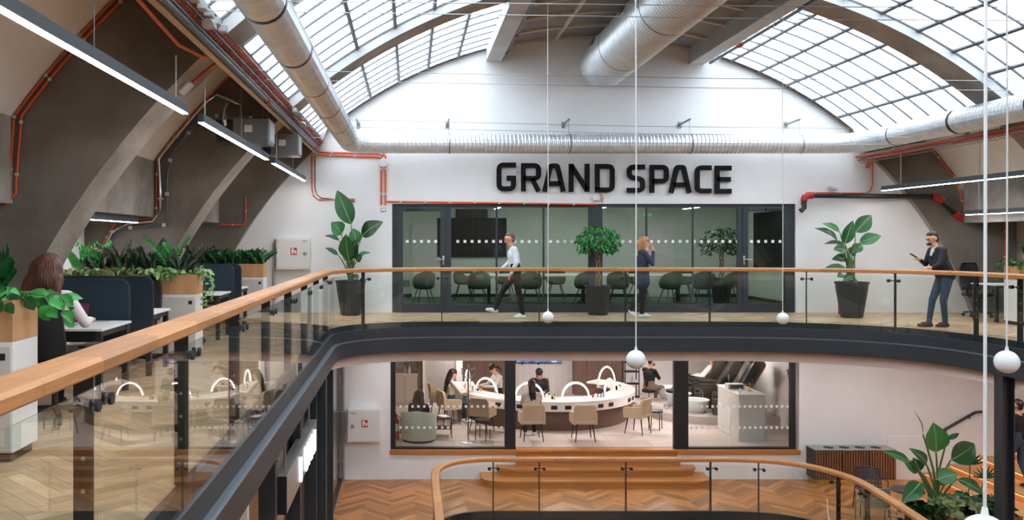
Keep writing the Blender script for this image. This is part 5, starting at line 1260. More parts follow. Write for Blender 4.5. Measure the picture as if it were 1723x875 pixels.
for k, (c, l) in enumerate((('red', 'red'), ('paper', 'white'))):
    m = MB(); m.obox((0, 0, 0.006), (0.2, 0.28, 0.012), Matrix.Rotation(0.4*k+0.2, 3, 'Z')); tag(m.build('magazine', c, None, False, (0.76+0.04*k, 20.5, ZS+0.461+0.0125*k)), l + ' magazine lying on the small black side table', 'magazine')
def extinguisher(label, x, y, z, rz=0):
    t = thing('fire_extinguisher', label, 'fire extinguisher', (x, y, z), rz); m = MB(); m.lathe([(0.07, 0), (0.08, 0.02), (0.08, 0.42), (0.06, 0.48), (0.03, 0.5), (0.03, 0.54)], (0, 0, 0), 20); m.build('cylinder', 'red', t, 40)
    m = MB(); m.box(-0.02, 0.02, -0.08, 0.03, 0.54, 0.58); m.box(-0.015, 0.015, -0.1, 0.02, 0.59, 0.61); m.build('valve', 'plastic_black', t); m = MB(); m.tube([(0.02, 0, 0.56), (0.1, 0, 0.5), (0.115, 0, 0.3), (0.1, 0, 0.12)], 0.012, 8); m.build('hose', 'plastic_black', t, 40)
    m = MB(); m.lathe([(0.0805, 0.2), (0.0812, 0.21), (0.0812, 0.36), (0.0805, 0.37)], (0, 0, 0), 20); m.build('label_band', 'paper', t, 40)
extinguisher('red fire extinguisher standing inside the salon at the left glass edge', -0.33, 20.2, ZS)
extinguisher('red fire extinguisher behind the right plant pot on the gallery', P(1417, 0, 18.75).x, 18.75, 0.0)
# ---- reception desk
t = thing('reception_desk', 'pale stone reception desk with ribbed side behind the right salon glass', 'counter', (7.9, 20.6, ZS))
m = MB(); m.box(-0.3, 0.3, -0.68, 0.68, 0, 1.07, 0.004); m.build('desk_body', 'grey_lam', t); m = MB(); m.box(-0.32, 0.32, -0.7, 0.7, 1.07, 1.1, 0.004); m.build('desk_top', 'white_lam', t)
m = MB()
for k in range(18): m.box(-0.312, -0.3, -0.1-0.012*k*0.7, 0.66, 0.04+k*0.036, 0.062+k*0.036)
tag(m.build('rib_lines', 'white_lam', t), kind='stuff')
m = MB(); m.box(0.3, 0.55, -0.2, 0.68, 0.0, 0.74, 0.004); m.build('low_wing', 'grey_lam', t)
t = thing('small_monitor', 'low grey card terminal and tray on the reception desk', 'device', (7.8, 20.7, ZS+1.101)); m = MB(); m.box(-0.2, 0.2, -0.12, 0.12, 0, 0.12, 0.01); m.build('terminal_body', 'grey_box', t); m = MB(); m.box(-0.15, 0.15, -0.125, -0.12, 0.02, 0.1); m.build('terminal_face', 'plastic_black', t)
t = thing('gold_stand', 'gold display stand on the reception desk', 'stand', (8.02, 20.35, ZS+1.101)); m = MB(); m.cyl((0, 0, 0), 0.06, 0.012, 16); m.cyl((0, 0, 0.012), 0.01, 0.2, 8); m.build('stem', 'brass', t, 40)
for z in (0.1, 0.16): m = MB(); m.bar((-0.09, 0, z), (0.09, 0, z), 0.014); m.build('arm', 'brass', t)
m = MB(); m.lathe([(0.03, 0), (0.04, 0.05), (0.02, 0.1), (0.005, 0.14)], (0, 0, 0), 14); tag(m.build('round_ornament', 'porcelain', None, 40, (7.66, 20.0, ZS+1.101)), 'small white ornament at the near corner of the reception desk', 'ornament')
# wall lettering at the right of the salon
lt = thing('wall_lettering', 'gold lettering with small black line on the right salon wall', 'sign', (9.35, 20.75, -2.02))
def text_mesh(txt, size, depth, mat, parent, loc, rot, bold=0.0):
    c = bpy.data.curves.new('text', 'FONT'); c.body = txt; c.size = size; c.extrude = depth; c.offset = bold; c.align_x = 'CENTER'; c.resolution_u = 3
    o = bpy.data.objects.new('text', c); COL.objects.link(o); dg = bpy.context.evaluated_depsgraph_get(); me = bpy.data.meshes.new_from_object(o.evaluated_get(dg)); bpy.data.objects.remove(o)
    me.materials.clear(); me.materials.append(MATS[mat]); q = link('lettering', me, parent); q.location = loc; q.rotation_euler = rot; return q
rt = (math.pi/2, 0, -math.pi/2)
text_mesh('VINOCI', 0.34, 0.01, 'brass', lt, (-0.02, 0, 0.2), rt, 0.012); text_mesh('NAIL ART', 0.15, 0.006, 'letter_black', lt, (-0.02, 0, 0.0), rt, 0.006)
# ---- pedicure loungers on a curved platform
pl_ = smoothpath([(6.15, 24.3), (6.25, 23.2), (6.6, 22.3), (7.2, 21.85), (7.55, 21.75)], 5)
m = MB(); m.prism([(x-7.8, y-23) for x, y in pl_] + [(9.34-7.8, 21.75-23), (9.34-7.8, 24.4-23), (6.15-7.8, 24.4-23)], 0, 0.2); pt = m.build('pedicure_platform', 'salon_grey', None, 30, (7.8, 23, ZS)); tag(pt, 'low curved stone platform under the black pedicure loungers', 'platform')
m = MB(); m.box(-0.9, -0.82, -1.02, -1.0, 0.08, 0.16); m.build('socket_panel', 'paper', pt)
def lounger(label, x, y, rz):
    t = thing('pedicure_lounger', label, 'lounger', (x, y, ZS+0.2), rz, 'black pedicure loungers')
    m = MB(); m.box(-0.38, 0.38, -0.4, 0.4, 0.0, 0.42, 0.05); m.build('base', 'plastic_black', t, 40)
    m = MB(); m.box(-0.27, 0.27, -0.3, 0.4, 0.40, 0.53, 0.05); m.build('seat', 'leather_black', t, 40)
    rx = Matrix.Rotation(rad(28), 3, 'X'); m = MB(); m.obox((0, -0.52, 0.95), (0.74, 0.32, 1.1), rx, 0.1); m.build('backrest', 'leather_black', t, 40)
    m = MB(); m.obox((0, -0.64, 1.42), (0.5, 0.36, 0.24), rx, 0.09); m.build('headrest', 'leather_black', t, 40)
    for s in (-1, 1): m = MB(); m.obox((s*0.34, -0.02, 0.62), (0.13, 0.62, 0.1), None, 0.04); m.box(s*0.34-0.06, s*0.34+0.06, -0.3, 0.2, 0.3, 0.6, 0.03); m.build('armrest', 'leather_black', t, 40)
    bz = MB(); bz.lathe([(0.22, 0), (0.3, 0.1), (0.34, 0.3), (0.35, 0.32), (0.31, 0.3), (0.26, 0.12), (0.18, 0.08)], (0, 0.8, 0), 24); bz.build('foot_basin', 'clear_plastic', t, 40)
    m = MB(); m.cyl((0.3, 0.62, 0.28), 0.012, 0.2, 8); m.tube([(0.3, 0.62, 0.48), (0.25, 0.68, 0.5), (0.22, 0.7, 0.44)], 0.012, 8); m.build('tap', 'chrome', t, 40)
    return t
lo1 = lounger('black pedicure lounger nearest the reception desk', 8.2, 22.2, 1.25)
dup(lo1, 'black pedicure lounger in the middle of the row', (8.05, 23.15, ZS+0.2), 1.25); dup(lo1, 'black pedicure lounger with the reclining customer in white', (8.08, 24.1, ZS+0.2), 1.25)
t = thing('tool_trolley', 'black shelf trolley with bottles behind the masked technician', 'trolley', (6.4, 25.0, ZS))
for sx in (-1, 1):
    for sy in (-1, 1): m = MB(); m.box(sx*0.2-0.012, sx*0.2+0.012, sy*0.16-0.012, sy*0.16+0.012, 0.05, 1.15); m.build('post', 'steel_black', t)
for z in (0.12, 0.5, 0.85, 1.12): m = MB(); m.box(-0.21, 0.21, -0.17, 0.17, z, z+0.02); m.box(-0.21, 0.21, -0.17, -0.16, z+0.02, z+0.06); m.build('shelf', 'steel_black', t)
for i in range(7):
    m = MB(); h = 0.12+0.05*(i % 3); m.lathe([(0.035, 0), (0.035, h*0.7), (0.012, h*0.8), (0.012, h)], (0, 0, 0), 10); tag(m.build('bottle', ['white_lam', 'clear_plastic', 'grey_box'][i % 3], None, 40, (6.26+0.09*(i % 4), 24.98, ZS+(0.521 if i < 4 else 0.141))), 'small bottle standing on the black shelf trolley in the salon', 'bottle', 'bottles on the shelf trolley')
for k, (x, y, lab, rz) in enumerate(((6.68, 24.1, 'black swivel stool under the masked technician', 0), (7.0, 21.3+1.6, 'black wheeled stool with chrome back beside the foot basin', 1.2))):
    t = thing('swivel_stool', lab, 'stool', (x, y, ZS + (0.2 if k else 0)), rz, 'wheeled salon stools'); m = MB(); m.lathe([(0.19, 0.42), (0.2, 0.45), (0.19, 0.49), (0.1, 0.5)], (0, 0, 0), 20); m.build('seat', 'leather_black', t, 40); m = MB(); m.cyl((0, 0, 0.08), 0.025, 0.35, 12); m.build('column', 'chrome', t, 40)
    for q in range(5): a = 2*math.pi*q/5; m = MB(); m.bar((0, 0, 0.09), (0.25*math.cos(a), 0.25*math.sin(a), 0.06), 0.03); m.ball((0.25*math.cos(a), 0.25*math.sin(a), 0.03), 0.03, 8, 6); m.build('base_spoke', 'chrome', t, 40)
    if k: m = MB(); m.tube([(-0.16, -0.15, 0.45), (-0.18, -0.2, 0.8), (0, -0.24, 0.85), (0.18, -0.2, 0.8), (0.16, -0.15, 0.45)], 0.012, 8); m.build('back_hoop', 'chrome', t, 40)
# ================================================================== LOWER HALL
# left shopfront under the gallery
w5 = struct('window_5', 'dark framed glass shopfront on the left of the lower hall')
for (y0, y1) in ((9.2, 9.36), (11.3, 11.44), (13.2, 13.42), (16.1, 16.2)):
    m = MB(); m.box(-1.62, -1.44, y0, y1, ZL, -0.78, 0.004); m.build('frame_post', 'steel_dark', w5)
for (y0, y1) in ((9.36, 11.3), (11.44, 13.2), (13.42, 16.1), (16.2, 19.15)):
    m = MB(); m.box(-1.558, -1.546, y0, y1, ZL+0.03, -0.8); m.build('glass_pane', 'glass_salon', w5)
m = MB(); m.box(-1.6, -1.5, 9.2, 19.15, ZL-0.005, ZL+0.03); m.build('frame_sill', 'steel_dark', w5)
mb = MB(); mb.box(-6.4, -1.7, 9.0, 9.1, ZL, -0.78); struct('wall_shop', 'plain wall inside the shop on the left of the lower hall', mb, 'white_wall')
t = thing('fascia_sign', 'steel box sign with glowing white letters under the left gallery beam', 'sign', (-1.36, 11.0, -1.42))
m = MB(); m.box(-0.14, 0.0, -1.5, 1.55, 0, 0.42, 0.003); m.build('sign_box', 'steel_brushed', t)
m = MB(); m.box(-0.14, 0.002, -1.512, -1.5, 0, 0.42); m.build('end_cap', 'plastic_black', t)
for ch, y in (('I', -0.35), ('D', 0.25), ('N', 0.58), ('A', 0.92), ('I', 1.2)):
    text_mesh(ch, 0.42, 0.012, 'letter_glow', t, (0.016, y, 0.05), (math.pi/2, 0, math.pi/2), 0.006)
m = MB(); 
for y in (-1.2, 1.2): m.bar((-0.07, y, 0.42), (-0.07, y, 0.86), 0.02)
m.build('hanger_rod', 'steel_brushed', t)
for k, (y) in enumerate((9.9, 12.1)):
    m = MB(); m.cyl((0, 0, 0), 0.05, 0.0, 4) if False else m.box(-0.08, 0.08, -0.09, 0.09, 0, -0.567-ZL, 0.006); tag(m.build('steel_column', 'steel_dark', None, False, (-1.28-0.12, 13.6 if k else 5.0, ZL)), 'dark steel column under the left gallery beam%s' % ('' if k else ', near the viewer'), 'column')
t = thing('steel_column', 'dark steel column carrying the gallery on the right beside the planter', 'column', (9.62, 13.95, ZL))
m = MB(); m.box(-0.1, -0.085, -0.1, 0.1, 0, -0.567-ZL); m.box(0.085, 0.1, -0.1, 0.1, 0, -0.567-ZL); m.box(-0.085, 0.085, -0.012, 0.012, 0, -0.567-ZL); m.build('column_shaft', 'steel_dark', t); m = MB(); m.box(-0.15, 0.15, -0.15, 0.15, 0, 0.02); m.build('base_plate', 'steel_dark', t)
# recycling cabinet
bx0, bx1 = P(1372, 0, 18.72).x, P(1508, 0, 18.72).x; bw = bx1-bx0; zt = 0.775
t = thing('recycling_cabinet', 'slatted walnut waste cabinet with four round holes on its steel top', 'cabinet', (bx0, 18.72, ZL))
m = MB(); m.box(0.04, bw-0.04, 0.03, 0.41, 0, 0.12); m.build('plinth', 'brass', t)
m = MB(); m.box(0.0, bw, 0.012, 0.43, 0.12, zt-0.02); m.build('carcass', 'plinth', t)
hl = MB(); hl.box(-0.01, bw+0.01, 0, 0.435, zt-0.02, zt, 0.003); hl.build('top_plate', 'steel_brushed', t)
for k in range(4): m = MB(); m.cyl((0.38+k*(bw-0.55)/3*0.86, 0.2, zt-0.005), 0.11, 0.0065, 24); m.build('waste_hole', 'tv_black', t, 40)
for k in range(3):
    dw = bw/3; m = MB()
    for q in range(10): m.box(k*dw+0.01+q*(dw-0.02)/10, k*dw+0.01+(q+0.6)*(dw-0.02)/10, -0.022, 0.011, 0.14, zt-0.03)
    tag(m.build('slat_door', 'walnut', t), kind='stuff')
m = MB(); m.box(0, 1.1, -0.02, 0, 0, 0.55, 0.004); tag(m.build('wall_hatch', 'white_wall', None, False, (10.62, YW, ZL+0.42)), 'flush white hatch in the wall right of the waste cabinet', 'hatch')
# stair handrail on wall
t = thing('wall_handrail', 'dark steel handrail sloping up the white wall on the right', 'handrail', P(1586, 726, YW-0.07)); o0 = Vector(t.location)
m = MB(); m.tube([P(1560, 735, YW-0.07)-o0, P(1586, 725, YW-0.07)-o0, P(1641, 694, YW-0.07)-o0, P(1652, 693, YW-0.07)-o0], 0.03, 12); m.build('rail', 'steel_dark', t, 40)
for q in (1592, 1632): p = P(q, 724-(q-1588)*0.56, YW-0.07)-o0; m = MB(); m.tube([p, p+Vector((0, 0.0, -0.06)), p+Vector((0, 0.07, -0.06))], 0.012, 8); m.build('bracket', 'steel_dark', t, 40)
# stepped timber seating with light strips
ts = thing('seating_steps', 'oak seating tiers with warm light strips at the lower right', 'steps', (11.6, 15.5, ZL))
for k, (x, z) in enumerate(((11.45, 0.18), (12.0, 0.36), (12.6, 0.54), (13.25, 0.72), (13.9, 0.9))):
    m = MB(); m.box(x-11.6, 15.4-11.6, -7, 3.64, 0 if k == 0 else z-0.18, z-0.03); m.build('riser', 'wood_tier', ts)
    for j in range(4):
        m = MB(); m.box(x-11.6-0.06, (15.4 if k == 4 else x+0.62)-11.6, -7+j*2.66, -7+(j+1)*2.66-0.004, z-0.03, z, 0.004); m.build('tread_board', 'wood_tier', ts)
    m = MB(); m.box(x-11.6-0.035, x-11.6-0.005, -6.9, 3.6, z-0.045, z-0.032); m.build('light_strip', 'lamp_warm', ts)
# wooden planter box at the lower right
t = PL = thing('planter_box', 'low walnut slatted planter box with large leafy plants at the lower right', 'planter', (9.9, 15.35, ZL))
m = MB(); m.box(-0.74, 0.74, -0.38, 0.38, 0.03, 0.50); m.build('liner', 'plinth', t); m = MB(); m.box(-0.72, 0.72, -0.36, 0.36, 0.50, 0.515); m.build('soil', 'soil', t)
for k in range(20): m = MB(); m.box(-0.745+k*0.0745, -0.745+k*0.0745+0.066, -0.40, -0.38, 0, 0.53); m.build('slat', 'walnut_light', t)
for k in range(10): m = MB(); m.box(-0.765, -0.745, -0.38+k*0.076, -0.38+k*0.076+0.068, 0, 0.53); m.build('slat', 'walnut_light', t)
# perforated metal chairs
def perf_sheet(mb, w, h, nx, nz, f):
    """sheet with square holes; f maps (u,v) -> point"""
    us = [-1]; 
    for i in range(nx): us += [-1+2*(i+0.3)/nx, -1+2*(i+0.7)/nx]
    us.append(1); vs_ = [0]
    for j in range(nz): vs_ += [(j+0.3)/nz, (j+0.7)/nz]
    vs_.append(1)
    pts = [f(u, v) for v in vs_ for u in us]; W = len(us); fs = []
    for j in range(len(vs_)-1):
        for i in range(W-1):
            if i % 2 == 1 and j % 2 == 1: continue
            fs.append((j*W+i, j*W+i+1, (j+1)*W+i+1, (j+1)*W+i))
    mb.add(pts, fs); n = len(pts)
    mb.add([(p[0], p[1]-0.006, p[2]) for p in pts], [tuple(reversed(q)) for q in fs])
def perf_chair(label, x, y, rz, mat, cushion=None):
    t = thing('garden_chair', label, 'chair', (x, y, ZL), rz, 'perforated metal chairs')
    m = MB(); perf_sheet(m, 0.5, 0.36, 9, 5, lambda u, v: (u*(0.25-0.03*v*v), -0.2-0.10*v+0.09*u*u, 0.46+0.36*v)); m.build('backrest', mat, t, fixn=False)
    m = MB(); m.tube([(u*(0.25-0.03), -0.3+0.09*u*u, 0.82) for u in [-1+k/5 for k in range(11)]], 0.013, 8); m.tube([(u*0.25, -0.2+0.09*u*u, 0.46) for u in [-1+k/5 for k in range(11)]], 0.011, 8); m.build('back_frame', mat, t, 40)
    m = MB(); m.box(-0.23, 0.23, -0.22, 0.24, 0.43, 0.445, 0.006); m.build('seat', mat, t)
    if cushion: m = MB(); m.box(-0.21, 0.21, -0.18, 0.22, 0.446, 0.49, 0.015); m.build('cushion', cushion, t, 40)
    for s in (-1, 1):
        m = MB(); m.tube([(s*0.23, -0.2, 0.62), (s*0.27, -0.05, 0.66), (s*0.27, 0.15, 0.65), (s*0.25, 0.22, 0.45), (s*0.25, 0.25, 0.0)], 0.012, 8); m.build('arm_leg', mat, t, 40)
        m = MB(); m.tube([(s*0.22, -0.2, 0.44), (s*0.24, -0.27, 0.0)], 0.012, 8); m.build('leg', mat, t, 40)
M('metal_plum', '#43323a', 0.5); M('metal_sage', '#7d8d84', 0.5); M('cushion_green', '#5f8277', 0.9)
perf_chair('plum perforated metal chair behind the lower handrail', 9.0, 16.85, 2.95, 'metal_plum')
perf_chair('sage perforated metal chair with green cushion in front of the plum chair', 8.55, 15.9, -0.25, 'metal_sage', 'cushion_green')
t = thing('cafe_table', 'small dark round table beside the sage perforated chair', 'table', (9.15, 15.85, ZL)); m = MB(); m.lathe([(0.28, 0.71), (0.29, 0.725), (0.28, 0.74)], (0, 0, 0), 24); m.build('table_top', 'plinth', t, 40); m = MB(); m.cyl((0, 0, 0.02), 0.025, 0.69, 12); m.build('column', 'steel_black', t, 40); m = MB(); m.cyl((0, 0, 0), 0.2, 0.02, 20); m.build('base', 'steel_black', t, 40)

# unseen fill lamps, added under the gallery to brighten the lower hall
M('lamp_down', '#ffffff', 0.5, emit='#f3f7ff', est=92.0)
k = 0
for (x, y) in [(-0.6, 18.3), (0.9, 18.3), (2.4, 18.3), (3.9, 18.3), (5.4, 18.3), (6.9, 18.3), (8.4, 18.2), (9.9, 17.9), (11.2, 17.4), (12.4, 16.6), (10.6, 16.2), (11.4, 14.6), (-3.5, 17.5), (-3.5, 14.5)]:
    t = thing('downlight', 'round recessed downlight in the ceiling under the gallery', 'light', (x, y, -0.775), 0, 'downlights under the gallery')
    m = MB(); m.lathe([(0.12, 0), (0.12, -0.02), (0.09, -0.022)], (0, 0, 0), 20); m.build('trim_ring', 'white_lam', t, 40); m = MB(); m.cyl((0, 0, -0.026), 0.088, 0.003, 20); m.build('diffuser', 'lamp_down', t)
# ================================================================== PEOPLE
def capsule(mb, a, b, ra, rb, seg=10):
    a = Vector(a); b = Vector(b); d = b-a
    if d.length < 1e-4: mb.ball(a, max(ra, rb), seg, 8); return
    d.normalize(); pts = []; rs = []
    for k in (-0.98, -0.8, -0.45, 0): pts.append(a + d*ra*k); rs.append(ra*math.sqrt(1-k*k))
    for k in (0, 0.45, 0.8, 0.98): pts.append(b + d*rb*k); rs.append(rb*math.sqrt(1-k*k))
    mb.tube(pts, rs, seg)
def blob(name, prims, mats, voxel, parent=None, smooth_it=3):
    """one continuous surface grown over tapered capsules; each face takes the material of the nearest one"""
    mb = MB()
    for (a, b, ra, rb, mi) in prims: capsule(mb, a, b, ra, rb)
    me = bpy.data.meshes.new(name); me.from_pydata(mb.v, [], mb.f); o = bpy.data.objects.new(name, me); COL.objects.link(o)
    r = o.modifiers.new('r', 'REMESH'); r.mode = 'VOXEL'; r.voxel_size = voxel
    s = o.modifiers.new('s', 'SMOOTH'); s.iterations = smooth_it; s.factor = 0.5
    dg = bpy.context.evaluated_depsgraph_get(); m2 = bpy.data.meshes.new_from_object(o.evaluated_get(dg)); bpy.data.objects.remove(o)
    n = len(m2.polygons); cen = np.zeros(n*3); m2.polygons.foreach_get('center', cen); cen = cen.reshape(n, 3); best = np.full(n, 1e9); idx = np.zeros(n, int)
    for (a, b, ra, rb, mi) in prims:
        a = np.array(a, float); b = np.array(b, float); d = b-a; L = max(1e-9, float(d@d)); t = np.clip(((cen-a)@d)/L, 0, 1); q = a+t[:, None]*d
        ds = np.linalg.norm(cen-q, axis=1)-(ra+(rb-ra)*t); k = ds < best; best[k] = ds[k]; idx[k] = mi
    m2.materials.clear()
    for m in mats: m2.materials.append(MATS[m])
    m2.polygons.foreach_set('material_index', idx.astype(np.int32)); m2.polygons.foreach_set('use_smooth', np.ones(n, bool)); m2.update()
    q = link(name, m2, parent); m2.name = name; return q
STAND = dict(pelvis=(0, 0, 0.95), chest=(0, 0, 1.36), head=(0, 0.03, 1.635), pitch=0.0, yaw=0.0,
             Ls=(-0.18, 0, 1.42), Le=(-0.23, -0.03, 1.14), Lw=(-0.23, 0.05, 0.90), Rs=(0.18, 0, 1.42), Re=(0.23, -0.03, 1.14), Rw=(0.23, 0.05, 0.90),
             Lh=(-0.09, 0, 0.92), Lk=(-0.1, 0.02, 0.50), La=(-0.1, -0.02, 0.09), Rh=(0.09, 0, 0.92), Rk=(0.1, 0.02, 0.50), Ra=(0.1, -0.02, 0.09), Lt=None, Rt=None, Lf=None, Rf=None)
SIT = dict(STAND, pelvis=(0, 0, 0.55), chest=(0, 0.02, 0.98), head=(0, 0.07, 1.25), Ls=(-0.18, 0.02, 1.03), Le=(-0.23, 0.1, 0.78), Lw=(-0.16, 0.34, 0.78), Rs=(0.18, 0.02, 1.03), Re=(0.23, 0.1, 0.78), Rw=(0.16, 0.34, 0.78),
           Lh=(-0.09, 0.02, 0.53), Lk=(-0.11, 0.44, 0.52), La=(-0.11, 0.42, 0.09), Rh=(0.09, 0.02, 0.53), Rk=(0.11, 0.44, 0.52), Ra=(0.11, 0.42, 0.09))
def person(label, loc, rz, J, mats, hair=(), hairmat=None, top_long=True, girth=1.0, extra=(), voxel=0.014, scale=1.0, group=None, name='person', hsm=2):
    """mats: [skin, top, trousers, shoes, eye, lips, collar/second]"""
    t = thing(name, label, 'person', loc, rz, group); t.scale = (scale,)*3
    V = lambda k: Vector(J[k]); pr = []
    def add(a, b, ra, rb, m): pr.append((tuple(a), tuple(b), ra, rb, m))
    pel, ch, hd = V('pelvis'), V('chest'), V('head'); up = (ch-pel).normalized(); wa = pel.lerp(ch, 0.45); g = girth
    sh = (V('Rs')-V('Ls')).normalized(); fw = up.cross(sh).normalized() * 1.0
    fw = sh.cross(up).normalized()*-1 if fw.y < 0 and False else fw
    for s in (-1, 1):
        add(pel+sh*0.07*s, wa+sh*0.065*s, 0.105*g, 0.095*g, 2 if s else 2); add(wa+sh*0.06*s, ch+sh*0.085*s-up*0.06, 0.097*g, 0.105*g, 1)
    add(wa, ch-up*0.04, 0.11*g, 0.115*g, 1); add(pel+up*0.10, wa, 0.118*g, 0.11*g, 1)
    add(V('Ls'), ch+up*0.05, 0.062, 0.07, 1); add(V('Rs'), ch+up*0.05, 0.062, 0.07, 1)
    nb = ch+up*0.10; add(nb, hd-Vector((0, 0, 0.07)), 0.058, 0.052, 0)
    R = Matrix.Rotation(J['yaw'], 3, 'Z') @ Matrix.Rotation(J['pitch'], 3, 'X')
    h = lambda x, y, z: hd + R @ Vector((x, y, z))
    add(h(0, -0.015, 0.03), h(0, 0.012, 0.03), 0.09, 0.086, 0); add(h(0, 0.02, -0.02), h(0, 0.03, -0.06), 0.072, 0.052, 0); add(h(0, 0.045, -0.075), h(0, 0.06, -0.085), 0.035, 0.03, 0)
    add(h(0, 0.09, 0.015), h(0, 0.112, -0.022), 0.011, 0.017, 0)
    for s in (-1, 1):
        add(h(s*0.083, -0.005, 0.02), h(s*0.083, -0.005, -0.02), 0.018, 0.015, 0); add(h(s*0.034, 0.086, 0.018), h(s*0.034, 0.088, 0.018), 0.0125, 0.0125, 4); add(h(s*0.048, 0.082, 0.042), h(s*0.02, 0.09, 0.044), 0.009, 0.009, 4)
    add(h(-0.018, 0.083, -0.058), h(0.018, 0.083, -0.058), 0.012, 0.012, 5)
    for S in 'LR':
        s = -1 if S == 'L' else 1
        a, e, w = V(S+'s'), V(S+'e'), V(S+'w'); fa = 1 if top_long else 0
        add(a, e, 0.06*g, 0.048*g, 1); add(e, w, 0.046*g, 0.034, fa); d = (w-e).normalized()
        if J[S+'f'] is not None: d = Vector(J[S+'f']).normalized()
        side = d.cross(Vector((0, 0, 1))); side = side.normalized() if side.length > 0.2 else Vector((1, 0, 0))
        add(w, w+d*0.03, 0.029, 0.03, 0); pc = w+d*0.05
        for q in (-0.022, 0, 0.022): add(pc+side*q-d*0.02, pc+side*q+d*0.035, 0.021, 0.019, 0)
        dn = side.cross(d).normalized()
        for i, q in enumerate((-0.032, -0.011, 0.011, 0.032)):
            L = (0.058, 0.07, 0.075, 0.06)[i]; k1 = pc+side*q+d*0.045; k2 = k1+(d*0.85-dn*0.25*(1 if dn.z > 0 else -1))*L*0.55; k3 = k2+(d*0.6-dn*0.7*(1 if dn.z > 0 else -1))*L*0.45
            add(k1, k2, 0.0115, 0.0105, 0); add(k2, k3, 0.0105, 0.009, 0)
        th = pc-side*s*0.035-d*0.02; add(th, th-side*s*0.025+d*0.04, 0.014, 0.011, 0)
        hp, kn, an = V(S+'h'), V(S+'k'), V(S+'a'); add(hp, kn, 0.09*g, 0.064, 2); add(kn, an, 0.062, 0.046, 2)
        tv = Vector(J[S+'t']) if J[S+'t'] is not None else Vector((s*0.03, 0.17, -0.055)); tv = tv
        add(an+Vector((0, -0.035, -0.05)) if J[S+'t'] is None else an-tv*0.15-Vector((0, 0, 0.03)), an+tv, 0.042, 0.033, 3); add(an+Vector((0, 0, -0.03)), an+tv*0.6, 0.045, 0.042, 3)
    for e in extra: add(*e)
    blob('body', pr, mats, voxel, t)
    if hair:
        blob('hair', [(tuple(h(*a)), tuple(h(*b)), ra, rb, 0) for (a, b, ra, rb) in hair], [hairmat], 0.012, t, hsm)
    return t
SHORT = [((0, -0.04, 0.05), (0, -0.012, 0.072), 0.088, 0.078), ((0, -0.058, 0.0), (0, -0.062, -0.035), 0.064, 0.05), ((-0.035, 0.03, 0.102), (0.035, 0.03, 0.102), 0.026, 0.026)]
# woman at the desk, seen from behind
LONGW = [((0, -0.03, 0.035), (0, 0.02, 0.045), 0.108, 0.10), ((0, -0.045, 0.0), (0, -0.06, -0.12), 0.112, 0.115), ((-0.05, -0.05, 0.0), (-0.07, -0.06, -0.14), 0.095, 0.085), ((0.05, -0.05, 0.0), (0.07, -0.06, -0.14), 0.095, 0.085)]
for i, x in enumerate((-0.14, -0.11, -0.075, -0.04, 0.0, 0.04, 0.075, 0.11, 0.145)):
    LONGW += [((x*0.9, -0.075, -0.10), (x*1.0+0.012*((i % 2)*2-1), -0.10, -0.19), 0.05, 0.038), ((x*1.0+0.012*((i % 2)*2-1), -0.10, -0.19), (x*1.05-0.012*((i % 2)*2-1), -0.09, -0.235-0.018*(i % 3)), 0.038, 0.016)]
jw = dict(SIT, Le=(-0.24, 0.14, 0.80), Lw=(-0.2, 0.42, 0.79), Re=(0.27, 0.16, 0.80), Rw=(0.17, 0.44, 0.80), pitch=-0.12, head=(0, 0.05, 1.27))
person('woman with long brown wavy hair in a white top working at the nearest desk', (-3.27, 7.74, 0.0), -0.1, jw, ['skin_a', 'cloth_white', 'cloth_black', 'cloth_black', 'eye', 'lips'], LONGW, 'hair_brown', voxel=0.011, scale=1.06, girth=0.98, hsm=9)
# suited man leaning on the handrail, facing left, reading his phone
js = dict(STAND, pelvis=(0, -0.10, 0.94), chest=(0, 0.03, 1.37), head=(0, 0.125, 1.625), pitch=-0.42, Ls=(-0.19, 0.03, 1.42), Rs=(0.19, 0.03, 1.42),
          Re=(0.25, 0.10, 1.16), Rw=(0.14, 0.27, 1.235), Le=(-0.25, 0.14, 1.17), Lw=(-0.22, 0.27, 1.10), Rf=(-0.2, 1, 0.35), Lf=(0.0, 1, 0.02),
          Lh=(-0.09, -0.1, 0.90), Lk=(-0.1, -0.02, 0.50), La=(-0.09, -0.06, 0.09), Rh=(0.09, -0.1, 0.90), Rk=(0.07, 0.08, 0.50), Ra=(-0.02, 0.2, 0.09))
man = person('man in dark suit jacket leaning on the handrail looking at his phone', (P(1580, 0, 15.98).x, 15.98, 0.002), math.pi/2, js, ['skin_a', 'cloth_suit', 'cloth_jeans', 'shoe_brown', 'eye', 'lips', 'cloth_white', 'hair_dark'],
             SHORT, 'hair_dark', girth=1.08, voxel=0.012,
             extra=[((0, -0.10, 0.97), (0, -0.02, 1.15), 0.16, 0.15, 1), ((-0.06, -0.12, 0.96), (-0.07, 0.0, 1.2), 0.14, 0.13, 1), ((0.06, -0.12, 0.96), (0.07, 0.0, 1.2), 0.13, 0.13, 1), ((0, 0.05, 1.45), (0, 0.08, 1.485), 0.058, 0.056, 6), ((0, 0.15, 1.33), (0, 0.11, 1.42), 0.022, 0.042, 6),
                    ((-0.02, 0.19, 1.535), (0.02, 0.19, 1.535), 0.034, 0.034, 7)])
t = thing('phone', 'black smartphone held up by the suited man', 'phone', (9.42, 16.11, 1.315), 0); m = MB(); m.obox((0, 0, 0), (0.012, 0.075, 0.155), Matrix.Rotation(rad(-58), 3, 'Y'), 0.004); m.build('phone_body', 'plastic_black', t); m = MB(); m.obox((0.0055, 0, 0.0035), (0.002, 0.066, 0.14), Matrix.Rotation(rad(-58), 3, 'Y')); m.build('phone_screen', 'tv_black', t)
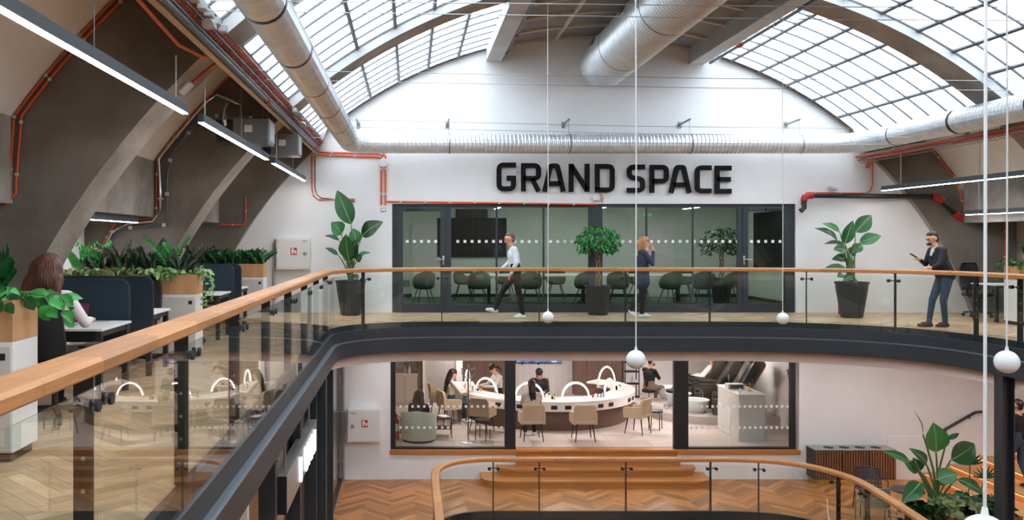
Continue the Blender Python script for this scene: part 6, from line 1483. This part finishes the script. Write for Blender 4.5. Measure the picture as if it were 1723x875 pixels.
# walking man in white shirt, going left
jm = dict(STAND, chest=(0, 0.06, 1.36), head=(0, 0.13, 1.625), pitch=-0.3, Ls=(-0.19, 0.05, 1.42), Rs=(0.19, 0.05, 1.42), Le=(-0.24, 0.02, 1.14), Lw=(-0.2, 0.12, 0.93), Re=(0.24, 0.1, 1.15), Rw=(0.2, 0.26, 1.02),
          Lh=(-0.09, 0.0, 0.92), Lk=(-0.09, -0.05, 0.5), La=(-0.09, -0.13, 0.09), Rh=(0.09, 0, 0.92), Rk=(0.09, 0.26, 0.56), Ra=(0.09, 0.42, 0.17), Rt=(0, 0.17, 0.0))
person('walking man in white shirt and black trousers on the gallery', (P(868, 0, 17.8).x, 17.8, 0.002), math.pi/2, jm, ['skin_b', 'cloth_shirt', 'cloth_black', 'shoe_white', 'eye', 'lips'], SHORT, 'hair_mid', girth=1.08)
# walking woman in navy coat, going right, phone at her ear
jf = dict(STAND, pelvis=(0, 0, 0.92), chest=(0, 0.02, 1.29), head=(0, 0.05, 1.55), Ls=(-0.16, 0.02, 1.34), Rs=(0.16, 0.02, 1.34), Le=(-0.2, 0.06, 1.1), Lw=(-0.12, 0.22, 1.25), Re=(0.2, 0.16, 1.12), Rw=(0.13, 0.2, 1.38), Rf=(0, 0, 1), Lh=(-0.08, 0, 0.9), Rh=(0.08, 0, 0.9),
          Lk=(-0.08, 0.05, 0.48), La=(-0.08, 0.02, 0.09), Rk=(0.08, -0.02, 0.5), Ra=(0.08, -0.25, 0.16), Rt=(0, 0.1, -0.12))
BOB = [((0, -0.025, 0.045), (0, 0.02, 0.055), 0.099, 0.09), ((0, -0.06, 0.0), (0, -0.075, -0.12), 0.085, 0.07), ((-0.075, -0.02, 0.0), (-0.08, -0.02, -0.12), 0.035, 0.03), ((0.075, -0.02, 0.0), (0.08, -0.02, -0.12), 0.035, 0.03)]
person('walking woman in navy coat and pink scarf in front of the glass', (P(1080, 0, 17.8).x, 17.8, 0.002), -math.pi/2, jf, ['skin_a', 'cloth_navy', 'cloth_black', 'shoe_white', 'eye', 'lips', 'cloth_pink'], BOB, 'hair_ginger',
       extra=[((0, 0, 0.74), (0, 0.02, 1.15), 0.17, 0.12, 1), ((-0.08, 0, 0.72), (-0.06, 0, 1.1), 0.13, 0.1, 1), ((0.08, 0, 0.72), (0.06, 0, 1.1), 0.13, 0.1, 1), ((-0.06, 0.07, 1.40), (0.06, 0.07, 1.40), 0.05, 0.05, 6), ((0.02, 0.12, 1.36), (0.04, 0.15, 1.2), 0.055, 0.06, 6)])
# salon people
LB = [((0, -0.025, 0.045), (0, 0.02, 0.055), 0.1, 0.09), ((0, -0.06, 0), (0, -0.10, -0.2), 0.085, 0.08), ((0, -0.10, -0.2), (0, -0.13, -0.55), 0.075, 0.03)]
js1 = dict(SIT, Le=(-0.22, 0.2, 0.80), Lw=(-0.12, 0.46, 0.80), Re=(0.22, 0.2, 0.80), Rw=(0.12, 0.46, 0.80), pitch=-0.2)
person('customer with very long black hair and beige sweater at the left of the counter', (1.02, 21.95, ZS-0.0), -1.25, js1, ['skin_b', 'cloth_beige', 'cloth_jeans', 'shoe_white', 'eye', 'lips'], LB, 'hair_black', girth=1.05)
PT = [((0, -0.025, 0.045), (0, 0.02, 0.055), 0.098, 0.09), ((0, -0.09, 0.05), (0, -0.15, -0.05), 0.04, 0.035), ((0, -0.15, -0.05), (0, -0.15, -0.22), 0.035, 0.015)]
person('technician with black ponytail and cream sweater bending over the counter', (2.35, 23.0, ZS), 1.9, dict(js1, pitch=-0.6, head=(0, 0.14, 1.24)), ['skin_a', 'cloth_white', 'cloth_black', 'cloth_black', 'eye', 'lips'], PT, 'hair_black')
LF = [((0, -0.025, 0.045), (0, 0.02, 0.055), 0.1, 0.09), ((0, -0.06, 0), (0, -0.09, -0.18), 0.09, 0.085), ((-0.03, -0.09, -0.18), (-0.02, -0.11, -0.34), 0.06, 0.03), ((0.04, -0.09, -0.18), (0.05, -0.11, -0.32), 0.05, 0.025)]
person('customer in cream top with dark fading hair, seated on the front armchair', (2.86, 20.2, ZS), 0.0, js1, ['skin_b', 'cloth_beige', 'cloth_black', 'shoe_white', 'eye', 'lips'], LF, 'hair_black')
person('technician in black hooded top working behind the counter', (3.35, 22.35, ZS), 3.0, dict(js1, pitch=-0.55, head=(0, 0.13, 1.22)), ['skin_a', 'cloth_black', 'cloth_black', 'cloth_black', 'eye', 'lips'], [((0, -0.025, 0.045), (0, 0.02, 0.06), 0.105, 0.092), ((0, -0.06, 0), (0, -0.08, -0.12), 0.09, 0.09)], 'cloth_black')
person('visitor in dark hooded top sitting in the sage tub armchair', (0.2, 20.12, ZS), -0.15, dict(SIT, pitch=-0.25, pelvis=(0, -0.02, 0.42), chest=(0, -0.03, 0.76), head=(0, 0.05, 1.0), Ls=(-0.18, -0.02, 0.80), Rs=(0.18, -0.02, 0.80), Le=(-0.22, 0.08, 0.6), Re=(0.22, 0.08, 0.6), Lw=(-0.1, 0.28, 0.6), Rw=(0.1, 0.28, 0.6), Lh=(-0.09, 0, 0.44), Rh=(0.09, 0, 0.44)), ['skin_a', 'cloth_hood', 'cloth_black', 'cloth_black', 'eye', 'lips'], [((0, -0.02, 0.035), (0, 0.01, 0.045), 0.13, 0.125), ((0, -0.05, -0.02), (0, -0.07, -0.12), 0.13, 0.15)], 'cloth_hood')
person('masked technician in black shirt and khaki trousers on the swivel stool', (6.68, 24.1, ZS), -0.95, dict(SIT, head=(0, 0.1, 1.24), pitch=-0.5, Le=(-0.22, 0.16, 0.82), Lw=(-0.06, 0.38, 0.83), Re=(0.22, 0.16, 0.82), Rw=(0.06, 0.38, 0.83), Ra=(0.14, 0.5, 0.09)), ['skin_b', 'cloth_black', 'cloth_khaki', 'paper', 'eye', 'cloth_black', 'cloth_black'], SHORT, 'hair_black', top_long=False, girth=1.08,
       extra=[((-0.03, 0.165, 1.175), (0.03, 0.165, 1.175), 0.045, 0.045, 6)])
person('customer in white top and light jeans reclining in the far pedicure lounger', (8.08, 24.1, ZS+0.14), 1.25, dict(SIT, chest=(0, -0.28, 0.92), head=(0, -0.36, 1.2), pitch=0.2, Ls=(-0.18, -0.28, 0.97), Rs=(0.18, -0.28, 0.97), Le=(-0.25, -0.1, 0.75), Lw=(-0.1, 0.1, 0.75), Re=(0.25, -0.1, 0.75), Rw=(0.1, 0.1, 0.75), Lk=(-0.11, 0.46, 0.62), La=(-0.11, 0.72, 0.3), Rk=(0.11, 0.46, 0.62), Ra=(0.11, 0.72, 0.3)),
       ['skin_a', 'paper', 'jeans_light', 'skin_a', 'eye', 'lips'], LF, 'hair_brown')
# walker on the seating steps at the right edge
person('walker in black T-shirt and jeans on the seating steps at the right edge', (P(1714, 0, 17.3).x, 17.3, ZL+0.362), 0.4, dict(STAND, Lk=(-0.1, 0.16, 0.53), La=(-0.1, 0.16, 0.12), Ra=(0.1, -0.14, 0.09)), ['skin_b', 'cloth_black', 'cloth_jeans', 'shoe_brown', 'eye', 'lips'], SHORT, 'hair_dark', top_long=False)
# ================================================================== PLANTS
def leafAB(mb, A, B, w, n, arch=0.12, fold=0.25, seg=9, tipw=0.0, bulge=0.42, wave=0.0):
    """leaf blade from base A to tip B, width w, facing n"""
    A = Vector(A); B = Vector(B); d = B-A; L = d.length; d.normalize(); n = Vector(n); n = (n - d*n.dot(d)).normalized(); s = d.cross(n).normalized()
    vs = []; fs = []
    for i in range(seg+1):
        u = i/seg; c = A + d*L*u + n*arch*L*math.sin(math.pi*u)
        hw = 0.5*w*(math.sin(math.pi*u**(math.log(0.5)/math.log(bulge)))**0.9 if 0 < u < 1 else 0) + 0.002
        k = n*(fold*hw) ; wv = n*(wave*hw*math.sin(u*17))
        vs += [c - s*hw + k + wv, c - s*hw*0.5 + k*0.35, c, c + s*hw*0.5 + k*0.35, c + s*hw + k - wv]
    for i in range(seg):
        for j in range(4): q = i*5+j; fs.append((q, q+1, q+6, q+5))
    mb.add(vs, fs)
def pot(t, kind='tall'):
    m = MB()
    if kind == 'tall': m.lathe([(0.20, 0), (0.215, 0.02), (0.31, 0.62), (0.315, 0.70), (0.335, 0.71), (0.335, 0.745), (0.305, 0.745), (0.30, 0.70)], (0, 0, 0), 12)
    else: m.lathe([(0.20, 0), (0.21, 0.02), (0.265, 0.58), (0.28, 0.60), (0.28, 0.635), (0.25, 0.635), (0.245, 0.6)], (0, 0, 0), 24)
    m.build('pot', 'pot_charcoal', t, 40); z = 0.70 if kind == 'tall' else 0.6
    m = MB(); m.cyl((0, 0, z-0.02), 0.29 if kind == 'tall' else 0.24, 0.02, 20); m.build('soil', 'soil', t, 40); return z
def big_plant(label, base, Y, leaves, potkind='tall', zrot=0.0, name='potted_plant', z0=0.0, bare=False, cat='plant', stem_r=0.011, mats=('leaf_b', 'leaf_a', 'leaf_c')):
    """leaves: (leaf base px, leaf base py, tip px, tip py, width m, depth offset of base, of tip, facing)"""
    b = Vector((P(base, 0, Y).x, Y, z0)); t = thing(name, label, cat, b); z = 0.0 if bare else pot(t, potkind)
    for i, (bx, by, tx, ty, w, d0, d1, nz) in enumerate(leaves):
        A = P(bx, by, Y+d0); B = P(tx, ty, Y+d1)
        if not bare and False: pass
        s0 = Vector((0.05*math.cos(i*2.4), 0.05*math.sin(i*2.4), z)); a = A-b
        m = MB(); mid = s0.lerp(a, 0.55); mid.x = s0.x + (a.x-s0.x)*0.38; mid.y = s0.y+(a.y-s0.y)*0.38; m.tube([s0, s0.lerp(mid, 0.5), mid, mid.lerp(a, 0.6)+Vector((0, 0, 0.02)), a], [stem_r*1.7, stem_r*1.5, stem_r*1.2, stem_r, stem_r*0.8], 7); st = m.build('stem', 'stem', t, 60)
        m = MB(); nn = Vector((math.sin(i*1.7)*0.35, -1, nz)); leafAB(m, a, B-b, w, nn, 0.06+0.04*(i % 3), 0.22, wave=0.05); lf = m.build('leaf', mats[i % len(mats)], t, 60, fixn=False)
        if w > 0.15:
            dd = (B-b)-a; n2 = (nn - dd.normalized()*nn.dot(dd.normalized())).normalized(); ar = 0.06+0.04*(i % 3); m = MB(); m.tube([a + dd*u + n2*(ar*dd.length*math.sin(math.pi*u)+0.003) for u in (0, 0.2, 0.4, 0.6, 0.8, 0.95)], [0.008, 0.008, 0.007, 0.006, 0.004, 0.002], 5); m.build('midrib', 'leaf_light', lf)
    return t
big_plant('tall bird-of-paradise plant in charcoal pot at the left of the gallery', 590, 18.55, [
    (591, 378, 567, 320, 0.40, 0, 0.1, 0.2), (575, 394, 557, 374, 0.36, -0.1, -0.2, 0.3), (609, 398, 645, 373, 0.36, 0.1, 0.0, 0.5), (587, 436, 582, 394, 0.36, -0.2, -0.3, 0.1), (600, 411, 594, 384, 0.30, 0.2, 0.25, 0.1),
    (571, 405, 546, 397, 0.12, 0.0, 0.1, 0.9), (569, 429, 547, 417, 0.12, -0.1, -0.2, 0.8), (599, 432, 624, 425, 0.11, 0.1, 0.2, 0.9), (584, 436, 600, 402, 0.30, 0.05, -0.1, 0.2), (600, 440, 610, 428, 0.16, -0.1, -0.2, 0.6), (578, 455, 566, 462, 0.1, -0.1, -0.2, 0.9), (596, 462, 603, 472, 0.12, 0, -0.1, 0.8), (590, 440, 577, 425, 0.2, 0.15, 0.2, 0.3)])
big_plant('tall broad-leaved plant in charcoal pot near the suited man', 1433, 17.95, [
    (1439, 391, 1466, 362, 0.32, 0.1, 0.2, 0.3), (1413, 391, 1383, 376, 0.20, 0, 0.1, 0.8), (1410, 407, 1370, 384, 0.18, -0.1, -0.2, 0.9), (1421, 411, 1435, 371, 0.24, -0.15, -0.2, 0.1), (1446, 409, 1483, 397, 0.26, 0.1, 0, 0.6), (1422, 412, 1386, 411, 0.13, 0.1, 0.2, 1.0),
    (1424, 420, 1402, 420, 0.22, -0.2, -0.3, 0.6), (1434, 425, 1450, 411, 0.22, 0.1, 0.2, 0.4), (1426, 437, 1399, 437, 0.22, 0.1, 0.0, 0.7), (1421, 449, 1385, 453, 0.15, -0.1, -0.2, 0.8), (1420, 463, 1409, 467, 0.16, -0.1, -0.2, 0.7), (1433, 465, 1418, 473, 0.16, -0.2, -0.3, 0.6), (1431, 470, 1444, 476, 0.15, 0, 0, 0.8), (1427, 418, 1440, 430, 0.2, 0.2, 0.3, 0.3)])
# ficus: braided trunk and a round crown of small leaves
def ficus(label, px, Y, zc, rc, crown_mat='leaf_b', potkind='round', n=650, tz=None):
    b = Vector((P(px, 0, Y).x, Y, 0)); t = thing('ficus_tree', label, 'plant', b); z = pot(t, potkind)
    for k in range(3):
        m = MB(); m.tube([(0.045*math.cos(u*7+k*2.09), 0.045*math.sin(u*7+k*2.09), z-0.02+(zc-0.15-z)*u) for u in [i/14 for i in range(15)]], 0.016, 8); m.build('braided_trunk', 'bark', t, 60)
    rnd = random.Random(int(px)); m = MB(); m.cur = 0
    for i in range(n):
        m.cur = i % 2
        a = rnd.uniform(0, 6.283); c = rnd.uniform(-0.85, 1); r = rc*(0.4+0.75*rnd.random()**0.6); s = math.sqrt(max(0, 1-c*c)); q = Vector((r*s*math.cos(a), r*s*math.sin(a), zc+r*c*0.72-(0.12*rc if s > 0.8 else 0)))
        d = Vector((math.cos(a)*0.6+rnd.uniform(-.5, .5), math.sin(a)*0.6+rnd.uniform(-.5, .5), -0.8+rnd.uniform(-.4, .4))).normalized()
        leafAB(m, q, q+d*rnd.uniform(0.08, 0.13), 0.042, (rnd.uniform(-1, 1), rnd.uniform(-1, 0.3), 0.8), 0.1, 0.2, seg=3)
    tag(m.build('foliage', [crown_mat, 'leaf_b' if crown_mat == 'leaf_bright' else 'leaf_dark'], t, 60, fixn=False), kind='stuff')
    for i in range(7): m = MB(); a = i*0.9; m.tube([(0, 0, zc-0.2), (0.3*rc*math.cos(a), 0.3*rc*math.sin(a), zc), (0.75*rc*math.cos(a), 0.75*rc*math.sin(a), zc+0.2*math.sin(i*3.0))], [0.014, 0.009, 0.004], 6); m.build('branch', 'bark', t, 60)
ficus('ficus with braided trunk in charcoal pot between the two walkers', 1006, 18.6, 1.62, 0.40, 'leaf_bright', n=800)
ficus('dark ficus inside the meeting room behind the right panes', 1214, 22.2, 1.58, 0.48, 'leaf_c', n=500)
# --- trough plants
def zz_mesh(seed, mat, h=0.45, stems=9, lean=0.35, lw=0.035, ll=0.075):
    rnd = random.Random(seed); ms = MB(); ml = MB()
    for s in range(stems):
        a = rnd.uniform(0, 6.283); hh = h*rnd.uniform(0.6, 1.1); le = lean*rnd.uniform(0.4, 1.2); x0, y0 = rnd.uniform(-.06, .06), rnd.uniform(-.05, .05); pts = []
        for i in range(6): u = i/5; pts.append(Vector((x0+math.cos(a)*le*hh*u*u, y0+math.sin(a)*le*hh*u*u, hh*u*(1-0.12*u*le))))
        ms.tube(pts, [0.008, 0.007, 0.006, 0.005, 0.004, 0.003], 5)
        for i in range(2, 14):
            u = i/13; j = min(4, int(u*5)); q = pts[j].lerp(pts[j+1], u*5-j); tg = (pts[j+1]-pts[j]).normalized(); sd = tg.cross(Vector((math.sin(a), -math.cos(a), 0.3))).normalized()
            for s2 in (-1, 1):
                dd = (sd*s2*0.85+tg*0.75).normalized(); leafAB(ml, q, q+dd*ll*rnd.uniform(0.8, 1.15)*(1.1-0.5*abs(u-0.5)), lw, tg.cross(dd)*s2+Vector((0, -0.4, 0.3)), 0.08, 0.2, seg=3)
    return ms.data('stems', 'stem', 60), ml.data('leaves', mat, 60, fixn=False)
def trail_mesh(seed, mat, n=60, drop=0.35, spread=0.25, size=0.07):
    rnd = random.Random(seed); ml = MB(); ms = MB()
    for v in range(9):
        a = rnd.uniform(0, 6.283); L = drop*rnd.uniform(0.3, 1.1); c = Vector((math.cos(a)*spread*0.5, math.sin(a)*spread*0.5, 0.02)); e = c+Vector((math.cos(a)*spread*0.7, math.sin(a)*spread*0.7, 0.05)); pts = [Vector((0, 0, 0)), c+Vector((0, 0, 0.06)), e, e+Vector((math.cos(a)*0.04, math.sin(a)*0.04, -L*0.5)), e+Vector((math.cos(a)*0.03, math.sin(a)*0.03, -L))]
        ms.tube(pts, 0.004, 5)
        for i in range(n//9):
            u = rnd.random()*3.99; j = int(u); q = pts[j].lerp(pts[j+1], u-j); d = Vector((rnd.uniform(-1, 1), rnd.uniform(-1, 0.6), rnd.uniform(-1, .3))).normalized(); leafAB(ml, q, q+d*size*rnd.uniform(.7, 1.3), size*0.7, (rnd.uniform(-.5, .5), -1, 0.7), 0.1, 0.25, seg=4)
    return ms.data('stems', 'stem', 60), ml.data('leaves', mat, 60, fixn=False)
PM = {}
def small_plant(name, label, meshes, loc, rz, group, sc_=1.0):
    t = thing(name, label, 'plant', loc, rz, group); t.scale = (sc_,)*3; link('stems', meshes[0], t); o = link('leaves', meshes[1], t); o['kind'] = 'stuff'; return t
zzg = [zz_mesh(1, 'leaf_bright', 0.5, 6, 0.6, 0.032, 0.07), zz_mesh(2, 'leaf_b', 0.48, 6, 0.6, 0.032, 0.07)]; zzd = [zz_mesh(3, 'leaf_purple', 0.44, 7, 0.6, 0.032, 0.065), zz_mesh(4, 'leaf_dark', 0.44, 7, 0.6, 0.032, 0.065)]; zzl = zz_mesh(9, 'leaf_b', 0.34, 9, 0.7, 0.075, 0.14)
pv = trail_mesh(5, 'leaf_varieg', 110, 0.06, 0.2, 0.10); ivy = trail_mesh(6, 'leaf_light', 260, 0.55, 0.16, 0.045); pl_l = trail_mesh(8, 'leaf_light', 120, 0.08, 0.2, 0.09); poth = trail_mesh(12, 'leaf_bright', 70, 0.22, 0.26, 0.11); fern = zz_mesh(15, 'leaf_b', 0.26, 12, 0.8, 0.03, 0.07); poth2 = trail_mesh(13, 'leaf_b', 80, 0.1, 0.25, 0.12)
# nearest planter
for i, (x, mm, nmz, sc_) in enumerate(((-2.98, poth, 'bright green pothos trailing over the near trough corner', 1.15), (-3.2, zzl, 'broad glossy dark green plant at the left edge', 1.0), (-3.45, zzl, 'second glossy plant farther left in the near trough', 1.1), (-3.12, poth2, 'low broad-leaved creeper in the near trough', 1.0))):
    small_plant('trough_plant', nmz, mm, (x, 6.4 if i != 3 else 6.33, 1.12), i*1.3, 'plants in the nearest trough', sc_)
kinds = [('bright green feathery plant', zzg[0]), ('dark purple feathery plant', zzd[0]), ('deep green feathery plant', zzg[1]), ('blackish feathery plant', zzd[1])]
seq = [0, 1, 0, 3, 1, 2, 3, 1, 3, 2, 0, 3, 1]
pos = ['first', 'second', 'third', 'fourth', 'fifth', 'sixth', 'seventh', 'eighth', 'ninth', 'tenth', 'eleventh', 'twelfth', 'thirteenth']
for i, k in enumerate(seq):
    small_plant('trough_plant', '%s, %s from the left in the middle trough' % (kinds[k][0], pos[i]), kinds[k][1], (-4.55+i*0.128, 11.86+0.06*math.sin(i*2.1), 1.10), i*1.1, 'feathery plants in the middle trough', 0.95+0.15*math.sin(i*3.3))
for i in range(7):
    small_plant('trough_plant', 'low %s creeper, %s from the left along the middle trough front' % ('striped' if i < 4 else 'pale green', pos[i]), pv if i < 4 else pl_l, (-4.5+i*0.24, 11.74, 1.12), i*1.9, 'creepers in the middle trough')
small_plant('trough_plant', 'pale variegated ivy hanging over the end of the middle trough', ivy, (-2.93, 11.84, 1.12), 0.5, None, 1.0)
for i in range(9):
    small_plant('trough_plant', 'leafy green plant, %s from the left in the farthest trough' % pos[i], fern, (-4.4+i*0.175, 17.25, 1.10), i*1.4, 'plants in the farthest trough', 1.15)
small_plant('trough_plant', 'light green ivy hanging from the planter at the right of the gallery', trail_mesh(21, 'leaf_a', 220, 0.4, 0.2, 0.06), (11.5, 16.36, 1.12), 1.0, None, 1.15)
for i in range(4): small_plant('trough_plant', 'dark leafy plant, %s from the left in the planter on the right gallery' % pos[i], zz_mesh(30+i, 'leaf_c', 0.5, 10, 0.5, 0.06, 0.1), (11.8+i*0.28, 16.42, 1.07), i*1.2, 'plants in the right gallery trough')
# --- planter box at the lower right
big_plant('huge bird-of-paradise plant with oval leaves in the walnut planter', 1575, 15.35, [
    (1575, 761, 1570, 711, 0.44, -0.1, -0.1, 0.15), (1600, 774, 1640, 747, 0.42, 0.0, 0.1, 0.4), (1559, 782, 1529, 754, 0.19, -0.1, -0.2, 0.5), (1531, 777, 1484, 759, 0.17, 0, -0.1, 0.8), (1594, 739, 1614, 729, 0.09, 0.1, 0.1, 0.5), (1553, 731, 1538, 692, 0.02, 0.1, 0.15, 0.1), (1577, 807, 1612, 797, 0.30, -0.2, -0.3, 0.7), (1549, 812, 1517, 845, 0.3, -0.15, -0.3, 0.4), (1610, 806, 1656, 835, 0.22, -0.2, -0.35, 0.6), (1545, 794, 1520, 776, 0.22, 0.1, 0.1, 0.4), (1548, 793, 1536, 770, 0.2, 0.1, 0.1, 0.3), (1590, 815, 1575, 800, 0.2, 0.2, 0.2, 0.5)],
          z0=ZL+0.52, bare=True, stem_r=0.016, mats=('leaf_a', 'leaf_b', 'leaf_b'))
def fan_palm(label, px, py, Y, base):
    b = Vector((P(base, 0, Y).x, Y, ZL+0.52)); t = thing('palm_plant', label, 'plant', b); A = P(px, py, Y)-b; m = MB(); m.tube([(0, 0, 0), A*0.5+Vector((0.03, 0, 0)), A], 0.01, 7); m.build('stem', 'stem', t, 60)
    for k in range(9): a = rad(15+k*19); m = MB(); d = Vector((math.cos(a), -0.2, math.sin(a))); leafAB(m, A, A+d*0.26, 0.035, (0, -1, 0.3), 0.05, 0.2, seg=4); m.build('leaflet', 'leaf_b', t, 60, fixn=False)
fan_palm('small fan palm behind the large oval leaf', 1632, 782, 15.6, 1625); fan_palm('small fan palm beside the steel column', 1655, 805, 15.55, 1640)
for i, (px, mm, lab, s) in enumerate(((1612, 'leaf_varieg', 'variegated plant with cream edged leaves in the walnut planter', 1.0), (1660, 'leaf_c', 'dark leafy plant spilling over the right end of the walnut planter', 1.2), (1543, 'leaf_c', 'dark leafy plant spilling over the left end of the walnut planter', 1.1), (1640, 'leaf_b', 'dense low plant in the middle of the walnut planter', 0.9))):
    small_plant('trough_plant', lab, trail_mesh(40+i, mm, 130, 0.18, 0.3, 0.15), (P(px, 0, 15.2).x, 15.2+0.1*(i % 2), ZL+0.56+0.12*(i in (0, 3))), i*1.7, 'low plants in the walnut planter', s)
